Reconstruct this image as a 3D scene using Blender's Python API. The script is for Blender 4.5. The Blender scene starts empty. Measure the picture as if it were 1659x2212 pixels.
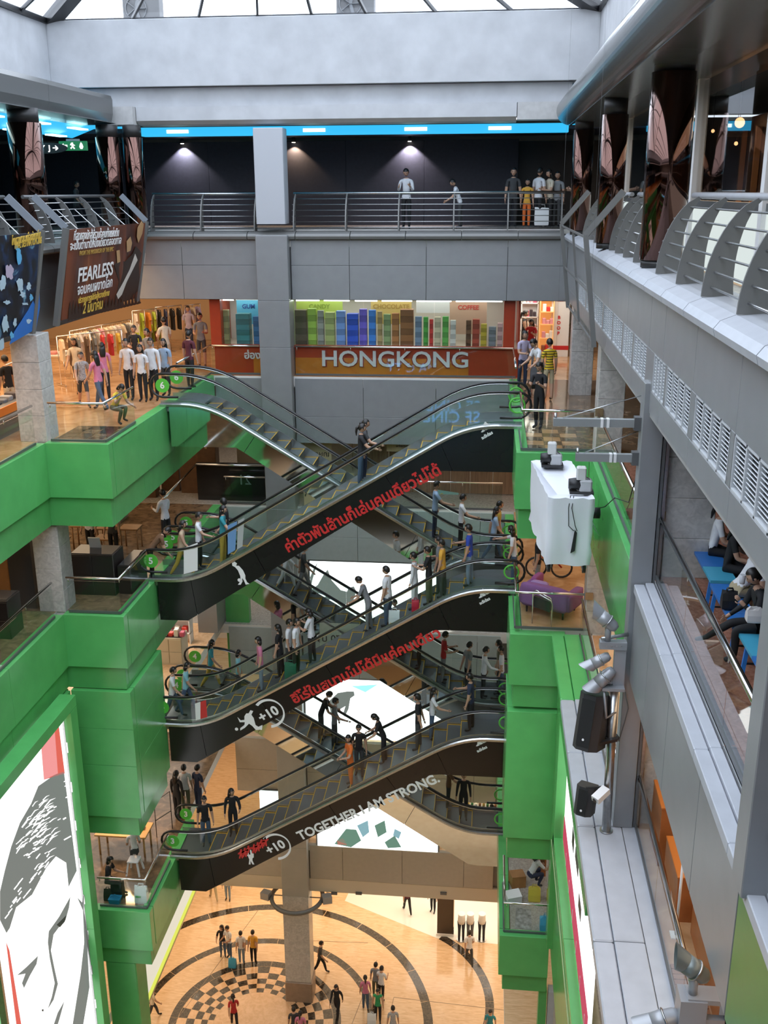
import bpy, math, random
import numpy as np
from mathutils import Vector as V, Matrix as MX
random.seed(4); rng = np.random.RandomState(4)
SC = bpy.context.scene; COL = SC.collection
PI = math.pi
# ------------------------------------------------------------------ camera, sky, exposure
EZ = 31.0; FPX = 2200.0; PITCH = math.radians(17.434660); YAW = math.radians(5.848482); ROLL = -0.005
_f = np.array([-math.sin(YAW)*math.cos(PITCH), math.cos(YAW)*math.cos(PITCH), -math.sin(PITCH)])
_r0 = np.array([math.cos(YAW), math.sin(YAW), 0.0]); _u0 = np.cross(_r0, _f)
_r = _r0*math.cos(ROLL)+_u0*math.sin(ROLL); _u = _u0*math.cos(ROLL)-_r0*math.sin(ROLL)
cam = bpy.data.objects.new('camera', bpy.data.cameras.new('camera')); COL.objects.link(cam)
cam.data.sensor_fit = 'HORIZONTAL'; cam.data.sensor_width = 36.0; cam.data.lens = FPX/1659*36
cam.data.clip_start = 0.05; cam.data.clip_end = 300
cam.matrix_world = MX(((_r[0], _u[0], -_f[0], 0), (_r[1], _u[1], -_f[1], 0), (_r[2], _u[2], -_f[2], EZ), (0, 0, 0, 1)))
SC.camera = cam
W = bpy.data.worlds.new('overcast_sky'); SC.world = W; W.use_nodes = True
SKY = 4.6
_b = W.node_tree.nodes['Background']; _b.inputs[0].default_value = (.90, .94, 1.0, 1); _b.inputs[1].default_value = SKY
SC.view_settings.view_transform = 'Standard'; SC.view_settings.look = 'None'
SC.view_settings.exposure = 0.0; SC.view_settings.gamma = 1; SC.view_settings.use_curve_mapping = False
SC.cycles.max_bounces = 8; SC.cycles.transparent_max_bounces = 24; SC.cycles.diffuse_bounces = 4; SC.cycles.glossy_bounces = 4
SC.cycles.sample_clamp_indirect = 8; SC.cycles.caustics_reflective = False; SC.cycles.caustics_refractive = False
SC.cycles.use_denoising = True
def area_light(name, loc, sx, sy, power, col, rot=(0, 0, 0)):
    l = bpy.data.lights.new(name, 'AREA'); l.shape = 'RECTANGLE'; l.size = sx; l.size_y = sy; l.energy = power; l.color = col
    o = bpy.data.objects.new(name, l); COL.objects.link(o); o.location = loc; o.rotation_euler = rot; return o
WARM = (1, .74, .48); NEUT = (1, .93, .84); COOL = (.9, .96, 1)
# the mall's own ceiling lighting, under the slab of each storey: left, back and right galleries
for z, lp, bp, rp, lc, bc, rc in ((28.9, 900, 120, 500, WARM, NEUT, NEUT), (24.4, 500, 170, 420, WARM, NEUT, WARM), (19.9, 500, 120, 250, NEUT, COOL, NEUT),
                                  (15.4, 500, 120, 250, NEUT, COOL, NEUT), (10.9, 500, 300, 250, WARM, WARM, NEUT)):
    area_light('ceiling_lighting', (-15.0, 30, z), 7, 14, lp, lc); area_light('ceiling_lighting', (-14.0, 14, z), 5, 14, lp*.5, lc)
    area_light('ceiling_lighting', (-4, 39.0, z), 12, 7, bp, bc)
    area_light('ceiling_lighting', (6.0, 28, z), 5, 16, rp, rc); area_light('ceiling_lighting', (5.5, 10, z), 4, 12, rp*.5, rc)
area_light('ceiling_lighting', (-4, 39.5, 4.5), 20, 9, 1050, WARM); area_light('ceiling_lighting', (-14.5, 26, 4.5), 5, 20, 600, WARM)
area_light('ceiling_lighting', (5, 26, 4.5), 4, 20, 600, WARM); area_light('ceiling_lighting', (-5, 3, 4.5), 14, 5, 500, WARM)
# ------------------------------------------------------------------ a sight line of the photograph met with a plane of the building
def ray(x, y): return _f+_r*(x-829.5)/FPX+_u*(1106-y)/FPX
def gx(x, y, X): d = ray(x, y); t = X/d[0]; return V((X, d[1]*t, EZ+d[2]*t))
def gy(x, y, Y): d = ray(x, y); t = Y/d[1]; return V((d[0]*t, Y, EZ+d[2]*t))
def gz(x, y, Z): d = ray(x, y); t = (Z-EZ)/d[2]; return V((d[0]*t, d[1]*t, Z))
L = {1: 0.0, 2: 7.2, 3: 11.7, 4: 16.2, 5: 20.7, 6: 25.2, 7: 29.7}
XL, XN, XR, XB, YF, YB = -10.62, -9.03, 2.40, .72, 23.1, 33.0   # void edges: left, left nib, right, right nib; nib front; back edge
# ------------------------------------------------------------------ materials
_M = {}
def mat(name, col=(.5, .5, .5), rough=.5, metal=0.0, var=0.0, scale=6.0, bump=0.0, em=None, est=1.0, coat=0.0, spec=.5):
    if name in _M: return _M[name]
    m = bpy.data.materials.new(name); m.use_nodes = True; nt = m.node_tree; b = nt.nodes['Principled BSDF']
    c = (col[0], col[1], col[2], 1)
    b.inputs['Base Color'].default_value = c; b.inputs['Roughness'].default_value = rough; b.inputs['Metallic'].default_value = metal
    b.inputs['Specular IOR Level'].default_value = spec
    if coat: b.inputs['Coat Weight'].default_value = coat; b.inputs['Coat Roughness'].default_value = .05
    if em: b.inputs['Emission Color'].default_value = (em[0], em[1], em[2], 1); b.inputs['Emission Strength'].default_value = est
    if var or bump:
        tc = nt.nodes.new('ShaderNodeTexCoord'); n = nt.nodes.new('ShaderNodeTexNoise'); n.inputs['Scale'].default_value = scale; n.inputs['Detail'].default_value = 5
        nt.links.new(tc.outputs['Object'], n.inputs['Vector'])
        if var:
            r = nt.nodes.new('ShaderNodeValToRGB'); r.color_ramp.elements[0].position = .3; r.color_ramp.elements[1].position = .7
            r.color_ramp.elements[0].color = tuple(max(0, k*(1-var)) for k in col)+(1,); r.color_ramp.elements[1].color = tuple(min(1, k*(1+var)) for k in col)+(1,)
            nt.links.new(n.outputs['Fac'], r.inputs['Fac']); nt.links.new(r.outputs['Color'], b.inputs['Base Color'])
        if bump:
            bp = nt.nodes.new('ShaderNodeBump'); bp.inputs['Strength'].default_value = bump; bp.inputs['Distance'].default_value = .02
            nt.links.new(n.outputs['Fac'], bp.inputs['Height']); nt.links.new(bp.outputs['Normal'], b.inputs['Normal'])
    _M[name] = m; return m
def marble(name, c0, c1, c2=None, scale=3.0, rough=.12, stretch=(1, 1, 1), lo=.35, hi=.65):
    if name in _M: return _M[name]
    m = mat(name, c0, rough); nt = m.node_tree; b = nt.nodes['Principled BSDF']
    tc = nt.nodes.new('ShaderNodeTexCoord'); mp = nt.nodes.new('ShaderNodeMapping'); mp.inputs['Scale'].default_value = stretch
    n = nt.nodes.new('ShaderNodeTexNoise'); n.inputs['Scale'].default_value = scale; n.inputs['Detail'].default_value = 8; n.inputs['Distortion'].default_value = 1.2
    r = nt.nodes.new('ShaderNodeValToRGB'); e = r.color_ramp.elements; e[0].position = lo; e[1].position = hi; e[0].color = (*c0, 1); e[1].color = (*c1, 1)
    if c2: k = e.new(min(.97, hi+.1)); k.color = (*c2, 1)
    nt.links.new(tc.outputs['Object'], mp.inputs['Vector']); nt.links.new(mp.outputs['Vector'], n.inputs['Vector'])
    nt.links.new(n.outputs['Fac'], r.inputs['Fac']); nt.links.new(r.outputs['Color'], b.inputs['Base Color']); return m
def emit(name, col, st):
    if name in _M: return _M[name]
    m = mat(name, (.02, .02, .02), .6, em=col, est=st); return m
def glass(name, tint=(.86, .94, .91), ior=1.5, extra=0.0):
    if name in _M: return _M[name]
    m = bpy.data.materials.new(name); m.use_nodes = True; nt = m.node_tree; nt.nodes.clear()
    o = nt.nodes.new('ShaderNodeOutputMaterial'); mx = nt.nodes.new('ShaderNodeMixShader'); t = nt.nodes.new('ShaderNodeBsdfTransparent')
    g = nt.nodes.new('ShaderNodeBsdfGlossy'); g.inputs['Roughness'].default_value = .02; g.inputs['Color'].default_value = (1, 1, 1, 1)
    t.inputs['Color'].default_value = (*tint, 1); f = nt.nodes.new('ShaderNodeFresnel'); f.inputs['IOR'].default_value = ior
    ad = nt.nodes.new('ShaderNodeMath'); ad.operation = 'ADD'; ad.use_clamp = True; ad.inputs[1].default_value = extra
    ge = nt.nodes.new('ShaderNodeNewGeometry'); mu = nt.nodes.new('ShaderNodeMath'); mu.operation = 'MULTIPLY_ADD'; mu.inputs[1].default_value = -1; mu.inputs[2].default_value = 1
    nt.links.new(ge.outputs['Backfacing'], mu.inputs[0]); m2 = nt.nodes.new('ShaderNodeMath'); m2.operation = 'MULTIPLY'
    nt.links.new(f.outputs[0], ad.inputs[0]); nt.links.new(ad.outputs[0], m2.inputs[0]); nt.links.new(mu.outputs[0], m2.inputs[1]); nt.links.new(m2.outputs[0], mx.inputs[0])
    nt.links.new(t.outputs[0], mx.inputs[1]); nt.links.new(g.outputs[0], mx.inputs[2]); nt.links.new(mx.outputs[0], o.inputs[0])
    _M[name] = m; return m
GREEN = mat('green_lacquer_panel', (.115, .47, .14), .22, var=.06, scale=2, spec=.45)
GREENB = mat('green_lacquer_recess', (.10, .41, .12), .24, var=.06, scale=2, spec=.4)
GREY = mat('grey_aluminium_panel', (.295, .305, .315), .36, metal=.25, var=.04, scale=3)
GREYD = mat('dark_grey_metal', (.16, .165, .17), .4, metal=.5)
GREYL = mat('pale_grey_ledge', (.46, .48, .52), .4, var=.05, scale=4)
FIN = mat('grey_painted_fin', (.17, .17, .165), .42, metal=.2)
BEIGE = mat('beige_panel', (.55, .48, .38), .5, var=.04)
CONC = mat('white_painted_concrete', (.50, .515, .54), .8, var=.09, scale=1.6, bump=.15)
STONE = marble('grey_stone_cladding', (.44, .43, .41), (.60, .58, .55), scale=7, rough=.3)
CHROME = mat('polished_steel', (.75, .76, .77), .12, metal=1)
STEEL = mat('brushed_steel', (.5, .51, .52), .3, metal=1, var=.1, scale=20)
MIRROR = mat('mirror_polished_cladding', (.78, .8, .79), .04, metal=1)
RUBBER = mat('black_rubber', (.012, .012, .013), .35)
BLACK = mat('black_plastic', (.02, .02, .021), .45)
DARK = mat('dark_navy_wall', (.022, .022, .034), .6, var=.15, scale=9)
GLASS = glass('balustrade_glass', (.93, .97, .955), 1.45, .005)
SHOPGL = glass('shop_window_glass', (.93, .96, .95), 1.45)
ROOFGL = glass('roof_glass', (.9, .93, .97), 1.3)
TINTGL = glass('tinted_storefront_glass', (.56, .58, .60), 1.6, .05)
CREAM = marble('cream_travertine', (.64, .42, .24), (.78, .56, .35), scale=2.2, rough=.13, stretch=(1, 6, 1))
DARKM = marble('dark_brown_marble', (.022, .018, .014), (.085, .065, .045), (.35, .32, .28), scale=9, rough=.12, lo=.4, hi=.66)
TILEC = marble('cream_floor_tile', (.68, .42, .23), (.80, .53, .32), scale=5, rough=.15)
ORANGE_FL = marble('orange_brown_marble', (.42, .22, .10), (.60, .36, .19), scale=1.5, rough=.1)
BROWN_FL = marble('brown_marble_border', (.12, .08, .05), (.26, .17, .10), (.4, .3, .22), scale=3, rough=.1)
RED_FL = marble('red_granite_floor', (.27, .10, .06), (.42, .19, .13), scale=12, rough=.25)
WHITE = mat('white_paint', (.82, .82, .82), .5)
REDP = mat('vermilion_panel', (.36, .04, .01), .4, var=.05)
ORANGEP = mat('amber_panel', (.50, .16, .012), .45, var=.12, scale=1.2)
COPPER = mat('dark_copper_mirror', (.11, .062, .052), .06, metal=1, var=.12, scale=.8)
SKIN = mat('skin', (.52, .31, .21), .55); SKIN2 = mat('skin_tan', (.40, .22, .14), .55)
HAIR = mat('black_hair', (.012, .010, .009), .4); LIP = mat('lips', (.33, .11, .09), .5)
# ------------------------------------------------------------------ mesh collector
class MB:
    def __init__(s): s.v = []; s.f = []; s.m = []; s.sm = []
    def add(s, vs, fs, m=0, smooth=False):
        n = len(s.v); s.v += [tuple(p) for p in vs]
        for q in fs: s.f.append(tuple(n+i for i in q)); s.m.append(m); s.sm.append(smooth)
        return s
    def box(s, x0, x1, y0, y1, z0, z1, m=0):
        x0, x1 = min(x0, x1), max(x0, x1); y0, y1 = min(y0, y1), max(y0, y1); z0, z1 = min(z0, z1), max(z0, z1)
        return s.add([(x0, y0, z0), (x1, y0, z0), (x1, y1, z0), (x0, y1, z0), (x0, y0, z1), (x1, y0, z1), (x1, y1, z1), (x0, y1, z1)],
                     [(0, 3, 2, 1), (4, 5, 6, 7), (0, 1, 5, 4), (1, 2, 6, 5), (2, 3, 7, 6), (3, 0, 4, 7)], m)
    def bbox(s, x0, x1, y0, y1, z0, z1, b=.02, m=0):   # box with chamfered vertical and top edges
        p = [(x0+b, y0), (x1-b, y0), (x1, y0+b), (x1, y1-b), (x1-b, y1), (x0+b, y1), (x0, y1-b), (x0, y0+b)]
        cx, cy = (x0+x1)/2, (y0+y1)/2
        def ins(q, k): return [(cx+(x-cx)*(1-2*k/(x1-x0)), cy+(y-cy)*(1-2*k/(y1-y0))) for x, y in q]
        R = [[(x, y, z0) for x, y in p], [(x, y, z1-b) for x, y in p], [(x, y, z1) for x, y in ins(p, b)]]
        return s.loft(R, m, caps=True)
    def loft(s, rings, m=0, caps=True, smooth=False, closed=True):
        n = len(rings[0]); vs = [p for r in rings for p in r]; fs = []
        for i in range(len(rings)-1):
            for j in range(n if closed else n-1):
                k = (j+1) % n; fs.append((i*n+j, i*n+k, (i+1)*n+k, (i+1)*n+j))
        if caps and closed: fs += [tuple(reversed(range(n))), tuple((len(rings)-1)*n+j for j in range(n))]
        s.add(vs, fs, m, smooth)
        if caps and closed: s.sm[-2:] = [False, False]
        return s
    def tube(s, pts, r, n=8, m=0, caps=True, smooth=True, loop=False):
        P = [V(p) for p in pts]; R = []; up = None; K = len(P)
        for i, p in enumerate(P):
            if loop: d = (P[(i+1) % K]-P[i-1])
            else: d = (P[min(i+1, K-1)]-P[max(i-1, 0)])
            d.normalize()
            if up is None: up = V((0, 0, 1)) if abs(d.z) < .9 else V((1, 0, 0))
            a = d.cross(up)
            if a.length < 1e-4: a = d.orthogonal()
            a.normalize(); b = a.cross(d).normalized(); up = b
            rr = r[i] if isinstance(r, (list, tuple)) else r
            R.append([p+a*rr*math.cos(2*PI*k/n)+b*rr*math.sin(2*PI*k/n) for k in range(n)])
        if loop: R.append(R[0])
        return s.loft(R, m, caps and not loop, smooth)
    def cyl(s, p0, p1, r0, r1=None, n=12, m=0, smooth=True): return s.tube([p0, p1], [r0, r0 if r1 is None else r1], n, m, True, smooth)
    def prism(s, poly, ext, m=0):   # polygon (3D points) pushed along ext, both caps
        n = len(poly); e = V(ext); a = [V(p) for p in poly]; b = [p+e for p in a]
        return s.add(a+b, [tuple(range(n))[::-1], tuple(range(n, 2*n))]+[(i, (i+1) % n, n+(i+1) % n, n+i) for i in range(n)], m)
    def ball(s, c, rx, ry=None, rz=None, nu=10, nv=7, m=0):
        ry = ry or rx; rz = rz or rx; c = V(c)
        return s.loft([[c+V((rx*math.sin(t)*math.cos(a), ry*math.sin(t)*math.sin(a), -rz*math.cos(t))) for a in [2*PI*k/nu for k in range(nu)]] for t in [PI*(i+.02)/(nv+.04) for i in range(nv+1)]], m, True, True)
    def obox(s, c, ax, ay, az, m=0):   # oriented box, half-axis vectors
        c, ax, ay, az = V(c), V(ax), V(ay), V(az); v = []
        for k in (-1, 1):
            for i, j in ((-1, -1), (1, -1), (1, 1), (-1, 1)): v.append(c+ax*i+ay*j+az*k)
        return s.add(v, [(0, 3, 2, 1), (4, 5, 6, 7), (0, 1, 5, 4), (1, 2, 6, 5), (2, 3, 7, 6), (3, 0, 4, 7)], m)
    def bar(s, p0, p1, w, h, m=0):
        p0, p1 = V(p0), V(p1); d = (p1-p0); l = d.length; d.normalize(); up = V((0, 0, 1)) if abs(d.z) < .95 else V((0, 1, 0))
        a = d.cross(up).normalized(); b = a.cross(d).normalized(); return s.obox((p0+p1)/2, d*l/2, a*w/2, b*h/2, m)
    def mesh(s, name, mats):
        me = bpy.data.meshes.new(name); me.from_pydata(s.v, [], s.f)
        for q in (mats if isinstance(mats, (list, tuple)) else [mats]): me.materials.append(q)
        me.polygons.foreach_set('material_index', s.m); me.polygons.foreach_set('use_smooth', s.sm); me.update(); return me
    def build(s, name, mats, parent=None, local=False):
        o = bpy.data.objects.new(name, s.mesh(name, mats)); COL.objects.link(o)
        if parent is not None:
            o.parent = parent
            if not local: o.matrix_parent_inverse = WM[parent.name].inverted()
        WM[o.name] = MX(); return o
WM = {}
def tag(o, label=None, cat=None, group=None, kind=None):
    if label: o['label'] = label
    if cat: o['category'] = cat
    if group: o['group'] = group
    if kind: o['kind'] = kind
    return o
def thing(name, label, cat, loc=(0, 0, 0), rz=0, group=None):
    o = bpy.data.objects.new(name, None); o.empty_display_size = .1; COL.objects.link(o); o.location = loc; o.rotation_euler = (0, 0, rz)
    WM[o.name] = MX.Translation(V(loc)) @ MX.Rotation(rz, 4, 'Z'); return tag(o, label, cat, group)
def struct(name, loc=None):
    if loc is None: return None
    o = bpy.data.objects.new(name, None); COL.objects.link(o); o.location = loc; o['kind'] = 'structure'; WM[o.name] = MX.Translation(V(loc)); return o
def sbox(name, x0, x1, y0, y1, z0, z1, m):
    o = MB().box(x0, x1, y0, y1, z0, z1).build(name, m); o['kind'] = 'structure'; return o
def dup(root, loc, rz=None, label=None, group=None):
    r = root.copy(); COL.objects.link(r); r.location = loc
    if rz is not None: r.rotation_euler = (0, 0, rz)
    if label: r['label'] = label
    if group: r['group'] = group
    WM[r.name] = MX.Translation(V(loc)) @ MX.Rotation(r.rotation_euler[2], 4, 'Z')
    for ch in list(root.children):
        c = ch.copy(); COL.objects.link(c); c.parent = r
        for g in list(ch.children): d = g.copy(); COL.objects.link(d); d.parent = c
    return r
def text(body, size, origin, xdir, ydir, m, parent=None, name='lettering', ext=.006, bold=0.0, align='CENTER', sx=1.0, local=False, shear=0.0):
    cu = bpy.data.curves.new(name, 'FONT'); cu.body = body; cu.size = size; cu.extrude = ext; cu.offset = bold; cu.align_x = align; cu.align_y = 'CENTER'
    cu.resolution_u = 3; cu.shear = shear
    ob = bpy.data.objects.new('tmp', cu); me = bpy.data.meshes.new_from_object(ob); bpy.data.objects.remove(ob)
    x = V(xdir).normalized(); y = V(ydir); y = (y-x*y.dot(x)).normalized(); n = x.cross(y); o = V(origin)
    me.transform(MX(((x.x*sx, y.x, n.x, o.x), (x.y*sx, y.y, n.y, o.y), (x.z*sx, y.z, n.z, o.z), (0, 0, 0, 1))))
    me.materials.clear(); me.materials.append(m); me.polygons.foreach_set('material_index', [0]*len(me.polygons))
    o2 = bpy.data.objects.new(name, me); COL.objects.link(o2)
    if parent is not None:
        o2.parent = parent
        if not local: o2.matrix_parent_inverse = WM[parent.name].inverted()
    return o2
ORD = ['first', 'second', 'third', 'fourth', 'fifth', 'sixth', 'seventh', 'eighth', 'ninth', 'tenth', 'eleventh', 'twelfth', 'thirteenth', 'fourteenth', 'fifteenth', 'sixteenth', 'seventeenth', 'eighteenth', 'nineteenth', 'twentieth']+['twenty-%s' % w for w in ('first', 'second', 'third', 'fourth', 'fifth', 'sixth', 'seventh', 'eighth', 'ninth')]
# ------------------------------------------------------------------ slabs and outer shell
CEIL = mat('white_ceiling', (.7, .69, .66), .8)
def slab(x0, x1, y0, y1, z, fm, t=.35, name='floor'):
    b = MB().box(x0, x1, y0, y1, z-t, z, 0); b.m = [0, 1, 0, 0, 0, 0]; o = b.build(name, [CEIL, fm]); o['kind'] = 'structure'; return o
GREYFL = marble('grey_speckled_floor', (.30, .27, .24), (.46, .42, .37), scale=14, rough=.25)
FLM = {2: (CREAM, CREAM, CREAM), 3: (BROWN_FL, CREAM, GREYFL), 4: (TILEC, GREYFL, GREYFL), 5: (BROWN_FL, GREYFL, GREYFL), 6: (ORANGE_FL, ORANGE_FL, BROWN_FL), 7: (GREYFL, GREYFL, GREYFL)}
for n in range(2, 8):
    z = L[n]; a, b_, c = FLM[n]
    xn, xb = (XL, XR) if n == 7 else (-10.62 if n == 2 else XN, XB)
    slab(-26, XL-(.31 if n < 7 else .82), -8, YF, z, a); slab(-26, xn-(.3 if n < 7 else .82), YF+.29, YB, z, a); slab(-26, XL-(.3 if n < 7 else .82), YF, YF+.29, z, a); slab(-26, 14, YB+.02, 48, z, b_)
    slab(XR+.29, 14, -8, YF, z, RED_FL if n == 6 else (ORANGE_FL if n == 5 else c)); slab(xb+.3, 14, YF+.29, YB, z, c if n != 5 else ORANGE_FL); slab(XR+.31, 14, YF, YF+.29, z, c)
    slab(XL-.02, XR+.02, -8, .25, z, c)
OUT = mat('outer_wall_plaster', (.46, .42, .36), .7)
sbox('wall_left', -26.3, -26, -8, 48, 0, 34, OUT); sbox('wall_right', 14, 14.3, -8, 48, 0, 34, OUT)
sbox('wall_back', -26, 14, 48, 48.3, 0, 34, OUT); sbox('wall_front', -26, 14, -8.3, -8, 0, 34, OUT)
for x0, x1, y0, y1 in ((-26.3, -13.6, -8.3, 48.3), (3.12, 14.3, -8.3, 48.3), (-13.6, 3.0, 33.4, 48.3), (-13.6, 3.0, -8.3, -3.5)):
    sbox('ceiling', x0-(.12 if x1 < -13 else 0), x1-(.12 if x1 < -13 else 0), y0, y1, 34.1, 34.5, CEIL)
# ------------------------------------------------------------------ ground floor: travertine, marble rings, checkerboard
g0 = MB().box(-26, 14, -8, 48, -.3, 0).build('floor', CREAM); g0['kind'] = 'structure'; WM[g0.name] = MX()
def ring_piece(c, r0, r1, a0, a1, z, n=4, t=.004):
    mb = MB(); A = [a0+(a1-a0)*i/n for i in range(n+1)]
    poly = [(c[0]+r1*math.cos(a), c[1]+r1*math.sin(a), z) for a in A]+[(c[0]+r0*math.cos(a), c[1]+r0*math.sin(a), z) for a in reversed(A)]
    return mb.prism(poly, (0, 0, t))
RC = (-8.4, 31.33)
for r0, r1 in ((6.62, 6.98), (4.45, 4.76), (3.08, 3.38)):
    K = 24
    for i in range(K): ring_piece(RC, r0, r1, 2*PI*i/K+.002, 2*PI*(i+1)/K-.002, 0).build('marble_ring_piece', DARKM, g0)
RAD = [1.62, 1.85, 2.10, 2.38, 2.70, 3.07]; K = 36
for j in range(5):
    for i in range(K):
        ring_piece(RC, RAD[j]+.004, RAD[j+1]-.004, 2*PI*i/K+.003, 2*PI*(i+1)/K-.003, 0, 2).build('tile', DARKM if (i+j) % 2 else TILEC, g0)
ring_piece(RC, .01, 1.6, 0, 2*PI-.001, 0, 32, .003).build('centre_disc', TILEC, g0)
for i in range(10): ring_piece((-3.78, 33.03), 4.36, 4.70, math.radians(-32+9*i)+.002, math.radians(-23+9*i)-.002, .001).build('marble_ring_piece', DARKM, g0)
wf = mat('white_polished_floor', (.78, .78, .74), .15)
pa, pb = gz(745, 1946, 0), gz(945, 2027, 0)
MB().prism([(pa.x, pa.y, 0), (pb.x, pb.y, 0), (2.2, 36.6, 0), (3, 44, 0), (-5, 44, 0)], (0, 0, .004)).build('white_shop_floor', wf, g0)
J = mat('floor_joint', (.3, .22, .15), .6)
for a, b in (((-12.5, 27.5), (-9.7, 37.8)), ((-5.2, 28.2), (-4.0, 35.2)), ((-9.5, 36.0), (-4.5, 36.2)), ((-3.4, 29.5), (-3.1, 33.2)), ((-3.1, 33.2), (2.2, 32.9))):
    MB().bar((a[0], a[1], .003), (b[0], b[1], .003), .02, .006).build('joint', J, g0)
# downlights let into the undersides of the slabs (lamps of the ceilings)
DL = emit('downlight_lens', (1, .92, .78), 9.0)
def downlights(nm, xs, ys, z):
    t = struct(nm, (xs[0], ys[0], z))
    for x in xs:
        for y in ys: MB().cyl((x, y, z-.03), (x, y, z), .10, n=10, m=0).build('downlight', DL, t)
downlights('ceiling', (-13.5, -11, -8.6, -6.2, -3.8, -1.4, .9), (37.6, 39.6, 41.6, 43.6, 45.6), 6.85)
downlights('ceiling', (-23, -20.6, -18.2, -15.8, -13.4), (34.5, 37, 39.5), 29.34)
# ------------------------------------------------------------------ panel walls
def panels_y(parent, y, xs, zs, m, t=.12, gap=.012, name='panel'):    # faces towards -Y
    for i in range(len(xs)-1):
        for j in range(len(zs)-1):
            MB().bbox(xs[i]+gap/2, xs[i+1]-gap/2, y, y+t, zs[j]+gap/2, zs[j+1]-gap/2, .006).build(name, m, parent)
def panels_x(parent, x, ys, zs, m, t=.12, gap=.012, name='panel'):    # t>0: body on +X side (faces -X); t<0: body on -X side (faces +X)
    for i in range(len(ys)-1):
        for j in range(len(zs)-1):
            MB().bbox(min(x, x+t), max(x, x+t), ys[i]+gap/2, ys[i+1]-gap/2, zs[j]+gap/2, zs[j+1]-gap/2, .006).build(name, m, parent)
wb = struct('wall_back', (-4, YB+.15, 0))
MB().box(-11.6, 2.5, YB+.13, YB+.35, 27.68, 29.72).box(XN, 2.4, YB+.13, YB+.35, 22.93, 25.15).box(XN, 2.4, YB+.13, YB+.35, 18.7, 20.68).box(XN, 2.4, YB+.13, YB+.35, 14.2, 16.15).box(XN, 2.4, YB+.13, YB+.35, 9.3, 11.65).box(-13, 2.4, YB+.13, YB+.35, 5.55, 7.1).build('joint_backing', GREYD, wb)
for xs in ((-11.45, -9.9, -7.42), (-6.33, -4.45, -2.0, .55, 2.4)): panels_y(wb, YB, xs, (27.7, 28.78, 29.72), GREY)
for xs in ((XN, -7.42), (-6.33, -4.05, -1.65, .72)): panels_y(wb, YB, xs, (22.95, 23.86, 25.14), GREY)
TEAL = mat('grey_green_panel', (.36, .42, .42), .4, var=.04); WBEI = mat('warm_grey_panel', (.50, .44, .36), .45, var=.04)
for xs in ((XN, -7.42), (-6.33, -4.3, -2.2, -.1, .72)):
    panels_y(wb, YB, xs, (18.75, 19.62, 20.64), TEAL); panels_y(wb, YB, xs, (14.25, 15.2, 16.12), TEAL); panels_y(wb, YB, xs, (9.35, 10.3, 11.62), WBEI)
panels_y(wb, YB, (-13, -10.2, -7.42), (5.6, 7.1), WBEI); panels_y(wb, YB, (-6.33, -5.05, -2.75, -.4, .72), (5.6, 7.1), WBEI)
sof = MB().box(-13, 2.4, YB+.02, YB+.5, 5.0, 5.58).build('trim_1', mat('cream_soffit', (.72, .62, .48), .5)); sof['kind'] = 'structure'; WM[sof.name] = MX()
for px in (722, 775, 958): p = gy(px, 1930, YB); MB().box(p.x-.12, p.x+.12, YB-.04, YB+.03, p.z-.04, p.z+.06).build('downlight_box', GREYD, sof)
# centre column
colm = struct('trim_2', (-6.87, 33.1, 0))
CX0, CX1, CY0, CY1 = -7.38, -6.36, 32.62, 33.4
MB().bbox(CX0-.03, CX1+.05, CY0-.05, CY1, .0, .94, .03).build('plinth', mat('brown_stone_plinth', (.30, .22, .16), .35, var=.1), colm)
CW = mat('warm_grey_cladding', (.42, .40, .36), .45, var=.05, scale=2)
for z0, z1, m in ((.95, 2.35, STONE), (2.36, 5.0, STONE), (5.01, 7.2, CW), (7.21, 9.4, CW), (9.41, 11.7, CW), (11.71, 16.2, GREY), (16.21, 20.7, GREY), (20.71, 22.95, GREY), (22.96, 26.2, GREY), (26.21, 27.7, GREY), (27.71, 29.72, GREY)):
    MB().bbox(CX0, CX1, CY0, CY1, z0, z1, .012).build('panel', m, colm)
MB().bbox(CX0+.04, CX1-.06, CY0+.1, CY1, 30.06, 32.9, .015).build('panel', mat('pale_grey_cladding', (.46, .48, .52), .5), colm)
# stone columns of the galleries
def stone_column(x0, x1, y0, y1, zs, nm):
    t = struct(nm, ((x0+x1)/2, (y0+y1)/2, zs[0]))
    for a, b in zip(zs, zs[1:]): MB().bbox(x0, x1, y0, y1, a+.004, b-.004, .012).build('stone_slab', STONE, t)
def rows(a, b, h): k = max(1, round((b-a)/h)); return [a+(b-a)*i/k for i in range(k+1)]
for nm, x0, x1, y0, y1, lev in (('trim_3', -11.35, -10.66, 23.35, 24.05, (5, 6)), ('trim_4', 2.52, 3.12, 23.2, 23.8, (3, 4, 5, 6)), ('trim_5', 2.45, 3.1, 30.4, 31.0, (6,)), ('trim_6', 2.76, 3.55, 15.35, 15.95, (4, 5, 6)), ('trim_7', -12.6, -11.8, 30.6, 31.4, (5,))):
    for l in lev: stone_column(x0, x1, y0, y1, rows(L[l], L[l]+4.1 if l < 6 else L[l]+2.6, .62), nm)
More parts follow.
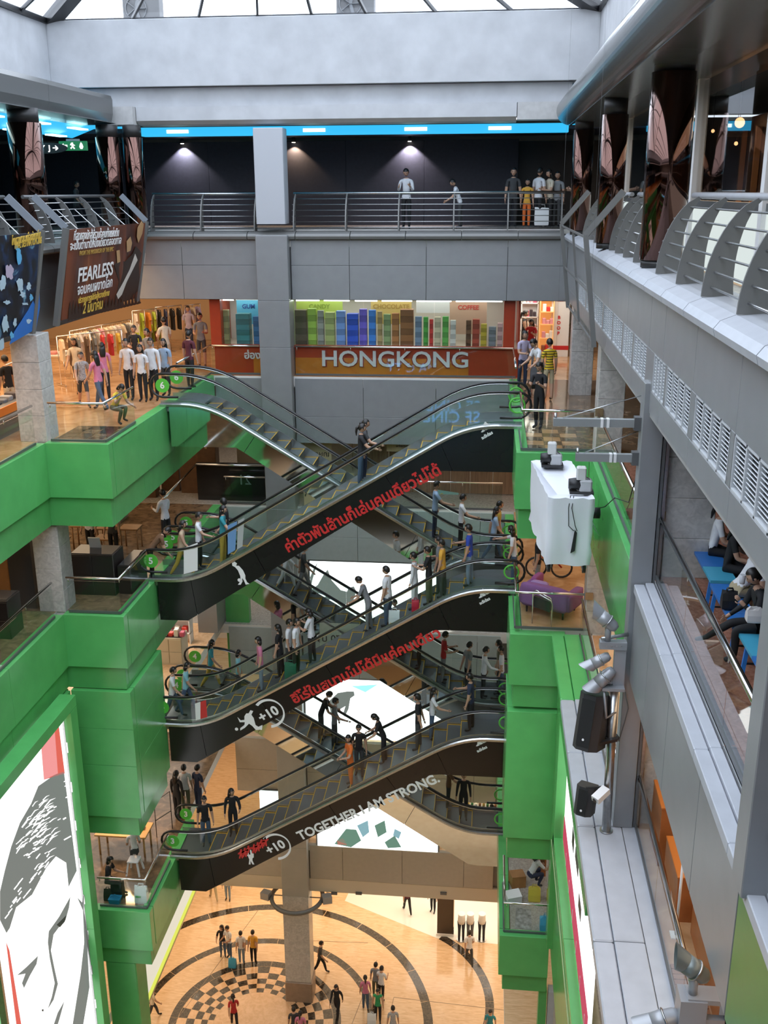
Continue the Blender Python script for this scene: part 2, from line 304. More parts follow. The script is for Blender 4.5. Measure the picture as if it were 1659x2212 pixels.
# ------------------------------------------------------------------ green lacquer galleries, left
GYS = (8.0, 11.0, 14.0, 17.0, 20.0, YF); NYS = (YF+.3, 25.7, 28.2, 30.7, YB-.1)
def nib(parent, x0, x1, s, z0, z1, m, off=0.0, deep=YB-.1, ys=None):   # front face at YF and the side face of a nib; s=+1: the side faces +X
    if s > 0: panels_y(parent, YF+off, (x0, x1-off), (z0, z1), m, .28); panels_x(parent, x1-off, ys or NYS, (z0, z1), m, -.28)
    else: panels_y(parent, YF+off, (x0+off, x1), (z0, z1), m, .28); panels_x(parent, x0+off, ys or NYS, (z0, z1), m, .28)
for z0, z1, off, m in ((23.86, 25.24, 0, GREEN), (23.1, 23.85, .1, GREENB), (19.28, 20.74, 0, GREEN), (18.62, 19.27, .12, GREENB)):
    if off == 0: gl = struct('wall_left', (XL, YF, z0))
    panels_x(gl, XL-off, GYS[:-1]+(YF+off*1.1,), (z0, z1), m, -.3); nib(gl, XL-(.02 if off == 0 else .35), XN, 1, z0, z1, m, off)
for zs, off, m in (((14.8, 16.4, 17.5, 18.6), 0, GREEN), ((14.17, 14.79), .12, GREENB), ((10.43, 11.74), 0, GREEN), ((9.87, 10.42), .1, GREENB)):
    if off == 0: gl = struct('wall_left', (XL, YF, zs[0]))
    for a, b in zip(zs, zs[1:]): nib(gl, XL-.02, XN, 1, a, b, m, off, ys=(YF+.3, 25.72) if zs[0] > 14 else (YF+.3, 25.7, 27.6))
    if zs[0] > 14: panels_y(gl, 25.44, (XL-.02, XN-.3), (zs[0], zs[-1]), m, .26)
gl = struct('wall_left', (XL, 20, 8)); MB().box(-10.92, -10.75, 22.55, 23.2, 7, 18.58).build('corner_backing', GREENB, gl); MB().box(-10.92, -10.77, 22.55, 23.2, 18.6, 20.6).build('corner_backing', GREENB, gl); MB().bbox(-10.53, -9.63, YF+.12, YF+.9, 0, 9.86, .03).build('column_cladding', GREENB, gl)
# frame of the big left light box, green
FX = -10.2
panels_x(gl, XL, (9.0, 12.0, 15.0, 18.0, 22.4), (18.55, 18.86), GREEN, FX-XL); panels_x(gl, XL, (22.0, 22.4), (7.0, 12.0, 18.54), GREEN, FX-XL)
panels_x(gl, XL-.02, (22.0, YF-.01), (7.0, 18.6), GREENB, -.1); panels_x(gl, XL, (22.42, 22.75), (7.0, 18.5), GREENB, .2); panels_x(gl, XL-.25, (9.0, 22.0), (4.9, 7.2, 18.54), GREENB, .1)
# ------------------------------------------------------------------ green lacquer galleries, right
NXR = 2.07
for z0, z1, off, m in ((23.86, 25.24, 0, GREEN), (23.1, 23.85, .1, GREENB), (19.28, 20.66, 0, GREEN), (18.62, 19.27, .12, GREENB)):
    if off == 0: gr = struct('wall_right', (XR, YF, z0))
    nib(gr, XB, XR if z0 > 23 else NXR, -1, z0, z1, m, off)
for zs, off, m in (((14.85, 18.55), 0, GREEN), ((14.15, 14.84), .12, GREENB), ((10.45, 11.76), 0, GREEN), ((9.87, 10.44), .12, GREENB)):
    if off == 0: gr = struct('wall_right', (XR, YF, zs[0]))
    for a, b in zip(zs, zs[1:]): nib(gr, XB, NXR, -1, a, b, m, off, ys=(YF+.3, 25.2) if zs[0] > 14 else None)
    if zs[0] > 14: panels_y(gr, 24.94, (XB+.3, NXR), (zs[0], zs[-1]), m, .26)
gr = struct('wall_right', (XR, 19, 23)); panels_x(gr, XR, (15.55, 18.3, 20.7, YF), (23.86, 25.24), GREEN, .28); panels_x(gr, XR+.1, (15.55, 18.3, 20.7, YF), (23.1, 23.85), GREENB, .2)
# ledge of storey 5 right, green beyond, grey nearer; it stands out 0.7 m into the void
gr = struct('wall_right', (1.9, 14, 20))
for y0, y1, m in ((19.75, 23.08, GREEN), (17.6, 19.74, GREYL), (15.2, 17.59, GREYL), (12.4, 15.19, GREYL), (9.6, 12.39, GREYL), (6.5, 9.59, GREYL)):
    MB().bbox(1.73, 2.02, y0, y1-.01, 20.52, 20.70, .02).build('ledge_panel', m, gr); MB().bbox(2.03, 2.46, y0, y1-.01, 20.55, 20.72, .012).build('ledge_panel', m, gr)
    MB().bbox(2.16, 2.3, y0, y1-.01, 19.3, 20.51, .01).build('panel', m, gr)
MB().box(2.47, 2.7, -6, 23.05, 20.4, 20.71).build('floor_edge', GREYL, gr)
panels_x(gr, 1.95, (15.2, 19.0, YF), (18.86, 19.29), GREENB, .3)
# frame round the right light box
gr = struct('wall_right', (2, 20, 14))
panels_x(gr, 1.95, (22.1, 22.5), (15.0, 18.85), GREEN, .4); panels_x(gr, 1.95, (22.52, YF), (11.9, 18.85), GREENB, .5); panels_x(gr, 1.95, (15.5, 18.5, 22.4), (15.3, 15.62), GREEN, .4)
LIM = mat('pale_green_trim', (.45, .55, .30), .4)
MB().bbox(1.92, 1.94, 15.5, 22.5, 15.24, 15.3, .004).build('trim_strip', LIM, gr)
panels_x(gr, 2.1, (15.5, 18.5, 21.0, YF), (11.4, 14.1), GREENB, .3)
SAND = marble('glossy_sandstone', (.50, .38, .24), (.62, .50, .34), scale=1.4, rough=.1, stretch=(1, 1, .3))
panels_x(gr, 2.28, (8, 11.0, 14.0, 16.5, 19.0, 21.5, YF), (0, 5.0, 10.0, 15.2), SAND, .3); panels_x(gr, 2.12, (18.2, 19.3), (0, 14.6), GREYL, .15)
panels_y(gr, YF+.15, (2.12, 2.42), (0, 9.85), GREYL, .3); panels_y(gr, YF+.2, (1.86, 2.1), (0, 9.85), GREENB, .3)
# ------------------------------------------------------------------ grey fascias of the right side
rf = struct('wall_right', (XR, 12, 27))
FYS = (-4, -1.0, 2.0, 5.0, 8.0, 9.9, 12.1, 14.3, 15.6, 18.2, 21.2, 24.2, 27.2, 30.2, YB)
panels_x(rf, XR, FYS, (28.76, 29.62), GREY, .25); panels_x(rf, XR, FYS, (27.86, 28.2), GREY, .25)
MB().box(XR+.14, XR+.3, -4, YB, 28.2, 28.76).build('vent_backing', BLACK, rf)
def grille(y0, y1):
    mb = MB(); n = 4; w = (y1-y0)/n
    mb.box(XR, XR+.06, y0, y1, 28.2, 28.225).box(XR, XR+.06, y0, y1, 28.735, 28.76)
    for i in range(n+1): mb.box(XR, XR+.06, y0+w*i-.02, y0+w*i+.02, 28.2, 28.76)
    for i in range(n):
        for k in range(11): z = 28.24+.045*k; mb.obox((XR+.05, y0+w*(i+.5), z+.02), (.03, 0, -.02), (0, w/2-.02, 0), (.003, 0, .004))
    return mb
for y0, y1 in ((5.2, 7.6), (8.0, 9.9), (10.1, 11.9), (12.2, 13.9), (14.05, 15.05), (15.8, 17.2), (17.4, 18.6), (18.8, 20.2), (20.4, 22.0), (22.2, 24), (24.2, 26.0), (26.3, 28.3)):
    grille(y0, y1).build('louvre_grille', mat('light_grey_louvre', (.5, .52, .54), .5), rf)
for y0, y1 in ((7.6, 8.0), (9.9, 10.1), (11.9, 12.2), (13.9, 14.05), (15.05, 15.8), (17.2, 17.4), (18.6, 18.8), (20.2, 20.4), (22.0, 22.2), (24, 24.2), (26.0, 26.3), (28.3, YB)):
    MB().bbox(XR, XR+.2, y0, y1, 28.2, 28.76, .005).build('panel', GREY, rf)
MB().box(XR+.02, 14, -4, YB, 27.8, 27.85).build('soffit_panel', mat('dull_soffit', (.35, .35, .34), .6), rf)
# bullnosed ledge of storey 7, in pieces, on the right and along the back
def ledge_sec(u0, u1, axis, at, sgn):   # profile across, extruded along
    prof = [(.62, 29.80), (.30, 29.84), (.05, 29.82), (-.10, 29.76), (-.16, 29.68), (-.14, 29.60), (-.02, 29.55), (.62, 29.55)]
    P0 = [(at+sgn*a, u0, z) if axis == 'x' else (u0, at+sgn*a, z) for a, z in prof]; P1 = [(at+sgn*a, u1, z) if axis == 'x' else (u1, at+sgn*a, z) for a, z in prof]
    return MB().loft([P0, P1], 0, True, False)
ys = [-4, -2.2, -.3, 1.6, 3.4, 5.2, 7.0, 8.8, 10.55, 12.25, 13.9, 15.5, 17.3, 19.0, 20.8, 22.7, 24.6, 26.5, 28.4, 30.3, 32.6]
for a, b in zip(ys, ys[1:]): ledge_sec(a+.012, b-.012, 'x', XR, 1).build('ledge_piece', GREYL, rf)
lb = struct('trim_8', (-4, YB, 29.6)); xs = [-11.2, -9.45, -7.7, -6.15, -4.4, -2.65, -.9, .85, 2.25]
for a, b in zip(xs, xs[1:]): ledge_sec(a+.012, b-.012, 'y', YB, 1).build('ledge_piece', FIN, lb)
ll = struct('wall_left', (XL, 28, 28.6)); ys = [12, 14, 16, 18, 20, 21.8, 23.6, 25.4, 27.2, 29.0, 30.8, 32.7]
panels_x(ll, XL-.55, ys[::2], (27.7, 28.7, 29.55), GREYD, -.25)
for a, b in zip(ys, ys[1:]): ledge_sec(a+.012, b-.012, 'x', XL-.42, -1).build('ledge_piece', FIN, ll)
rf = struct('wall_right', (XR, 10, 24))
# storey 6 right: pale ledge and deep grey fascia below it
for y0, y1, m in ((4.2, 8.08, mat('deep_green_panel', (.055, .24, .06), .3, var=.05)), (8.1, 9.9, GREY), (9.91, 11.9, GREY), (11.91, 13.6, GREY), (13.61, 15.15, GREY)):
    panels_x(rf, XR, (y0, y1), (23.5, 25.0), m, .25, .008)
for y0, y1 in ((4.2, 8.5), (8.5, 10.2), (10.2, 12.6), (12.6, 15.16)):
    MB().bbox(XR-.03, XR+.13, y0+.004, y1-.004, 25.01, 25.14, .01).build('ledge_panel', GREYL, rf); MB().bbox(XR+.14, XR+.27, y0+.004, y1-.004, 25.02, 25.17, .008).build('ledge_panel', GREYL, rf)
    MB().bbox(XR+.28, XR+.42, y0+.004, y1-.004, 25.02, 25.2, .008).build('ledge_panel', GREY, rf)
# pilasters
for nm, y0, y1, z0, z1 in (('trim_9', 15.18, 15.5, 20.72, 28.3), ('trim_10', 7.75, 8.1, 25.1, 28.3)):
    t = struct(nm, (2.5, y0, z0)); MB().bbox(2.32, 2.64, y0, y1, z0, z1, .01).build('panel', GREY, t); MB().bbox(2.65, 2.70, y0+.02, y1, z0, z1, .004).build('channel', GREYD, t); MB().bbox(2.705, 2.76, y0+.04, y1, z0, z1, .004).build('channel', STEEL, t)
# ------------------------------------------------------------------ top storey walls and roof
tw = struct('wall_back', (-5, 33.2, 35))
MB().bbox(-13.6, 3.0, 32.72, 33.4, 34.12, 36.0, .01).build('concrete_upstand', CONC, tw)
MB().box(-14.5, 2.3, 33.0, 33.5, 33.55, 34.1).build('concrete_step', CONC, tw)
MB().loft([[(x, 32.78, 33.5), (x, 32.78, 33.14), (x, 32.93, 33.03), (x, 33.4, 33.0), (x, 33.4, 33.54), (x, 32.78, 33.54)] for x in (-11.0, .68)], 0, True).build('concrete_beam', CONC, tw)
MB().box(-11.9, -11.02, 32.5, 33.4, 33.02, 33.54).box(.7, 2.3, 32.8, 33.4, 33.05, 33.54).build('concrete_infill', mat('shaded_concrete', (.5, .5, .5), .8, var=.08), tw)
tl = struct('wall_left', (-13.7, 20, 35)); MB().bbox(-13.9, -13.6, -3.5, 26.4, 33.3, 36.0, .01).build('concrete_upstand', CONC, tl); MB().bbox(-13.9, -13.6, 26.42, 33.04, 33.3, 36.0, .01).build('concrete_upstand', CONC, tl)
MB().bbox(-13.62, -13.55, 27.0, 28.95, 34.0, 34.25, .005).build('vent_slot', BLACK, tl)
tr = struct('wall_right', (3.1, 20, 35)); MB().bbox(3.0, 3.3, -3.5, 33.04, 33.5, 36.0, .01).build('concrete_upstand', CONC, tr)
sbox('wall_front', -13.6, 3, -3.8, -3.5, 33.9, 36, CONC)
# curved canopies over the galleries of storey 7
def canopy(nm, xe, s, y0, y1, m, dz=0.0):
    t = struct(nm, (xe, (y0+y1)/2, 33.4)); prof = ([(0.0, 33.62)]+[(-.05-.42*math.sin(a), 33.25+.40*math.cos(a)) for a in [PI*k/26 for k in range(1, 26)]] if dz == 0 else [(0, 33.62), (-.04, 33.5), (-.02, 33.1), (.04, 32.88)])+[(-.1, 32.83), (.5, 32.80), (1.9, 32.78), (1.9, 33.60), (.4, 33.60)]
    k = 6
    for i in range(k):
        a, b = y0+(y1-y0)*i/k, y0+(y1-y0)*(i+1)/k-.01
        MB().loft([[(xe+s*u, y, z+dz) for u, z in prof] for y in (a, b)], 0, True, False).build('canopy_section', m, t)
CANM = mat('grey_satin_canopy', (.13, .135, .135), .22, metal=.2)
canopy('trim_11', 2.3, 1, -2, 32.4, CANM); canopy('trim_12', -11.55, -1, 4, 32.2, CANM, .2)
# dark walls of storey 7 behind the railing
dk = struct('wall_back', (-4, 38.2, 30)); 
panels_y(dk, 38.0, (-20, -15, -10.2, -5.2, -2.4, .9), (29.72, 32.75), DARK, .2, .006); panels_y(dk, 39.6, (.9, 4.5), (29.72, 32.75), mat('black_entrance', (.008, .007, .007), .4), .2)
panels_x(dk, -18.0, (18, 24, 30, 37.9), (29.72, 32.75), DARK, -.2)
MB().box(-22, 6, 34.2, 38.2, 32.86, 33.0).build('lowered_ceiling', mat('dark_ceiling', (.03, .035, .05), .5), dk)
# roof: glazed pyramid on the upstand with black ribs
rfm = struct('ceiling', (-5.3, 24.7, 36)); AP = V((-5.3, 24.7, 39.2)); ZB = 36.0
BC = [V((-13.6, 33.05, ZB)), V((3.0, 33.05, ZB)), V((3.0, 16.4, ZB)), V((-13.6, 16.4, ZB))]
RIB = mat('black_roof_steel', (.012, .012, .014), .4)
for k in range(4):
    A, B = BC[k], BC[(k+1) % 4]; n = 8
    MB().bar(A, AP, .42 if k in (0, 1, 2, 3) else .2, .3).build('hip_rib', RIB, rfm); MB().bar(A, B, .16, .16).build('eaves_rail', RIB, rfm)
    fr = [0, .155, .28, .39, .49, .59, .715, .85, 1] if k == 0 else [i/n for i in range(n+1)]
    for i in range(n):
        p, q = A+(B-A)*fr[i], A+(B-A)*fr[i+1]; nn = (q-p).cross(AP-p).normalized()*.02
        MB().prism([p+(AP-p)*.004, q+(AP-q)*.004, q+(AP-q)*.97, p+(AP-p)*.97], nn).build('pane', ROOFGL, rfm)
        if i: MB().bar(p, p+(AP-p)*.9, .07, .1).build('glazing_bar', RIB, rfm)
for y0, y1 in ((.5, 16.2), (-3.5, .3)):   # flat glazing over the near part of the void
    for i in range(6): MB().box(-13.6+16.6*i/6+.03, -13.6+16.6*(i+1)/6-.03, y0, y1, 36.02, 36.04).build('pane', ROOFGL, rfm); MB().box(-13.6+16.6*i/6-.05, -13.6+16.6*i/6+.05, y0, y1, 35.95, 36.1).build('glazing_bar', RIB, rfm)
sp = gy(551, 60, 33.04); MB().add([(sp.x-.1, 33.03, sp.z+.3), (sp.x+.1, 33.03, sp.z+.3), (sp.x, 33.03, sp.z-.2), (sp.x, 32.95, sp.z+.25)], [(0, 2, 3), (2, 1, 3), (0, 3, 1), (0, 1, 2)]).build('hanging_shard', GREYD, tw)

slab(-18, 4, 33.7, 38.0, 29.86, GREYFL, .14)
# ------------------------------------------------------------------ escalators
PANEL_BLK = mat('black_gloss_cladding', (.013, .012, .012), .22, var=.1, scale=1, spec=.45)
TREAD = mat('ribbed_step_metal', (.12, .135, .15), .45, metal=.5); YEL = mat('yellow_step_edge', (.75, .42, .02), .5)
SKIRT = mat('satin_skirt', (.42, .43, .44), .25, metal=.8); STICK = mat('green_disc_sticker', (.10, .52, .06), .4); WHT = mat('white_lettering', (.85, .85, .85), .5)
REDL = mat('red_lettering', (.62, .03, .03), .45)
EX0, EX1, IA, IB = -9.2, .9, -7.85, -.45
def prof(x, up):          # height above the lower landing; up=+1 rises towards +X
    def ramp(t, w=.75):   # integral of a smoothed step
        if t <= -w: return 0.0
        if t >= w: return t
        return (t+w)**2/(4*w)
    s = (x-IA) if up > 0 else (IB-x); l = IB-IA; return 4.5/l*(ramp(s)-ramp(s-l))
def pslope(x, up): return (prof(x+.02, up)-prof(x-.02, up))/.04
XS = [EX0+(EX1-EX0)*i/48 for i in range(49)]
def bottom(x, z0, up):    # underside of the truss: straight pieces
    a, b = (-8.15, -1.25) if up > 0 else (-7.05, -.15)
    t = (min(max(x, a), b)-a)/(b-a); return z0-1.12+4.5*(t if up > 0 else 1-t)
def escalator(label, z0, up, y0, y1, pm, cuts, num, steps_y=True):
    e = thing('escalator', label, 'escalator', (-4.15, (y0+y1)/2, z0))
    T = lambda x: z0+.10+prof(x, up)
    for k, y in enumerate((y0, y1)):
        s = -1 if k == 0 else 1
        xs_all = [EX0+.25]+list(cuts)+[EX1-.12] if k == 0 else [EX0+.25, EX1-.12]
        for a, b in zip(xs_all, xs_all[1:]):     # cladding in sheets, joints square to the slope
            n = max(2, int((b-a)/.22)); top = []; bot = []
            for i in range(n+1):
                x = a+.006+(b-a-.012)*i/n; top.append((x, y, T(x)-.06)); tilt = .55*pslope(x, up)*(1 if (b < EX1-.2 or i < n) else 0)
                xb = min(max(x+(tilt if 0 < a-EX0-.3 or i > 0 else 0), EX0+.25), EX1-.12); bot.append((xb, y, bottom(xb, z0, up)))
            d = .04*(1 if k == 0 else -1)
            mb = MB(); N = n+1; vs = top+bot+[(p[0], p[1]+d, p[2]) for p in top+bot]
            fs = [(i, N+i, N+i+1, i+1) for i in range(n)]+[(2*N+i, 2*N+i+1, 3*N+i+1, 3*N+i) for i in range(n)]+[(i, i+1, 2*N+i+1, 2*N+i) for i in range(n)]+[(N+i, 3*N+i, 3*N+i+1, N+i+1) for i in range(n)]+[(0, 2*N, 3*N, N), (n, N+n, 3*N+n, 2*N+n)]
            mb.add(vs, fs).build('cladding_sheet', pm if k == 0 else GREYD, e)
        # deck profile over the cladding, inner skirt
        yy = y+.09*(-s); R = []
        for x in XS: z = T(x); R.append([(x, y-.03, z-.07), (x, y+.03, z-.07), (x, y+.04, z), (x, y, z+.03), (x, y-.04, z)])
        MB().loft(R, 0, True, False).build('deck_trim', STEEL, e)
        R = [[(x, yy+.012*q, z0+prof(x, up)+h) for q, h in ((-1, -.12), (1, -.12), (1, .20), (-1, .20))] for x in XS]
        MB().loft(R, 0, True).build('skirt_panel', SKIRT, e)
        # glass in sheets
        gx0, gx1 = EX0+.15, EX1-.15; G = 6
        for g in range(G):
            a, b = gx0+(gx1-gx0)*g/G+.006, gx0+(gx1-gx0)*(g+1)/G-.006; R = []
            for i in range(9): x = a+(b-a)*i/8; z = z0+prof(x, up); R.append([(x, y-.006, z+.14), (x, y+.006, z+.14), (x, y+.006, z+.93), (x, y-.006, z+.93)])
            MB().loft(R, 0, True).build('glass_panel', GLASS, e)
        # handrail loop with rounded newels
        pts = []
        for i in range(41): x = EX0+.1+(EX1-EX0-.2)*i/40; pts.append((x, y, z0+prof(x, up)+.97))
        rN = .33; zr = z0+prof(EX1, up)+.97-rN; zl = z0+prof(EX0, up)+.97-rN
        pts += [(EX1-.1+rN*math.sin(a), y, zr+rN*math.cos(a)) for a in [PI*j/8 for j in range(1, 9)]]
        pts += [(EX1-.55, y, zr-rN)]
        pts = [(EX0+.55, y, zl-rN)]+[(EX0+.1-rN*math.sin(a), y, zl+rN*math.cos(a)) for a in [PI*j/8 for j in range(8, 0, -1)]]+pts
        MB().tube(pts, .036, 6).build('handrail', RUBBER, e)
        MB().tube([(p[0], p[1], p[2]-.045) for p in pts[9:50]], .022, 4).build('rail_guide', CHROME, e)
        # green number discs on the newel glass
        xe = EX0+.12
        d = MB().cyl((xe, y-.012, zl), (xe, y-.03, zl), .20, n=20).build('number_disc', STICK, e)
        if num: o = text(num, .26, (xe, y-.04, zl), (1, 0, 0), (0, 0, 1), WHT, d, 'number', .003, .006)
        MB().tube([(EX1-.12+.19*math.cos(a), y-.02, zr+.19*math.sin(a)) for a in [2*PI*q/20 for q in range(20)]], .025, 5, loop=True).build('arrow_ring', STICK, e)
    # under-plate, end plates
    R = [[(x, y0+.05, bottom(x, z0, up)+.01), (x, y1-.05, bottom(x, z0, up)+.01), (x, y1-.05, bottom(x, z0, up)+.05), (x, y0+.05, bottom(x, z0, up)+.05)] for x in (EX0+.25, -8.15, -7.05, -1.25, -.15, EX1-.12)]
    MB().loft(R).build('soffit_plate', GREYD, e)
    for x0, x1 in ((EX0, IA-.25), (IB+.25, EX1)):
        z = z0+prof((x0+x1)/2, up); MB().box(x0, x1, y0+.1, y1-.1, z-.06, z-.002).build('landing_plate', TREAD, e)
    x = IA-.25
    while x < IB+.2:
        z = z0+prof(x+.2, up); mb = MB().box(x, x+.395, y0+.12, y1-.12, z-.34, z-.03, 0); mb.box(x, x+.395, y0+.12, y1-.12, z-.03, z, 0)
        q = .02; mb.box(x, x+.395, y0+.122, y0+.16, z, z+.004, 1).box(x, x+.395, y1-.16, y1-.122, z, z+.004, 1)
        xx = x if up > 0 else x+.395-q; mb.box(xx, xx+q, y0+.16, y1-.16, z, z+.004, 1)
        mb.build('step', [TREAD, YEL], e); x += .4
    return e
F0, F1, K0, K1 = 25.6, 27.0, 27.65, 29.0
cutsA = (-8.0, -6.2, -4.3, -2.6, -1.15)
escA = escalator('black clad escalator with long red lettering, topmost of the three in front', L[5], 1, F0, F1, PANEL_BLK, cutsA, '5')
escB = escalator('black clad escalator with red lettering and diving player, middle of the three', L[4], 1, F0, F1, PANEL_BLK, cutsA, '4')
escC = escalator('black clad escalator with white English lettering, lowest of the three in front', L[3], 1, F0, F1, PANEL_BLK, cutsA, '3')
cutsM = (-6.5, -4.2, -1.9)
escD = escalator('mirror clad escalator descending from the garment storey, topmost behind', L[5], -1, K0, K1, MIRROR, cutsM, '6')
escE = escalator('mirror clad escalator crossing behind the upper two black ones', L[4], -1, K0, K1, MIRROR, cutsM, '5')
escF = escalator('mirror clad escalator crossing behind the lower two black ones', L[3], -1, K0, K1, MIRROR, cutsM, '4')
# lettering on the black cladding, along the slope
SL = V((IB-IA, 0, 4.5)).normalized(); UPV = V((-SL.z, 0, SL.x))
def on_panel(x, z0, h): return V((x, F0-.012, z0+.10+prof(x, 1)))+UPV*h
yF = F0-.005
def panel_text(e, z0, body, px0, px1, size, m, bold=.012):
    a, b = gy(*px0, F0), gy(*px1, F0); c = (a+b)/2; c.y = yF; o = text(body, size, c, b-a, UPV, m, e, 'lettering', .004, bold)
    w = max(v.co.dot(SL) for v in o.data.vertices)-min(v.co.dot(SL) for v in o.data.vertices); k = (b-a).length/w
    cm = sum((v.co for v in o.data.vertices), V())/len(o.data.vertices)
    for v in o.data.vertices: d = v.co-c; v.co += SL*(d.dot(SL)*(k-1))
    s0 = min((v.co-c).dot(SL) for v in o.data.vertices); s1 = max((v.co-c).dot(SL) for v in o.data.vertices)
    for v in o.data.vertices: v.co -= SL*((s0+s1)/2)
panel_text(escA, L[5], 'ค่าตัวพันล้านก็เล่นคนเดียวไม่ได้', (618, 1185), (950, 1013), .42, REDL)
panel_text(escB, L[4], 'ฮีโร่ในสนามไม่ได้มีแค่คนเดียว', (632, 1512), (950, 1366), .40, REDL)
panel_text(escC, L[3], 'TOGETHER I AM STRONG.', (645, 1808), (946, 1680), .42, WHT, .012)
def flat(poly_px, Y, e, nm, m, t=.004):   # outline given where it shows on the cladding plane
    P = [gy(x, y, Y) for x, y in poly_px]; return MB().prism(P, (0, -t, 0)).build(nm, m, e)
def logo3(e, px, py, s=1.0):               # three slanted bars over a word
    o = gy(px-8, py+9, yF); o.y = yF
    for i, h in enumerate((.07, .14, .21)):
        u = i*.105; MB().prism([o+SL*a+UPV*b for a, b in ((u, 0), (u+.085, 0), (u+.085-h*.45, h), (u-h*.45, h-.05))], (0, -.004, 0)).build('logo_bar', WHT, e)
    c = gy(px+2, py+15, F0); c.y = yF; text('adidas', .13, c, SL, UPV, WHT, e, 'logo_word', .003, .004)
logo3(escA, 1050, 925); logo3(escB, 1045, 1283); logo3(escC, 1039, 1603)
for e, nm, m, q in ((escA, 'white_notice', WHT, [(397, 1184), (427, 1172), (427, 1232), (397, 1240)]), (escB, 'white_notice', WHT, [(421, 1520), (433, 1516), (433, 1553), (423, 1556)]), (escB, 'red_notice', REDL, [(433, 1516), (445, 1512), (448, 1549), (433, 1553)]), (escA, 'blue_notice', mat('blue_notice', (.15, .3, .55), .4), [(492, 1135), (512, 1126), (508, 1188), (492, 1198)]), (escA, 'grey_notice', mat('grey_notice', (.4, .42, .42), .4), [(514, 1125), (528, 1118), (524, 1180), (512, 1187)])):
    flat(q, F0-.012, e, nm, m)
def sil(e, nm, m, ox, oy, k, pts): return flat([(ox+x*k, oy+y*k) for x, y in pts], yF, e, nm, m)
# hunched player looking at the ball (outline in photo pixels)
sil(escA, 'white_player_figure', WHT, 0, 0, 1, [(501, 1216), (507, 1213), (512, 1217), (510, 1222), (516, 1222), (525, 1232), (530, 1243), (530, 1250), (534, 1258), (539, 1261), (531, 1263), (527, 1254), (523, 1248), (524, 1256), (520, 1263), (514, 1263), (520, 1254), (519, 1244), (514, 1232), (508, 1225), (502, 1222)])
def disc(e, px, py, r, nm, m): c = gy(px, py, yF); MB().cyl((c.x, yF, c.z), (c.x, yF-.004, c.z), r, n=14).build(nm, m, e)
disc(escA, 517, 1253, .05, 'ball_mark', WHT); disc(escB, 511, 1575, .05, 'ball_mark', WHT)
sil(escB, 'white_player_figure', WHT, 0, 0, 1, [(513, 1549), (520, 1556), (528, 1555), (528, 1547), (532, 1541), (537, 1541), (541, 1534), (547, 1536), (543, 1544), (548, 1551), (552, 1566), (558, 1570), (567, 1566), (566, 1577), (562, 1576), (553, 1577), (545, 1568), (538, 1563), (529, 1572), (519, 1578), (519, 1573), (528, 1566), (529, 1560), (518, 1560)])
for e, cx, cy in ((escB, 583, 1541), (escC, 598, 1829)):
    c = gy(cx-3, cy+2, yF); c.y = yF; text('+10', .40, c, SL, UPV, WHT, e, 'plus_ten_mark', .004, .012)
    ap = [math.radians(a) for a in range(-115, 116, 10)]; O = gy(cx-2, cy, yF)
    out = [O+SL*(.46*math.cos(a))+UPV*(.46*math.sin(a)) for a in ap]; inn = [O+SL*(.02+.40*math.cos(a))+UPV*(.38*math.sin(a)) for a in ap]
    mb = MB(); n = len(ap); mb.add([p for p in out+inn]+[p+V((0, -.004, 0)) for p in out+inn], [(i, i+1, n+i+1, n+i) for i in range(n-1)]+[(2*n+i, 3*n+i, 3*n+i+1, 2*n+i+1) for i in range(n-1)]).build('swoosh_ring', WHT, e)
rr = random.Random(3)
for i in range(7):
    x0, y0 = 519+8*i-(0 if i < 3 else -4), 1846-4.2*i+rr.uniform(-2, 2); fig = [(0, -10), (3, -11), (4, -6), (9, -8), (9, -5), (5, -1), (6, 9), (3, 9), (2, 3), (0, 10), (-3, 9), (-1, 0), (-5, 1), (-5, -2), (-1, -5)]
    sil(escC, 'red_crowd_figure', REDL, x0, y0, 1.0, fig)
sil(escC, 'white_player_figure', WHT, 540, 1851, 1.35, [(-1, -11), (2, -11), (3, -7), (6, -5), (6, 1), (4, 2), (4, 6), (7, 12), (4, 12), (1, 6), (1, 12), (-2, 12), (-1, 4), (-3, -1), (-5, -2), (-3, -6), (-1, -7)])
# ------------------------------------------------------------------ glass railings
def rail(label, pts, zf, zr=.95, gaps=(), pan=1.5, r=.032, bracket=True, m=CHROME, name='glass_railing', inset=.0):
    P = [V((a, b, zf)) for a, b in pts]; t = thing(name, label, 'railing', P[0])
    MB().tube([p+V((0, 0, zr)) for p in P], r, 8).build('handrail', m, t)
    for a, b in zip(P, P[1:]):
        k = max(1, round((b-a).length/pan)); d = (b-a).normalized(); n = V((-d.y, d.x, 0))
        for i in range(k):
            u, v = a+(b-a)*i/k+d*.01, a+(b-a)*(i+1)/k-d*.01
            MB().obox((u+v)/2+V((0, 0, .06+(zr-.14)/2)), (v-u)/2, n*.006, V((0, 0, (zr-.14)/2))).build('glass_panel', GLASS, t)
            if bracket: c = u+d*.05; MB().cyl(c+V((0, 0, zr-.12)), c+V((0, 0, zr-.02)), .012, n=6).build('bracket', m, t)
        MB().obox((a+b)/2+V((0, 0, .03)), (b-a)/2, n*.02, V((0, 0, .03))).build('base_channel', GREYD, t)
    return t
rail('glass railing with steel handrail round the upper left green corner', [(XL+.1, YF+.15), (XN-.12, YF+.15), (XN-.12, 25.4)], L[6]+.05)
rail('glass railing with steel handrail along the upper left green gallery', [(XL-.12, 6), (XL-.12, YF-.25)], L[6]+.05)
rail('glass railing with steel handrail before the garment racks', [(XN-.12, 29.3), (XN-.12, YB+.08)], L[6]+.05)
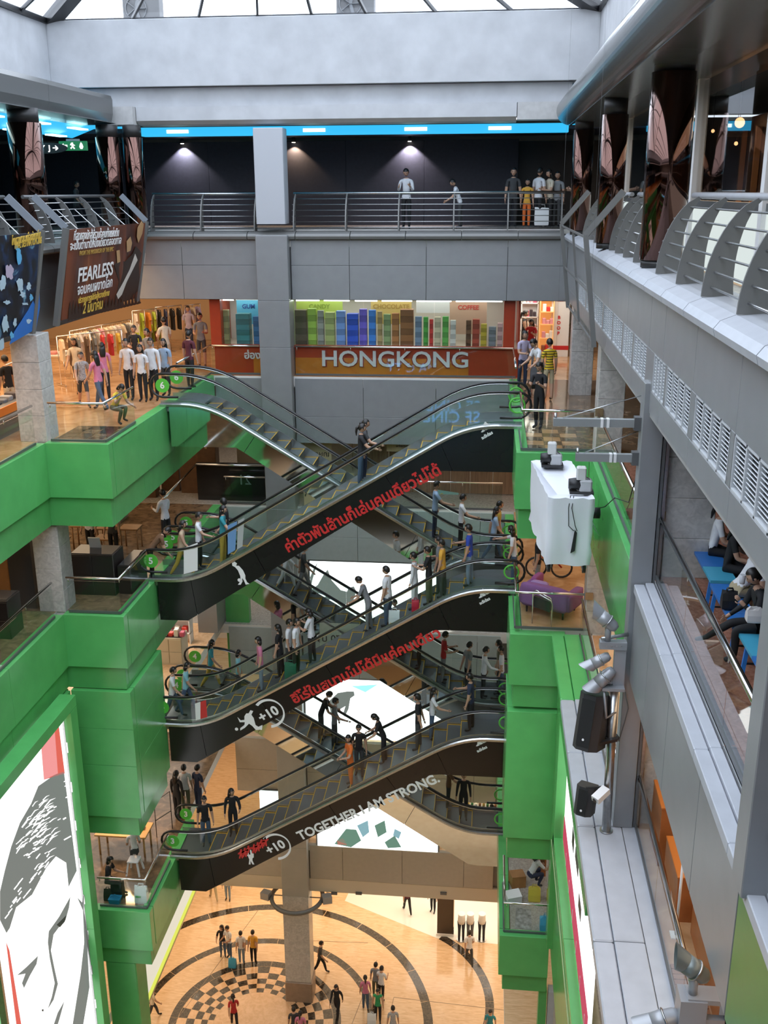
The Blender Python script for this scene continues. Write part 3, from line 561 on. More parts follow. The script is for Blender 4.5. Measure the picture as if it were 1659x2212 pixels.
rail('glass railing with steel handrail in front of the large red and amber shop sign', [(XN-.1, YB+.08), (-7.5, YB+.08)], L[6]+.03); rail('glass railing before the big grey shop letters, right of the column', [(-6.3, YB+.08), (XB+.1, YB+.08)], L[6]+.03, pan=1.85)
rail('glass railing at the upper right escalator landing by the security woman', [(XB+.1, YB), (XB+.1, 29.3)], L[6]+.03)
rail('glass railing over the upper right green nib', [(XB+.12, 25.3), (XB+.12, YF+.15), (2.5, YF+.15)], L[6]+.05)
rail('glass railing beyond the hanging white box, at the upper right gallery', [(2.52, YF-.1), (2.52, 15.55)], L[6]+.05)
rail('glass railing with handrail round the dark counters', [(XL+.1, YF+.15), (XN-.12, YF+.15), (XN-.12, 25.4)], L[5]+.05)
rail('glass railing with handrail below the brown cartons at far left', [(XL-.12, 6), (XL-.12, YF-.25)], L[5]+.05)
rail('glass railing in front of the purple sofa', [(XB+.12, 25.3), (XB+.12, YF+.15), (2.48, YF+.15)], L[5]+.05)
rail('glass railing with handrail right of the purple sofa column', [(2.40, YF-.1), (2.40, 15.6)], L[5]+.022)
rail('glass railing at the back before the wooden wall', [(-3.6, YB+.14), (.62, YB+.14)], L[5]+.002); rail('glass railing behind the crossing escalators at the back left', [(XN+.1, YB+.1), (-7.5, YB+.1)], L[5]+.03)
rail('glass railing round the lower left nib where the woman sits', [(XL+.1, YF+.15), (XN-.12, YF+.15), (XN-.12, 25.4)], L[3]+.05)
rail('glass railing round the lower right nib by the yellow bags', [(XB+.12, 25.3), (XB+.12, YF+.15), (2.3, YF+.15)], L[3]+.05)
rail('glass railing with thick steel handrail before the blue benches', [(2.71, 5.5), (2.71, 15.3)], L[6]+.02, .97, r=.04, pan=2.4); rail('glass railing with steel handrail before the orange boxes', [(2.7, 6.5), (2.7, 15.3)], L[5]+.02, .97, r=.04, pan=2.4)
for X, z in ((2.71, L[6]+.99), (2.70, L[5]+.99), (2.58, L[5]+1.0), (2.56, L[6]+1.0)): tag(MB().box(X-.09, X+.09, 15.33 if X > 2.65 else 23.13, 15.35 if X > 2.65 else 23.17, z-.09, z+.09).build('wall_flange', mat('brass_plate', (.45, .33, .2), .35, metal=.7)), {L[6]+.99: 'square brass wall plate at the end of the bench railing', L[5]+.99: 'square brass wall plate at the end of the orange box railing'}.get(z, 'square brass wall plate holding a handrail on the stone column, %s one' % ('upper' if z > 25 else 'lower')), 'plate')
# ------------------------------------------------------------------ storey 7 railings: curved fins with bars
def fin_rail(label, axis, at, s, u0, u1, fins, zt=30.93, m=FIN, bars=6, top=None):
    t = thing('curved_fin_railing', label, 'railing', (at, u0, 29.8) if axis == 'x' else (u0, at, 29.8))
    P = (lambda a, u, z: (at+s*a, u, z)) if axis == 'x' else (lambda a, u, z: (u, at+s*a, z)); H = zt-29.83
    cur = lambda f: .02+.66*(1-math.sqrt(max(0, 1-(.985*f)**2)))**.9   # outer edge leans back towards the top
    for u in fins:
        n = 12; out = [(cur(i/n), 29.83+H*i/n) for i in range(n+1)]; inn = [(cur(i/n)+.30*(1-i/n)**.6+.06, 29.83+H*i/n) for i in range(n, -1, -1)]
        poly = [P(a, u-.02, z) for a, z in out+inn]; mb = MB(); N = len(poly); Q = [P(a, u+.02, z) for a, z in out+inn]
        fs = [(i, i+1, N-2-i, N-1-i) for i in range(n)]; fs2 = [(N+a, N+d, N+c, N+b) for a, b, c, d in fs]
        mb.add(poly+Q, fs+fs2+[(i, (i+1) % N, N+(i+1) % N, N+i) for i in range(N)]).build('fin', m, t)
    for k in range(1, bars+1):
        f = (k-.35)/(bars+.6); a = cur(f)+.10; MB().tube([P(a, u0, 29.83+H*f), P(a, u1, 29.83+H*f)], .014, 6).build('bar', STEEL if m is FIN else m, t)
    MB().tube([P(cur(1)+.02, u0, zt), P(cur(1)+.02, u1, zt)], .045, 8).build('top_rail', top or GREYL, t); return t
fin_rail('curved fin railing with white top rail, nearest on the right', 'x', 2.42, 1, 5.0, 16.35, [7.2, 9.0, 10.5, 12.3, 14.0, 15.75])
fin_rail('curved fin railing between the two copper columns on the right', 'x', 2.42, 1, 17.9, 22.35, [18.3, 19.7, 21.0, 22.1])
fin_rail('curved fin railing at the far right corner', 'x', 2.42, 1, 23.4, 29.5, [23.9, 25.4, 27.0, 28.6])
fin_rail('dark curved fin railing above the wine red film banner', 'x', -10.75, -1, 24.9, 31.2, [25.2, 26.8, 28.4, 30.0], top=GREYD)
fin_rail('curved fin railing above the blue film banner at left edge', 'x', -10.75, -1, 12.0, 23.9, [13.5, 15.5, 17.5, 19.5, 21.4, 22.9], top=GREYD)
fx = [gy(p, 450, YB+.2).x for p in (430, 745, 860, 980, 1098)]
fin_rail('straight run of back railing left of the column', 'y', YB+.02, 1, gy(318, 450, YB).x, gy(552, 450, YB).x, [gy(p, 450, YB).x for p in (322, 430, 547)], zt=30.97, top=STEEL)
fin_rail('straight run of back railing right of the column', 'y', YB+.02, 1, gy(627, 450, YB).x, gy(1222, 450, YB).x, [gy(p, 450, YB).x for p in (632, 745, 860, 980, 1098, 1215)], zt=30.97, top=STEEL)
# ------------------------------------------------------------------ lit advertising
def gp(px, py, p0, n): d = V(ray(px, py)); e = V((0, 0, EZ)); return e+d*((V(p0)-e).dot(V(n))/d.dot(V(n)))
def print_on(parent, nm, m, poly, p0, n, lift=.004, t=.004, k=1, ox=0, oy=0):
    N = V(n).normalized(); P = [gp(ox+x*k, oy+y*k, V(p0)+N*lift, n) for x, y in poly]; return MB().prism(P, N*t).build(nm, m, parent)
LBW = emit('light_box_white', (1, 1, .98), 1.6); LBG = emit('light_box_grey_print', (.30, .33, .31), .62); LBD = emit('light_box_dark_print', (.08, .1, .09), .3)
LBR = emit('light_box_red_print', (1, .16, .12), .75); LBP = emit('light_box_pink_print', (1, .35, .35), .9)
t = thing('poster_light_box', 'giant backlit portrait poster in a green frame at lower left', 'light box', (-10.45, 20, 7.3))
PX = -10.45
MB().box(PX-.12, PX, 17.6, 22.0, 7.25, 18.54).build('lit_panel', LBW, t)
MB().box(PX-.1, PX+.05, 22.0, 22.06, 7.25, 18.54).box(PX-.1, PX+.05, 17.52, 17.6, 7.25, 18.54).build('steel_edge', STEEL, t)
Q = lambda nm, m, poly, lift=.004, k=1/2.902: print_on(t, nm, m, poly, (PX, 0, 0), (1, 0, 0), lift, .004, k, 0, 1450)
Q('red_band', LBR, [(250, 375), (356, 248), (405, 640), (275, 680)]); Q('pink_band', LBP, [(250, 375), (335, 275), (362, 640), (275, 680)], .008)
Q('white_mark', LBW, [(285, 330), (352, 275), (350, 330), (318, 350), (300, 385), (278, 415)], .014)
Q('hair_print', LBG, [(400, 630), (340, 650), (240, 720), (195, 830), (125, 950), (70, 1100), (30, 1250), (0, 1380), (0, 1560), (40, 1640), (60, 1610), (100, 1480), (200, 1400), (290, 1230), (350, 1160), (415, 1200), (430, 1350), (480, 1250)])
rs = random.Random(8)
for i in range(46):
    x = rs.uniform(90, 410); y = 690+rs.uniform(0, 480)
    if x < 380-(y-690)*.62 or (y > 1120 and x > 280): continue
    l = rs.uniform(15, 55); w = rs.uniform(2, 5); Q('hair_highlight', LBW, [(x, y), (x+l*.8, y-l*.45), (x+l*.8+w, y-l*.4+w), (x+w, y+w*1.6)], .009)
for i in range(26):
    u = rs.uniform(0, 1); x = 20+u*260+rs.uniform(-30, 30); y = 1500-u*330+rs.uniform(-60, 60); l = rs.uniform(20, 60)
    Q('hair_highlight', LBW, [(x, y), (x+l*.5, y-l*.6), (x+l*.5+5, y-l*.55), (x+4, y+6)], .009)
for i in range(70):
    u = rs.uniform(0, 1); v = rs.uniform(-1, 1); x = 150+v*95+u*120; y = 1130-u*330+abs(v)*120+v*60; l = rs.uniform(30, 85); w = rs.uniform(2, 4.5); b_ = rs.uniform(-.15, .35)
    if 60 < x < 405 and y > 700+max(0, 240-x)*1.15 and not (y > 1180 and x > 300): Q('hair_highlight', LBW, [(x, y), (x+l*.45, y-l*(.35+b_)), (x+l*.9, y-l*(.5+b_)), (x+l*.5, y-l*(.28+b_)), (x+w, y+w)], .009)
Q('cheek_shadow', LBG, [(485, 1420), (520, 1500), (528, 1700), (505, 1900), (450, 2250), (515, 2250), (560, 1980), (545, 1700), (515, 1450)])
Q('brow_and_nose', LBG, [(300, 1700), (306, 1630), (370, 1540), (440, 1415), (432, 1480), (410, 1560), (372, 1600), (335, 1650), (318, 1750), (340, 1860), (362, 1960), (335, 2060), (300, 2115), (325, 2040), (343, 1955), (312, 1800)])
Q('eye_print', LBG, [(108, 1905), (165, 1855), (237, 1785), (228, 1835), (188, 1905), (150, 1985), (138, 1955), (160, 1895)])
Q('eye_print', LBD, [(355, 1590), (415, 1530), (405, 1570), (375, 1605)], .008); Q('lip_line', LBG, [(325, 2250), (362, 2140), (402, 2070), (372, 2180), (350, 2250)]); Q('mole_print', LBD, [(262, 2120), (272, 2118), (272, 2132), (263, 2132)])
Q('red_side_band', LBR, [(38, 1700), (58, 1750), (140, 2260), (108, 2260)])
for k in range(9): MB().box(PX+.05, PX+.08, 22.0, 22.04, 8.2+k*1.15, 8.5+k*1.15).build('frame_clip', CHROME, t)
# right one, seen edge-on
t = thing('poster_light_box', 'backlit white poster with a red foot band seen edge-on at right', 'light box', (2.2, 19, 15.4))
MB().box(2.18, 2.26, 15.6, 22.05, 15.64, 18.8).build('lit_panel', LBW, t); MB().box(2.17, 2.18, 15.6, 22.05, 15.64, 16.3).build('red_band', emit('rose_print', (.65, .03, .12), .8), t)
for k in range(6): MB().box(2.165, 2.175, 16+k, 16.05+k, 15.62, 15.95).build('frame_clip', WHITE, t)
for (y0, z0, dy, dz) in ((17.6, 16.8, .5, .3), (18.5, 17.2, .7, .25), (19.6, 17.0, .4, .4), (20.3, 17.6, .6, .2)): MB().box(2.17, 2.18, y0, y0+dy, z0, z0+dz).build('dark_lettering', BLACK, t)
# three white screens at the back
LBC = emit('light_box_cool_white', (.93, 1, 1), 2.6); SHP = emit('grey_figure_print', (.30, .36, .33), .55); CYB = emit('cyan_edge_print', (.35, .9, 1), 1.2)
def screen(label, x0, x1, z0, z1):
    t = thing('light_box_screen', label, 'light box', ((x0+x1)/2, YB, z0)); MB().bbox(x0, x1, YB-.02, YB+.2, z0, z1, .01).build('lit_panel', LBC, t)
    MB().box(x0-.06, x1+.06, YB, YB+.22, z1, z1+.05).box(x0-.06, x0, YB, YB+.22, z0, z1).box(x1, x1+.06, YB, YB+.22, z0, z1).build('frame', GREYD, t); return t
t1 = screen('white backlit screen with grey figure shapes, upper one behind the escalators', -6.0, -1.0, 16.3, 18.72)
t2 = screen('white backlit screen with a grey figure shape, lower one behind the escalators', -6.3, -1.0, 11.8, 14.2)
t3 = screen('white backlit screen with green shapes above the ground floor beam', -6.0, -1.4, 7.12, 9.3)
S = lambda t, m, pts, k=1/3.0164, ox=650, oy=1250, lift=.022: print_on(t, 'printed_figure', m, pts, (0, YB, 0), (0, -1, 0), lift, .004, k, ox, oy)
S(t1, SHP, [(60, 80), (110, 40), (150, -30), (175, -60), (200, 10), (260, 75), (300, 85), (310, 60), (345, 50), (360, 80), (350, 120), (335, 155), (300, 160), (270, 190), (200, 130), (130, 100)])
S(t1, SHP, [(60, -10), (80, -60), (110, -110), (95, -60), (75, 10), (65, 60)]); S(t1, SHP, [(150, 120), (200, 105), (215, 130), (170, 140)])
S(t2, SHP, [(180, 800), (240, 745), (300, 735), (345, 735), (350, 760), (322, 780), (310, 850), (285, 900), (275, 880), (290, 830), (240, 860), (235, 980), (215, 985), (200, 900)])
S(t2, CYB, [(330, 700), (500, 690), (420, 740)])
GP = emit('green_print', (.18, .36, .27), .7); BP = emit('blue_print', (.3, .55, .62), .8); RP = emit('red_print', (.8, .15, .1), .8)
k2 = 1/2.765
for m, p in ((GP, [(200, 340), (270, 250), (330, 255), (360, 320), (300, 360)]), (BP, [(335, 230), (400, 200), (408, 270), (370, 300)]), (GP, [(440, 230), (500, 200), (512, 270), (460, 300)]), (RP, [(215, 320), (250, 305), (278, 345), (220, 345)]), (GP, [(500, 330), (560, 290), (600, 360), (520, 365)]), (BP, [(560, 250), (600, 270), (585, 310), (550, 290)])):
    S(t3, m, p, k2, 650, 1700)
t = thing('light_box_screen', 'small white backlit panel left of the centre column behind the lowest black escalator', 'light box', gy(582, 1752, 32.9)); a, b = gy(560, 1708, 32.9), gy(604, 1752, 32.9)
MB().box(a.x, b.x, 32.9, YB-.002, b.z, a.z).build('lit_panel', LBC, t); MB().box(a.x-.04, b.x+.04, 32.92, YB-.002, a.z, a.z+.04).box(a.x-.04, b.x+.04, 32.92, YB-.002, b.z-.04, b.z).build('frame', GREYD, t)
# blue neon letters on the near wall, seen only in the panes
NEON = emit('blue_neon', (.12, .42, 1.0), 9.0)
t = thing('neon_sign', 'blue neon letters mirrored in the escalator glass', 'sign', (-4, .1, 20)); text('SF CINEMA CITY', .85, (-3.4, .28, 20.05), (-1, 0, 0), (0, 0, 1), NEON, t, 'neon_lettering', .03, .0)
for z in (6.5, 11.5, 15.8, 20.4, 24.9, 29.5): panels_y(rf, .05, (-10.4, -6, -1.8, 2.3), (z-1.4, z), GREY if z > 21 else GREEN, .15)
# hanging film banners on bent frames
def frame_pt(u, y): return {0: V((-10.95, y-.2, 30.95)), 1: V((-10.3, y, 30.2)), 2: V((-10.75, y-.1, 27.85))}[u]
BN = V((2.25, 0, -.45)).normalized(); B0 = V((-10.3, 0, 30.2))
def banner(label, y0, y1, ya, m):
    t = thing('banner_frame', label, 'banner', (-10.6, (y0+y1)/2, 27.8))
    for y in (y0-.16, y1+.16): MB().bar(frame_pt(0, y), frame_pt(1, y), .12, .16).build('frame_arm', mat('blue_grey_arm', (.24, .27, .31), .35, metal=.3), t); MB().bar(frame_pt(1, y), frame_pt(2, y), .12, .16).build('frame_bar', FIN, t)
    R = []; n = 10
    for i in range(n+1):
        y = y0+(y1-y0)*i/n; w = .03*math.sin(i*2.1); R.append([V((-10.3+.0+w, y, 30.16)), V((-10.5+w, y, 29.0)), V((-10.72+w*.5, y, 27.95)), V((-10.74+w*.5, y, 27.95)), V((-10.53+w, y, 29.0)), V((-10.33+w, y, 30.16))])
    MB().loft(R, 0, True, False).build('banner_cloth', m, t)
    for i in range(5):
        y = y0+(y1-y0)*(i+.5)/5; MB().tube([(-10.3, y, 30.15), (-11.0, y+.5, 30.6)], .012, 5).build('tie_cord', WHITE, t)
    return t
bm = marble('wine_red_film_print', (.03, .01, .008), (.19, .05, .018), (.42, .17, .06), scale=.55, rough=.45, stretch=(1, 1.4, .5), lo=.3, hi=.66)
bt = banner('wine red film banner with white and yellow lettering in a bent frame', 25.0, 30.75, 0, bm)
def on_banner(t, body, px0, px1, size, m, bold=.003, lift=.06):
    a, b = gp(*px0, B0+BN*lift, BN), gp(*px1, B0+BN*lift, BN); x = b-a; up = BN.cross(x).normalized(); up = up if up.z > 0 else -up
    o = text(body, size, (a+b)/2, x, up, m, t, 'lettering', .004, bold); xd = x.normalized(); c = (a+b)/2
    w = max(v.co.dot(xd) for v in o.data.vertices)-min(v.co.dot(xd) for v in o.data.vertices); k = x.length/w
    for v in o.data.vertices: v.co += xd*((v.co-c).dot(xd)*(k-1))
YLW = mat('yellow_lettering', (.75, .50, .08), .5); GOLD = mat('ochre_lettering', (.45, .28, .06), .5)
on_banner(bt, 'FEARLESS', (169, 597), (244, 581), .52, WHT, .010); on_banner(bt, 'จอมคนผงาดโลก', (168, 628), (243, 610), .38, WHT, .004)
on_banner(bt, '2 มีนาคม', (180, 668), (222, 657), .40, YLW, .004); on_banner(bt, 'ปรากฏการณ์ต่อสู้ความดีงาม', (170, 650), (236, 633), .22, YLW)
on_banner(bt, 'ที่สุดของนักสู้ผู้รวมใจคนทั้งแผ่นดิน', (160, 511), (257, 503), .30, WHT); on_banner(bt, 'จะเป็นตำนานหนึ่งเดียวตลอดกาล', (152, 533), (262, 519), .30, WHT)
on_banner(bt, 'FROM THE PRODUCER OF THE EPIC', (172, 548), (245, 538), .16, GOLD, .003)
SK2 = mat('ochre_print', (.50, .30, .14), .5); WPR = mat('off_white_print', (.62, .58, .52), .5); DPR = mat('dark_brown_print', (.03, .015, .01), .5)
Bp = lambda m, poly, lift=.05, k=1/2.9625, oy=420: print_on(bt, 'printed_figure', m, poly, B0, BN, lift, .004, k, 0, oy)
Bp(DPR, [(730, 450), (760, 420), (800, 430), (850, 380), (870, 330), (910, 380), (900, 480), (880, 620), (800, 690), (745, 650), (760, 560)])
Bp(WPR, [(865, 380), (880, 420), (840, 500), (810, 560), (780, 640), (755, 670), (745, 640), (790, 560), (830, 480)], .056); Bp(SK2, [(880, 215), (905, 170), (920, 190), (910, 250), (885, 310), (875, 270)], .056)
Bp(SK2, [(810, 300), (835, 270), (845, 310), (835, 360), (812, 370)], .056); Bp(SK2, [(745, 360), (765, 355), (770, 430), (750, 440)], .056); Bp(WPR, [(915, 390), (930, 375), (925, 440), (915, 450)], .056)
for i in range(22): x = 440+i*21; Bp(DPR, [(x, 740-i*2.6), (x+8, 700-i*2.6-rs.uniform(0, 30)), (x+16, 740-i*2.6), (x+22, 800-i*5), (x-4, 810-i*5)], .053)
bm2 = marble('blue_black_film_print', (.004, .005, .01), (.008, .03, .09), (.25, .5, .65), scale=1.7, rough=.4, lo=.46, hi=.62)
bt2 = banner('blue and black film banner with yellow heading at the left edge', 13.0, 23.25, 0, bm2)
Bq = lambda m, poly, lift=.05, k=1/2.9625, oy=420: print_on(bt2, 'printed_shape', m, poly, B0, BN, lift, .004, k, 0, oy)
BLU = mat('blue_print_ink', (.02, .16, .55), .4); PAL = mat('pale_blue_print', (.45, .60, .70), .4); PIN = mat('lilac_print', (.5, .42, .55), .4); BRI = mat('bright_cyan_print', (.12, .45, .75), .4)
Bq(BLU, [(250, 600), (255, 720), (230, 860), (60, 960), (90, 880), (180, 740)])
for m, c in ((PAL, (128, 575, 24, 50)), (PIN, (60, 495, 26, 52)), (PAL, (185, 590, 16, 26)), (PAL, (20, 570, 22, 50)), (PAL, (145, 640, 18, 20)), (PAL, (35, 830, 22, 55)), (PAL, (185, 810, 16, 16)), (PAL, (10, 960, 20, 45)), (BRI, (120, 390, 18, 60)), (BRI, (75, 900, 14, 24)), (PAL, (95, 820, 12, 30)), (BRI, (200, 660, 12, 26)), (PAL, (45, 690, 24, 14)), (PAL, (160, 700, 20, 10)), (BRI, (105, 340, 8, 20))):
    Bq(m, [(c[0]+c[2]*math.cos(a)*w_, c[1]+c[3]*math.sin(a)*w_) for a, w_ in [(2*PI*q/18, rs.uniform(.62, 1.15)) for q in range(18)]], .054)
on_banner(bt2, 'โกงความตาย เหมือนกันทุกทีมา', (26, 522), (88, 507), .26, YLW, .001); on_banner(bt2, 'FINAL DESTINATION 2006', (32, 531), (90, 519), .22, YLW, .002)
# empty bent frame on the right side
t = thing('banner_frame', 'empty bent steel banner frame at the far right corner', 'frame', (2.1, 23, 28))
for y in (21.7, 29.3):
    k_, b_ = V((1.92, y, 30.15)), V((2.2, y-.1, 27.9)); MB().bar(V((2.6, y-.2, 31.0)), k_, .1, .12).build('frame_arm', FIN, t); MB().bar(k_, b_, .1, .12).build('frame_bar', FIN, t)
for x, z in ((1.93, 30.1), (2.06, 29.0), (2.2, 27.95)): MB().bar((x, 21.7, z), (x, 29.3, z), .04, .04).build('cross_bar', FIN, t)
MB().bar((1.95, 25.5, 30.1), (2.2, 25.4, 27.9), .05, .05).build('middle_bar', FIN, t)
# ------------------------------------------------------------------ storey 7: neon coves, spot lamps, signs, columns, storefront
CYAN = emit('cyan_neon', (.035, .52, .95), 1.05); CYANW = emit('cyan_white_tube', (.5, .95, 1.0), 5)
cv = struct('trim_13', (-4, 33.9, 32.8)); MB().box(-11.2, 2.3, 33.75, 34.15, 32.74, 33.0).build('neon_cove', CYAN, cv)
for x in (-10, -5.6, -2.4, .2): MB().box(x-.35, x+.35, 33.7, 33.74, 32.82, 32.92).build('neon_tube', CYANW, cv)
cv = struct('trim_14', (-13, 28, 32.9)); MB().box(-13.75, -13.62, 27.0, 39.0, 32.93, 33.42).build('neon_board', CYAN, cv); MB().prism([(-12.35, 24.8, 33.05), (-12.35, 33.4, 33.05), (-13.6, 34.0, 32.72), (-13.6, 24.2, 32.72)], (0, 0, .05)).build('neon_cove', CYAN, cv)
for y in (26.3, 29.2, 32.0):
    for x in (-12.6, -13.3): MB().box(x-.12, x+.12, y-.55, y+.55, 32.96+(x+12.35)*.27-.02, 32.98+(x+12.35)*.27).build('neon_tube', CYANW, cv)
cv = struct('trim_15', (2.5, 30, 32.9)); MB().tube([(2.45, 30.4, 32.8), (2.2, 32.2, 32.9)], .05, 8).build('neon_tube', CYAN, cv)
def spot(px, py, Y, power, col, label):
    p = gy(px, py, Y); p.z = 32.68; t = thing('ceiling_spot', label, 'lamp', p); MB().cyl((p.x, p.y, p.z+.02), (p.x, p.y, p.z+.19), .08, .06).build('housing', BLACK, t)
    MB().cyl((p.x, p.y, p.z+.005), (p.x, p.y, p.z+.018), .06).build('lens', emit('spot_lens', (1, .9, .78), 14), t)
    l = bpy.data.lights.new('spot', 'SPOT'); l.energy = power; l.color = col; l.spot_size = math.radians(105); l.spot_blend = .35; l.shadow_soft_size = .04
    o = bpy.data.objects.new('spot_beam', l); COL.objects.link(o); o.location = (p.x, p.y-.02, p.z-.01); o.rotation_euler = (math.radians(8), 0, 0)
spot(393, 300, 37.82, 420, (.95, .92, 1), 'round ceiling spot left of the column, washing the dark wall'); spot(885, 298, 37.82, 460, (1, .9, .95), 'round ceiling spot above the man in white, washing the dark wall'); spot(634, 302, 37.82, 220, (1, .7, .45), 'round ceiling spot just right of the column with orange tint')
p = gy(157, 315, 30.5); t = thing('exit_sign', 'green lit exit sign with white arrow and running figure', 'sign', p)
EXG = emit('exit_green', (.01, .22, .08), .8); EXW = emit('exit_white', (1, 1, 1), 1.6)
MB().bbox(p.x-.42, p.x+.42, p.y, p.y+.1, p.z-.13, p.z+.13, .01).build('lit_box', EXG, t); MB().box(p.x-.2, p.x+.2, p.y+.03, p.y+.07, p.z+.13, p.z+.19).build('bracket', GREYL, t)
def ex(pts, ox): MB().prism([(p.x+ox+a*.1, p.y-.003, p.z+b*.1) for a, b in pts], (0, -.006, 0)).build('symbol', EXW, t)
ex([(-1, 0), (-.1, .7), (-.1, .3), (1, .3), (1, -.3), (-.1, -.3), (-.1, -.7)], -.26); ex([(-.3, .9), (.2, .9), (.2, .5), (.8, .1), (.5, 0), (.2, .2), (.3, -.2), (.7, -.8), (.3, -.9), (0, -.4), (-.5, -.9), (-.8, -.6), (-.3, -.2), (-.3, .1), (-.8, .2), (-.7, .4)], 0); ex([(0, 1), (.4, .4), (.6, -.3), (.3, -.9), (.05, -.9), (.05, -.3), (-.05, -.3), (-.05, -.9), (-.3, -.9), (-.6, -.3), (-.4, .4)], .26)
p = gy(100, 320, 30.0); t = thing('oval_sign', 'black oval hanging sign with white symbols beside the exit sign', 'sign', p)
MB().prism([(p.x+.62*math.cos(a), p.y, p.z+.15*math.sin(a)) for a in [2*PI*q/24 for q in range(24)]], (0, .05, 0)).build('board', BLACK, t); text('S  Y  J →', .2, (p.x, p.y-.005, p.z), (1, 0, 0), (0, 0, 1), EXW, t, 'symbols', .003, .006)
def copper(nm, x, y, r, z0, z1, m=COPPER):
    t = struct(nm, (x, y, z0)); MB().cyl((x, y, z0), (x, y, z1), r, n=28).build('mirror_shaft', m, t); MB().cyl((x, y, z1), (x, y, z1+.35), r*.9, n=24).build('black_neck', BLACK, t); MB().cyl((x, y, z0-.12), (x, y, z0), r*.92, n=24).build('black_foot', BLACK, t)
copper('trim_16', 2.72, 17.15, .34, 29.95, 32.72); copper('trim_17', 2.50, 22.85, .27, 29.95, 32.5); copper('trim_18', 2.48, 30.2, .28, 29.95, 32.6)
copper('trim_19', -11.75, 26.3, .42, 29.9, 32.7); copper('trim_20', -12.9, 25.6, .42, 29.9, 32.7); copper('trim_21', -10.95, 32.1, .30, 29.9, 32.62); copper('trim_22', -11.62, 31.8, .36, 29.9, 32.62)
sf = struct('window_1', (3.5, 18, 31.5)); WPAN = emit('white_backlit_panel', (.9, 1, .97), .75)
ms = [6.0, 10.0, 14.0, 18.95, 24.0, 28.6, 32.5]
for a, b in zip(ms, ms[1:]):
    MB().box(3.5, 3.52, a+.06, b-.06, 30.86, 32.75).build('pane', TINTGL, sf); MB().box(3.48, 3.58, a+.1, b-.1, 29.75, 30.72).build('white_panel', WPAN, sf); MB().box(3.47, 3.6, a, b, 30.74, 30.84).build('sill', GREYD, sf)
for y in ms: MB().box(3.42, 3.6, y-.09, y+.09, 29.72, 32.8).build('mullion', WHITE, sf)
ins = struct('wall_right', (6.6, 18, 31)); MB().box(6.6, 6.8, 4, 33, 29.72, 32.8).build('inner_wall', mat('dark_wood_interior', (.07, .045, .035), .5), ins)
for i in range(15): y = 8+i*1.5; MB().box(6.45, 6.58, y, y+.12, 30.2, 32.5).build('wood_slat', mat('amber_wood_slat', (.35, .16, .07), .5), ins)
MB().box(6.4, 6.5, 8, 22, 31.95, 32.06).build('neon_tube', CYAN, ins)
for i, (px, py) in enumerate(((1598, 265), (1522, 268), (1520, 290), (1508, 305), (1540, 283), (1590, 310))):
    q = gx(px, py, 6.2); tag(MB().ball(q, .05 if i else .13).cyl(q, (q.x, q.y, 34.12), .006, n=4, m=1).build('pendant_lamp', [emit('warm_bulb', (1, .45, .18), 8), BLACK]), ['large warm pendant lamp glowing behind the right storefront glass'][0] if i == 0 else 'tiny red orange pendant lamp behind the right storefront glass, '+('', 'highest one', 'second highest', 'lowest one', 'one nearest the big lamp', 'farthest right')[i], 'lamp', None if i == 0 else 'tiny lamps behind the storefront glass')
area_light('storefront_lamp', (5.0, 14, 32.6), 2, 8, 200, WARM); area_light('storefront_lamp', (5.0, 24, 32.6), 2, 8, 200, WARM)
# air conditioners standing outside on the roof
for px, lab in ((306, 'grey air conditioner unit seen through the roof glass, left one'), (768, 'grey air conditioner unit seen through the roof glass, centre one')):
    p = gy(px, 18, 35.0); t = thing('air_conditioner', lab, 'air conditioner', (p.x, 35, 36.1)); x, z = p.x, 36.15
    MB().bbox(x-.6, x+.6, 34.9, 35.4, z, z+.95, .03).build('casing', mat('aged_grey_casing', (.12, .12, .12), .6), t); MB().tube([(x-.15+.34*math.cos(a), 34.88, z+.48+.34*math.sin(a)) for a in [2*PI*q/20 for q in range(20)]], .02, 5, loop=True).build('fan_ring', GREYD, t)
    for k in range(5): a = k*2*PI/5; MB().bar((x-.15, 34.86, z+.48), (x-.15+.32*math.cos(a), 34.86, z+.48+.32*math.sin(a)), .1, .02).build('fan_blade', GREYD, t)
    for q in (-.5, .5): MB().box(x+q-.06, x+q+.06, 34.9, 35.4, z-.12, z).build('foot', GREYD, t)
sbox('floor', -26, 14, 33.5, 60, 35.5, 36.03, mat('roof_deck', (.35, .36, .38), .8))
# ------------------------------------------------------------------ the red shop behind the back railing
hk = struct('wall_back', (-4, 33.35, 25.2))
MB().box(XN, -7.4, 33.3, 33.4, 25.2, 26.12).box(-6.34, .98, 33.3, 33.4, 25.2, 26.12).build('red_dado', REDP, hk)
for px0, px1 in ((455, 478), (1088, 1112)): a, b = gy(px0, 700, 33.3).x, gy(px1, 700, 33.3).x; MB().bbox(a, b, 33.25, 33.6, 26.12, 27.75, .01).build('red_post', REDP, hk)
MB().box(gy(478, 700, 33.3).x, gy(1088, 700, 33.3).x, 33.26, 33.42, 26.12, 26.19).build('window_sill', REDP, hk); MB().box(gy(624, 700, 33.3).x-.02, gy(634, 700, 33.3).x, 33.3, 33.5, 26.19, 27.75).build('green_post', mat('lime_post', (.35, .6, .12), .4), hk)
wx = [gy(p, 700, 33.3).x for p in (478, 624, 786, 938, 1088)]; wn = struct('window_2', (-4, 33.32, 27))
for a, b in zip(wx, wx[1:]): MB().box(a+.01, b-.01, 33.3, 33.312, 26.2, 27.72).build('pane', SHOPGL, wn)
sg = thing('shop_sign', 'big grey rounded HONGKONG letters on the red and amber shop wall', 'sign', (-3.7, 33.28, 25.7))
a, b = gy(548, 790, 33.28), gy(1012, 790, 33.28)
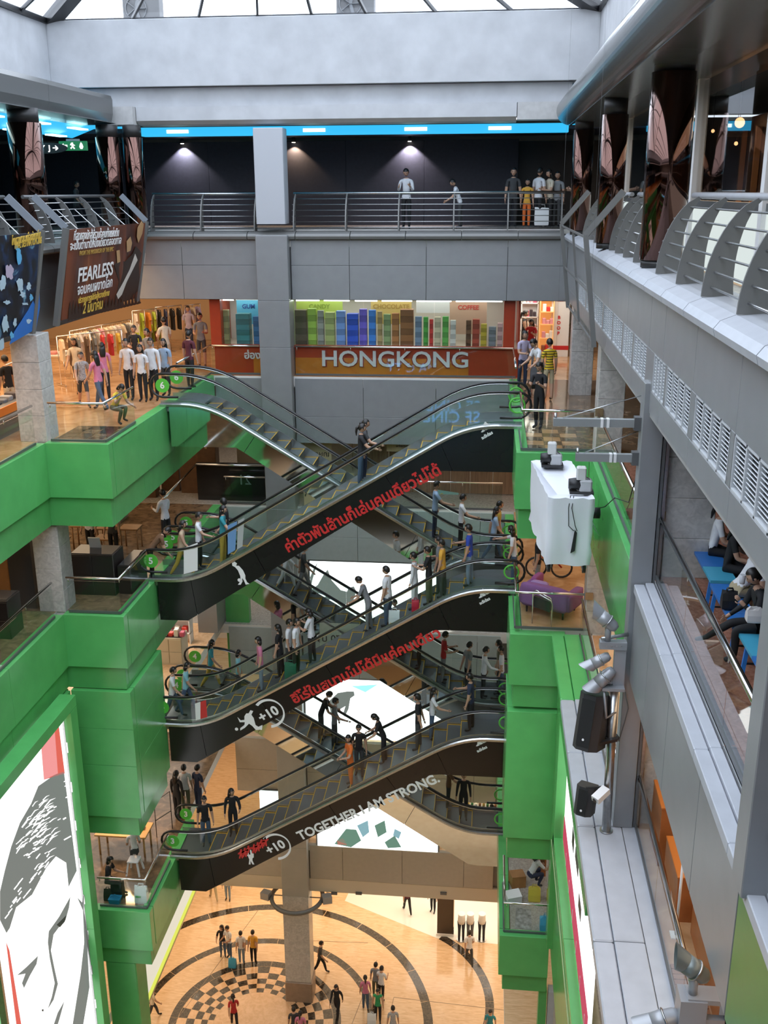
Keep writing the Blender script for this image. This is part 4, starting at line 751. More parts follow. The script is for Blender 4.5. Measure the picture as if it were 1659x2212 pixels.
for x0, x1 in ((a.x, -7.4), (-6.34, b.x)): MB().box(x0, x1, 33.285, 33.299, 25.22, 25.78).build('amber_board', ORANGEP, sg)
LETG = mat('pale_grey_letter', (.62, .60, .60), .45); OUTL = mat('dark_red_outline', (.28, .03, .02), .5)
a, b = gy(697, 776, 33.25), gy(1010, 776, 33.25)
for bold, m, y in ((.035, OUTL, 33.27), (.012, LETG, 33.26)):
    o = text('HONGKONG', .72, ((a.x+b.x)/2, y, a.z), (1, 0, 0), (0, 0, 1), m, sg, 'lettering' if m is LETG else 'letter_outline', .008, bold); w = o.dimensions.x or 1; xs_ = [v.co.x for v in o.data.vertices]; k = (b.x-a.x+.04)/(max(xs_)-min(xs_)); c0 = (max(xs_)+min(xs_))/2
    for v in o.data.vertices: v.co.x = (a.x+b.x)/2+(v.co.x-c0)*k
c = gy(545, 768, 33.26); text('ฮ่อง', .34, (c.x, 33.26, c.z), (1, 0, 0), (0, 0, 1), LETG, sg, 'thai_lettering', .008, .008)
bk = struct('wall_back', (-4, 35.6, 26.5)); MB().box(XN, 1.0, 35.5, 35.6, 25.2, 27.7).build('shop_back_wall', mat('pale_shop_wall', (.7, .68, .62), .6), bk)
MB().box(XN, 1.0, 33.45, 35.5, 25.9, 26.1).build('display_plinth', mat('shop_plinth', (.45, .40, .33), .6), bk)
sl_ = struct('wall_right', (1.0, 34.5, 26.5)); MB().box(.96, 1.02, 33.4, 35.6, 25.2, 27.7).box(XN-.06, XN, 33.4, 35.6, 25.2, 27.7).build('shop_side_wall', REDP, sl_)
TUBE = emit('fluorescent_tube', (1, 1, .97), 7)
for i, (p0, p1) in enumerate(((700, 755), (767, 815), (825, 890), (900, 975), (985, 1085), (640, 690), (482, 505))):
    a, b = gy(p0, 650, 33.6).x, gy(p1, 650, 33.6).x; tag(MB().box(a, b, 33.55, 33.6, 27.6, 27.66).build('fluorescent_tube', TUBE), 'fluorescent tube lighting the shop window, number %s from the left' % ['six', 'five', 'four', 'three', 'two', 'seven', 'one'][i] if False else ['fluorescent tube just right of the candy poster', 'fluorescent tube above the blue towers', 'fluorescent tube over the orange poster', 'fluorescent tube over the white poster', 'longest fluorescent tube, over the coffee poster', 'fluorescent tube beside the lime post', 'short bright tube left of the gum poster'][i], 'lamp')
area_light('shop_window_lamp', (-3, 34.4, 27.6), 7, 1.2, 55, (1, .98, .92)); area_light('shop_window_lamp', (-8.2, 34.4, 27.6), 1.2, 1.2, 14, (1, .98, .92))
TOW = [(478, 495, 670, 'olive', (.30, .27, .12)), (510, 540, 678, 'dark teal', (.05, .20, .22)), (547, 565, 684, 'blue', (.05, .16, .35)), (637, 663, 670, 'dark brown', (.12, .09, .06)), (665, 684, 667, 'lime green', (.32, .48, .08)), (686, 700, 671, 'grey', (.30, .30, .26)), (702, 723, 675, 'straw green', (.38, .42, .16)), (726, 746, 672, 'pale blue', (.18, .30, .60)), (749, 774, 678, 'royal blue', (.04, .10, .55)), (776, 793, 668, 'violet blue', (.16, .12, .55)), (796, 812, 670, 'bright blue', (.06, .22, .62)), (815, 826, 673, 'tan', (.42, .30, .14)), (828, 844, 679, 'sage green', (.25, .33, .15)), (846, 862, 677, 'rust', (.40, .17, .06)), (864, 893, 669, 'chestnut brown', (.26, .11, .04)), (896, 911, 684, 'steel blue', (.18, .25, .34)), (914, 925, 685, 'leaf green', (.08, .34, .06)), (927, 936, 690, 'scarlet', (.55, .05, .04)), (938, 952, 685, 'cream', (.55, .48, .32)), (955, 969, 684, 'grass green', (.12, .38, .08)), (972, 985, 692, 'white', (.6, .58, .52)), (1006, 1018, 692, 'coffee brown', (.13, .06, .03)), (1020, 1036, 690, 'brick red', (.38, .07, .04)), (1038, 1052, 700, 'mustard yellow', (.48, .36, .04)), (1055, 1072, 706, 'slate', (.2, .22, .24)), (1074, 1086, 698, 'pale pink', (.55, .35, .33))]
for i, (p0, p1, pt, nm, c) in enumerate(TOW):
    a, b = gy(p0, 720, 33.62), gy(p1, 720, 33.62); zt = gy(p0, pt, 33.62).z; z0 = 26.1; n = 6
    t = thing('carton_tower', '%s tower of stacked packets in the lit shop window' % nm, 'boxes', ((a.x+b.x)/2, 33.7, z0), 0, 'product towers in the shop window')
    for k in range(n):
        m_ = mat('packet_%d_%d' % (i, k % 2), tuple(min(1, q*(1.25 if k % 2 else .8)) for q in c), .4); MB().bbox(a.x+.008, b.x-.008, 33.62, 33.62+(b.x-a.x)*.8, z0+(zt-z0)*k/n+.003, z0+(zt-z0)*(k+1)/n, .008).build('packet', m_, t)
for body, p, hw, y0, y1, c, tc, lab in (('GUM', 537, 26, 648, 700, (.10, .42, .62), (.02, .08, .3), 'blue hanging poster reading GUM in the shop window'), ('CANDY', 690, 50, 648, 690, (.42, .55, .10), (.25, .35, .05), 'lime hanging poster reading CANDY in the shop window'), ('CHOCOLATE', 845, 44, 648, 700, (.55, .40, .12), (.4, .25, .05), 'tan hanging poster with faint lettering beside the white one'), ('COFFEE', 1012, 40, 650, 722, (.50, .32, .22), (.55, .06, .04), 'brownish hanging poster reading COFFEE in the shop window'), ('', 935, 36, 648, 676, (.62, .62, .60), None, 'white hanging poster with a grey shape left of the coffee one')):
    a, b, zt, zb = gy(p-hw, 660, 34.3).x, gy(p+hw, 660, 34.3).x, gy(p, y0, 34.3).z, gy(p, y1, 34.3).z; t = thing('hanging_poster', lab, 'poster', ((a+b)/2, 34.3, zb)); MB().box(a, b, 34.3, 34.31, zb, zt).build('sheet', mat('poster_'+(body or 'plain'), c, .5, em=c, est=.1), t)
    if body: text(body, .20, ((a+b)/2, 34.29, zt-.22), (1, 0, 0), (0, 0, 1), mat('poster_ink_'+body, tc, .5), t, 'lettering', .003, .006)
    MB().box(a-.02, b+.02, 34.29, 34.32, zt, zt+.03).build('hanger_rail', WHITE, t)
# ------------------------------------------------------------------ white and red gift shop, right
gs = struct('wall_back', (2, 38.7, 26)); MB().box(.9, 2.9, 38.6, 38.8, 25.2, 27.8).build('shop_wall', WHITE, gs); MB().box(-1, .9, 38.4, 38.6, 25.2, 27.8).build('side_wall', OUT, gs)
area_light('gift_shop_lamp', (1.6, 37.3, 27.7), 1.6, 1.5, 60, (1, .92, .8))
p = gy(1210, 700, 37.9); t = thing('pillar_sign', 'white pillar with vertical red BOOP lettering and a red foot band', 'sign', (p.x, 38, 25.2)); MB().bbox(p.x-.33, p.x+.33, 37.9, 38.2, 25.2, 27.75, .01).build('pillar', WHITE, t); MB().box(p.x-.34, p.x+.34, 37.89, 38.2, 25.45, 25.6).build('red_band', mat('red_paint', (.6, .03, .03), .4), t)
for i, ch in enumerate('BOOP'): text(ch, .16, (p.x-.05, 37.885, 26.62-i*.19), (1, 0, 0), (0, 0, 1), REDL, t, 'letter', .003, .006)
MB().box(p.x-.16, p.x+.1, 37.885, 37.9, 27.2, 27.45).build('red_emblem', REDL, t)
def shelf(label, x0, x1, y0, y1, z0, zs, frame):
    t = thing('display_shelf', label, 'shelf', ((x0+x1)/2, (y0+y1)/2, z0))
    for x in (x0, x1-.03): MB().box(x, x+.03, y0, y1, z0, zs[-1]).build('side', frame, t)
    for z in zs: MB().box(x0, x1, y0, y1, z-.03, z).build('board', frame, t)
    MB().box(x0, x1, y1-.02, y1, z0, zs[-1]).build('back', frame, t); return t
a, b = gy(1165, 700, 37.8).x, gy(1196, 700, 37.8).x; AMB = mat('amber_lit_shelf', (.7, .42, .18), .5, em=(1, .5, .15), est=.35)
shelf('amber lit shelf unit of small red goods beside the white pillar', a, b, 37.7, 38.1, 25.2, (25.4, 25.9, 26.4, 26.85, 27.3, 27.7), AMB)
rs = random.Random(5)
for z in (25.4, 25.9, 26.4, 26.85, 27.3):
    for i in range(3):
        x = a+.1+i*(b-a-.16)/2.6; h = rs.uniform(.14, .28); cn, cc = rs.choice((('red', (.6, .04, .03)), ('pink', (.7, .3, .32)), ('brown', (.3, .1, .05)), ('white', (.8, .76, .7))))
        tag(MB().bbox(x, x+.13, 37.74, 37.9, z+.002, z+h, .015).build('gift_box', mat('gift_'+cn, cc, .4)), '%s gift box, %s in the %s row of the amber lit shelves' % (cn, ('left', 'middle', 'right')[i], {25.4: 'bottom', 25.9: 'second lowest', 26.4: 'middle', 26.85: 'second highest', 27.3: 'top'}[z]), 'box', 'gift boxes on the amber shelves')
a, b = gy(1125, 700, 38.2).x, gy(1162, 700, 38.2).x; shelf('white wall shelf of pink goods behind the woman in black top', a, b, 38.25, 38.58, 25.2, (25.6, 26.1, 26.6, 27.1, 27.6), WHITE)
for z in (25.6, 26.1, 26.6, 27.1):
    for i in range(4):
        x = a+.06+i*(b-a-.12)/4; h = rs.uniform(.16, .32); cn, cc = rs.choice((('rose', (.7, .12, .2)), ('pale pink', (.75, .45, .5)), ('black', (.05, .04, .05)), ('cream', (.75, .7, .6))))
        tag(MB().bbox(x, x+.11, 38.28, 38.42, z+.002, z+h, .012).build('gift_box', mat('gift_'+cn, cc, .4)), '%s packet, %s in the %s row of the white gift shop shelf' % (cn, ORD[i], {25.6: 'bottom', 26.1: 'second lowest', 26.6: 'second highest', 27.1: 'top'}[z]), 'box', 'packets on the white wall shelf')
# ------------------------------------------------------------------ garment racks, upper left
LBL = {'red': (.50, .02, .02), 'grey': (.14, .14, .14), 'dark brown': (.10, .055, .03), 'mustard': (.55, .33, .03), 'black': (.015, .015, .018), 'white': (.70, .66, .60), 'cream': (.68, .56, .40), 'pink': (.62, .28, .33), 'lime': (.42, .55, .06), 'orange': (.70, .24, .03), 'navy': (.03, .04, .10), 'lilac': (.38, .32, .55), 'teal': (.05, .3, .3), 'floral white': (.6, .52, .48)}
def shirt_mesh(nm, c, l):
    w = .21; o = [(-.06, 0), (-.19, -.05), (-.30, -.26), (-.235, -.30), (-.185, -.19), (-w+.015, -l), (w-.015, -l), (.185, -.19), (.235, -.30), (.30, -.26), (.19, -.05), (.06, 0), (0, -.04)]
    mb = MB(); n = len(o); F = [(x, -.03-.03*(1-abs(x)/.3), z) for x, z in o]; B_ = [(x, .03+.03*(1-abs(x)/.3), z) for x, z in o]
    mb.add(F+B_, [tuple(range(n)), tuple(range(2*n-1, n-1, -1))]+[(i, n+i, n+(i+1) % n, (i+1) % n) for i in range(n)]); return mb.mesh('garment', mat('cloth_'+nm, c, .8, var=.25 if nm == 'floral white' else .08, scale=12))
SHIRTS = {}
hang = MB().tube([(-.2, 0, -.06), (0, 0, .03), (.2, 0, -.06)], .008, 4).tube([(0, 0, .03), (0, 0, .09), (.02, 0, .11), (.04, 0, .09)], .006, 4).mesh('hanger', mat('gold_hanger', (.7, .5, .25), .3, metal=.8))
def garment(cn, loc, rz, where, i):
    key = cn
    if key not in SHIRTS: SHIRTS[key] = shirt_mesh(cn, LBL[cn], {'grey': .85, 'black': .8, 'dark brown': .85}.get(cn, .68))
    o = bpy.data.objects.new('hanging_garment', None); COL.objects.link(o); o.location = loc; o.rotation_euler = (0, 0, rz); tag(o, '%s garment, %s from the left on %s' % (cn, ORD[i], where), 'clothing', 'garments on '+where)
    for nm, me in (('cloth', SHIRTS[key]), ('hanger', hang)): c = bpy.data.objects.new(nm, me); COL.objects.link(c); c.parent = o
def rack(label, A, B, z, where, cols, step, base=25.2):
    A, B = V(A), V(B); t = thing('garment_rack', label, 'rack', (A.x, A.y, base)); MB().tube([(A.x, A.y, z), (B.x, B.y, z)], .018, 6).build('rail', CHROME, t)
    d = (B-A).normalized(); n = V((-d.y, d.x, 0))
    for p in (A, (A+B)/2, B): MB().tube([(p.x, p.y, base+.05), (p.x, p.y, z)], .016, 6).build('post', CHROME, t); MB().bar((p.x-n.x*.3, p.y-n.y*.3, base+.03), (p.x+n.x*.3, p.y+n.y*.3, base+.03), .04, .04).build('foot', CHROME, t)
    k = int((B-A).length/step); a = math.atan2(d.y, d.x)
    for i in range(k): p = A+(B-A)*(i+.5)/k; garment(cols[i % len(cols)], (p.x, p.y, z-.10), a+PI/2*.78+rs.uniform(-.12, .12), where, i)
def P2(px, py, z): p = gz(px, py, z); return (p.x, p.y, 0)
rack('front garment rack with red, grey and black clothes behind the walkers', P2(122, 727, 26.75), P2(262, 712, 26.75), 26.75, 'the front rack', ['cream', 'dark brown', 'grey', 'dark brown', 'grey', 'red', 'red', 'mustard', 'black', 'black', 'red', 'floral white'], .26)
rack('second garment rack with gold hangers behind the front one', P2(150, 716, 26.75), P2(282, 690, 26.75), 26.75, 'the second rack', ['cream', 'white', 'floral white', 'cream', 'grey', 'white', 'pink', 'cream'], .24)
rack('third garment rack with lime and orange clothes by the banner corner', P2(285, 672, 26.85), P2(338, 667, 26.85), 26.85, 'the third rack', ['white', 'lime', 'orange', 'lime', 'white', 'mustard', 'pink'], .22)
rack('lower rack of bright green and orange tops below the third', P2(300, 700, 26.3), P2(340, 690, 26.3), 26.3, 'the bright low rack', ['lime', 'orange', 'white', 'lime', 'pink'], .22)
rack('rack of black patterned dresses and a pink one', P2(335, 664, 26.9), P2(392, 659, 26.9), 26.9, 'the dress rack', ['black', 'navy', 'black', 'black', 'pink', 'pink'], .28)
rack('farthest rack of lilac and pale clothes by the red post', P2(398, 660, 26.9), P2(432, 656, 26.9), 26.9, 'the farthest rack', ['lilac', 'cream', 'lilac', 'white'], .25)
rack('rack at far left behind the stone column with dark clothes', P2(10, 790, 26.5), P2(70, 765, 26.5), 26.5, 'the rack left of the stone column', ['black', 'red', 'white', 'black', 'pink'], .3)
t = thing('display_table', 'low display table with folded clothes left of the front rack', 'table', (gz(118, 800, 25.2).x, gz(118, 800, 25.2).y, 25.2)); q = gz(118, 765, 25.9)
MB().bbox(q.x-.6, q.x+.5, q.y-.3, q.y+.3, 25.85, 25.9, .01).build('top', mat('table_white', (.6, .55, .48), .4), t)
for i in (-.5, .4):
    for j in (-.25, .25): MB().cyl((q.x+i, q.y+j, 25.2), (q.x+i, q.y+j, 25.85), .02).build('leg', CHROME, t)
for i in range(3): tag(MB().bbox(q.x-.5+.34*i, q.x-.24+.34*i, q.y-.15, q.y+.15, 25.902, 25.98+.02*i, .03).build('folded_shirt', mat('fold_%d' % i, ((.6, .5, .4), (.55, .2, .18), (.6, .6, .6))[i], .8)), ('tan', 'rose', 'pale grey')[i]+' folded shirt on the low display table', 'clothing')
p = gz(40, 885, 25.3); t = thing('shop_counter', 'grey shop counter with an orange front edge at far left', 'counter', (p.x, p.y, 25.2)); A_, B_ = gz(-40, 900, 25.95), gz(62, 855, 25.95)
MB().prism([(A_.x, A_.y, 25.2), (B_.x, B_.y, 25.2), (B_.x-.7, B_.y+.2, 25.2), (A_.x-.7, A_.y+.2, 25.2)], (0, 0, .75)).build('body', GREYD, t); MB().bar((A_.x+.02, A_.y, 25.85), (B_.x+.02, B_.y, 25.85), .05, .2).build('orange_edge', mat('orange_trim', (.75, .22, .02), .4), t)
for i in range(4): q = A_.lerp(B_, .5+.12*i); tag(MB().bbox(q.x-.5, q.x-.2, q.y, q.y+.22, 25.952, 26.0+.03*i, .02).build('folded_shirt', mat('dk_fold_%d' % i, ((.05, .06, .08), (.2, .22, .25), (.4, .4, .42), (.12, .1, .1))[i], .8)), ('black', 'dark grey', 'light grey', 'charcoal brown')[i]+' folded shirt on the orange edged counter', 'clothing')
# back walls of the left galleries
for z, m in ((25.2, mat('warm_shop_wall', (.55, .40, .24), .7)), (20.7, mat('dark_shop_wall', (.10, .06, .045), .6)), (16.2, mat('white_shop_wall', (.7, .62, .55), .6)), (11.7, mat('beige_shop_wall', (.55, .47, .36), .6))):
    w_ = struct('wall_left', (-16, 38, z)); MB().box(-19, -9.2, 41.5, 41.7, z, z+4.1).build('shop_wall', m, w_); MB().box(-19.2, -19, 20, 41.7, z, z+4.1).build('shop_wall', m, w_)
# ------------------------------------------------------------------ dark counters and cartons, storey 5 left
CTR = mat('espresso_wood', (.022, .018, .017), .3); TOPM = mat('counter_glass_top', (.06, .06, .06), .1); CARD = mat('white_card', (.8, .8, .82), .5)
def cabinet(label, x0, x1, y0, y1, z0, h, doors, m=CTR, name='counter'):
    t = thing(name, label, 'cabinet', ((x0+x1)/2, (y0+y1)/2, z0)); MB().bbox(x0, x1, y0, y1, z0, z0+h, .015).build('body', m, t)
    for i in range(doors): a = x0+(x1-x0)*i/doors; b = x0+(x1-x0)*(i+1)/doors; MB().bbox(a+.01, b-.01, y0-.02, y0, z0+.06, z0+h*.48, .005).build('drawer', m, t); MB().bbox(a+.01, b-.01, y0-.02, y0, z0+h*.5, z0+h-.04, .005).build('drawer', m, t)
    MB().box(x0+.04, x1-.04, y0+.05, y1-.05, z0+h, z0+h+.015).build('top_panel', TOPM, t); return t
cabinet('wide espresso counter facing the void between the green galleries', -10.95, -9.75, 24.55, 25.35, L[5], 1.15, 2)
a = gz(195, 1168, 21.87); tag(MB().obox((-10.42, 25.05, 22.02), (.16, 0, 0), (0, .01, .01), (0, -.04, .15)).build('price_card', CARD), 'white card standing on the wide espresso counter', 'card')
cabinet('low espresso cabinet side piece at right of the wide counter', -9.72, -9.36, 24.7, 26.0, L[5], .8, 1)
cabinet('black low cabinet behind the railing at far left', -12.3, -11.3, 21.6, 22.3, L[5], 1.0, 1); tag(MB().obox((-11.9, 21.9, 21.9), (.14, 0, 0), (0, .01, 0), (0, -.05, .15)).build('price_card', CARD), 'white card on the black low cabinet at far left', 'card')
cabinet('second black low cabinet nearer at the left edge', -12.2, -11.3, 19.4, 20.6, L[5], .9, 1); tag(MB().obox((-11.75, 20.0, 21.75), (.14, 0, 0), (0, .01, 0), (0, -.05, .15)).build('price_card', CARD), 'white card at the left frame edge on the nearer black cabinet', 'card')
BRC = mat('brown_cardboard', (.36, .17, .06), .6, var=.1)
def carton(label, x0, x1, y0, y1, z0, h, m=BRC):
    t = thing('carton', label, 'box', ((x0+x1)/2, (y0+y1)/2, z0)); MB().bbox(x0, x1, y0, y1, z0, z0+h, .01).build('body', m, t); MB().box((x0+x1)/2-.04, (x0+x1)/2+.04, y0-.003, y1+.003, z0+h-.2, z0+h+.003).build('tape', mat('tan_tape', (.5, .32, .16), .3), t); return t
carton('tall brown carton beside the stone column at left', -12.9, -12.2, 23.6, 24.4, L[5], 1.9); carton('brown carton left of the tall one, cut by the frame', -13.9, -12.95, 23.4, 24.3, L[5], 1.7)
carton('low brown carton under the two white labels at left', -13.7, -12.7, 24.5, 25.3, L[5], 2.1); carton('dark plastic wrapped slab leaning by the stone column', -12.15, -11.5, 23.5, 23.8, L[5], 2.1, mat('plastic_wrap', (.05, .05, .05), .15))
for i, (x, y, h) in enumerate(((-11.3, 34.5, 1.9), (-10.5, 34.3, 2.0), (-9.8, 34.1, 1.9), (-11.9, 33.6, 1.7), (-12.6, 33.0, 1.6))): carton(('tall brown wardrobe behind the white shirt man', 'brown wardrobe beside the black screen', 'narrow brown wardrobe touching the black screen', 'brown cabinet left of the wardrobes', 'brown cabinet farthest left of the wardrobes')[i], x-.34, x+.34, y, y+.5, L[5], h, mat('walnut', (.17, .085, .04), .4, var=.15))
t = thing('black_screen', 'black display screen wall with a chrome sloping handrail behind the escalators', 'screen', (-8.6, 33.6, L[5])); MB().box(-10.0, -7.5, 33.5, 33.6, L[5], L[5]+1.35).build('panel', mat('black_gloss', (.012, .013, .014), .12), t); MB().tube([(-10.0, 33.45, L[5]+1.3), (-7.5, 33.45, L[5]+1.3)], .04, 8).build('rail', CHROME, t); MB().tube([(-10.0, 33.45, L[5]+1.3), (-10.1, 29.5, L[5]+1.05)], .04, 8).build('rail', CHROME, t)
text('21', .5, (-8.3, 33.49, L[5]+.75), (-1, 0, 0), (0, 0, 1), mat('dim_lettering', (.12, .2, .18), .4), t, 'lettering', .003)
for i in range(5):
    x, y = -12.6+.5*i, 27.6+.7*(i % 3); t = thing('side_table', ('small brown side table behind the dark counter', 'wooden side table by the bending person', 'low tea table at the furniture shop', 'brown stool table near the stone column', 'square brown lamp table in the furniture shop')[i], 'table', (x, y, L[5])); h = (.5, .75, .45, .6, .7)[i]
    MB().bbox(x-.3, x+.3, y-.25, y+.25, L[5]+h-.05, L[5]+h, .01).build('top', mat('oak', (.32, .17, .07), .4, var=.15), t)
    for u in (-.25, .25):
        for v in (-.2, .2): MB().cyl((x+u, y+v, L[5]), (x+u, y+v, L[5]+h-.05), .025, .02, 6).build('leg', mat('oak', ()), t)
# mirrored Thai posters on the glass, storey 5 back; the last is a reflection
POSM = mat('beige_poster_back', (.60, .45, .26), .6, var=.2, scale=1.1); INK = mat('dark_ink', (.05, .04, .03), .6)
for lab, body, p0, p1, y0, y1 in (('beige poster seen from behind with mirrored Thai letters, larger', 'จากกรุงธนบุรี', 655, 765, 1020, 1105), ('cream poster seen from behind with mirrored Thai letters, upper', 'เกษตรแฟร์', 638, 716, 955, 1010), ('yellow notice with small print below the black escalator rail', 'ประกาศห้าม', 835, 905, 953, 975), ('painted reflection of a white poster with small print and a 1770 line', 'โปร 1770 บาท', 690, 778, 1345, 1420)):
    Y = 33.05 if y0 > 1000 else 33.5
    if y0 > 1300: Y = 27.62  # reflection in the mirror cladding, built as a printed sheet on it
    a, b, zt, zb = gy(p0, y0, Y).x, gy(p1, y0, Y).x, gy(p0, y0, Y).z, gy(p0, y1, Y).z; t = thing('poster', lab, 'poster', ((a+b)/2, Y, zb)); MB().box(a, b, Y, Y+.012, zb, zt).build('sheet', POSM if y0 < 1300 else mat('cream_reflection_sheet', (.62, .60, .46), .6), t)
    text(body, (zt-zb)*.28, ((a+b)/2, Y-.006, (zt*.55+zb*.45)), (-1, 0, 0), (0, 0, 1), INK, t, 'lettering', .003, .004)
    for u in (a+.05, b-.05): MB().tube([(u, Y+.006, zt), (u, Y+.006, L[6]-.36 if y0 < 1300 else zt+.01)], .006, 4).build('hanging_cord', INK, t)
wd = struct('wall_back', (-1, 35, 21)); woodm = marble('brown_wood_panel', (.20, .12, .07), (.30, .19, .11), scale=2, rough=.4, stretch=(6, 1, .4))
panels_y(wd, 35.0, (-4.2, -3.4, -2.6, -1.9, -1.2, -.5, .3, 1.2, 2.2), (20.72, 23.4), woodm, .1, .02); panels_y(wd, 35.4, (XN, -7.8, -6.2, -4.2), (20.72, 23.4), BEIGE, .1, .02)
for lab, p0, p1, y0, y1 in (('painted reflection of a teal sign with a yellow S behind the blue shirt man', 945, 990, 1058, 1095), ('small teal sheet with pale print right of the white shirt man', 996, 1027, 1072, 1095)):  # the sheet with the S paints the reflection of a teal sign
    a, b = gy(p0, y0, 34.9), gy(p1, y1, 34.9); t = thing('poster', lab, 'poster', ((a.x+b.x)/2, 34.9, b.z)); MB().prism([(a.x, 34.9, a.z), (b.x, 34.9, a.z-.1), (b.x, 34.9, b.z), (a.x+.25, 34.9, b.z), (a.x, 34.9, b.z+.3)], (0, .012, 0)).build('sheet', mat('teal_sheet', (.28, .55, .52), .5), t)
    text('S' if p0 < 990 else 'MARKET', .26 if p0 < 990 else .12, (a.x+.16, 34.89, a.z-.22), (1, 0, 0), (0, 0, 1), YLW if p0 < 990 else WHT, t, 'lettering', .003)
# ------------------------------------------------------------------ hanging white cloth box with two hoists
CLOTH = mat('white_tarpaulin', (.80, .82, .88), .6, bump=.3, scale=5)
t = thing('hanging_gondola', 'white cloth wrapped box hanging from two hoists over the void', 'gondola', (1.55, 19.8, 24.2)); GY0, GY1, GZ0, GZ1 = 18.5, 21.3, 24.18, 25.52
def gshift(y): return -.22*(y-GY0)/(GY1-GY0)
rings = []; rs = random.Random(11); per = []
for i in range(9): per.append((1.2+.86*i/8, GY0))
for i in range(1, 15): per.append((2.06, GY0+(GY1-GY0)*i/14))
for i in range(1, 9): per.append((2.06-.86*i/8, GY1))
for i in range(1, 14): per.append((1.2, GY1-(GY1-GY0)*i/14))
nse = [[rs.uniform(-1, 1) for _ in per] for _ in range(7)]
for j in range(7):
    z = GZ1-(GZ1-GZ0)*j/6; R = []
    for i, (x, y) in enumerate(per):
        f = j/6; nx = -1 if x < 1.21 else (1 if x > 2.05 else 0); ny = -1 if y < GY0+.01 else (1 if y > GY1-.01 else 0); w = .022*nse[j][i]*(.4+f)+.012*math.sin(i*1.7)*f-.02*f
        R.append((x+nx*w+gshift(y), y+ny*w, z+(.014*math.sin(i*.9) if j == 6 else (.02*nse[j][i] if j else .015*math.cos(i*2.2)))))
    rings.append(R)
mb = MB().loft(rings, 0, False, True); c = [(1.63+(x-1.63)*.86+gshift(y), GY0+.2+(y-GY0)*.86, GZ1-.02+.0*x) for x, y in per]; c2 = [(1.63+(x-1.63)*.5+gshift(y), GY0+.7+(y-GY0)*.5, GZ1-.13) for x, y in per]
mb.loft([rings[0], c, c2], 0, False, True); n = len(per); mb.add(c2, [tuple(range(n))]); mb.add(rings[6], [tuple(range(n))]); mb.build('cloth_cover', CLOTH, t)
MB().prism([(1.66, GY0-.05, 24.45), (1.74, GY0-.05, 24.5), (1.76, GY0-.05, 24.86), (1.72, GY0-.05, 24.92)], (0, .03, 0)).build('dark_slit', BLACK, t)
MB().prism([(2.05, 19.2, 24.9), (2.07, 19.75, 24.9), (2.3, 19.5, 24.45)], (0, .01, 0)).build('loose_flap', CLOTH, t)
for x, y, z in ((1.28, 18.7, 24.07), (1.95, 18.7, 24.07), (1.05, 21.1, 24.6), (1.9, 21.0, 24.07)):
    MB().cyl((x-.03, y, z), (x+.03, y, z), .10, n=14).cyl((x-.035, y, z), (x+.035, y, z), .05, n=10, m=1).box(x-.05, x+.05, y-.03, y+.03, z, z+.14, 1).build('castor', [BLACK, STEEL], t)
def hoist(x, y, z):
    MB().tube([(x-.22, y, z), (x-.1, y, z), (x+.02, y, z)], [.10, .12, .11], 12).build('hoist_drum', BLACK, t); gb = MB().bbox(x-.02, x+.22, y-.12, y+.12, z-.12, z+.10, .03).build('gearbox', mat('grey_cast_metal', (.45, .46, .47), .4), t)
    MB().bbox(x-.08, x+.10, y-.09, y+.09, z+.10, z+.34, .02).build('control_box', mat('pale_control_box', (.6, .6, .58), .5), gb); MB().tube([(x+.05+.15*math.cos(a), y-.05, z+.15*math.sin(a)) for a in [2*PI*q/16 for q in range(16)]], .02, 5, loop=True).build('rope_guide', STEEL, t)
    MB().box(x-.2, x+.25, y-.15, y+.15, z-.17, z-.12).build('base_plate', BLACK, t); MB().tube([(x, y, z+.34), (x, y, 35.96)], .0016, 4).build('wire_rope', GREYD, t)
hoist(1.38, 20.9, 25.68); hoist(1.82, 18.95, 25.68)
for o_ in (0, .06): MB().tube([(1.62+o_, 18.6, 25.55), (1.58+o_, GY0-.06, 25.35), (1.6+o_*2, GY0-.07, 25.0), (1.7+o_, GY0-.06, 24.9)], .008, 4).build('cable', BLACK, t)
sp = thing('cable_reel', 'black round cable reel at the right side of the hanging white box', 'reel', (2.22, 19.3, 25.0)); MB().cyl((2.08, 19.3, 25.0), (2.26, 19.3, 25.0), .11, n=16).cyl((2.26, 19.3, 25.0), (2.27, 19.3, 25.0), .07, n=12, m=1).build('drum', [BLACK, STEEL], sp)
tag(MB().tube([(2.25, 19.3, 25.1), (2.3, 18.9, 25.25), (2.36, 18.0, 25.7), (2.38, 16.4, 26.1), (2.38, 15.6, 26.9)], .010, 5).build('hanging_cable', BLACK), 'black cable sagging from the reel up to the grey pilaster', 'cable')
for lab, z, x0, ya in (('upper grey boom arm fixed to the pilaster', 27.66, 1.02, 15.35), ('lower grey boom arm fixed to the pilaster', 27.12, 1.38, 15.35)):
    t = thing('boom_arm', lab, 'arm', (2.3, ya, z)); MB().box(x0, 2.34, ya-.05, ya+.05, z-.06, z+.06).build('beam', mat('galvanised_beam', (.36, .38, .38), .4, metal=.4), t); MB().box(2.22, 2.34, ya-.08, ya+.08, z-.10, z+.10).build('clamp', GREYD, t); MB().cyl((x0+.03, ya, z), (x0+.03, ya, z+.14), .02).build('eye_bolt', STEEL, t); MB().tube([(x0+.1, ya, z+.05), (2.3, ya, z+.42)], .008, 4).build('stay_wire', STEEL, t)
    for q in (.55, .62): MB().box(x0+(2.3-x0)*q, x0+(2.3-x0)*q+.04, ya-.06, ya+.06, z-.065, z+.065).build('cable_tie', WHITE, t)
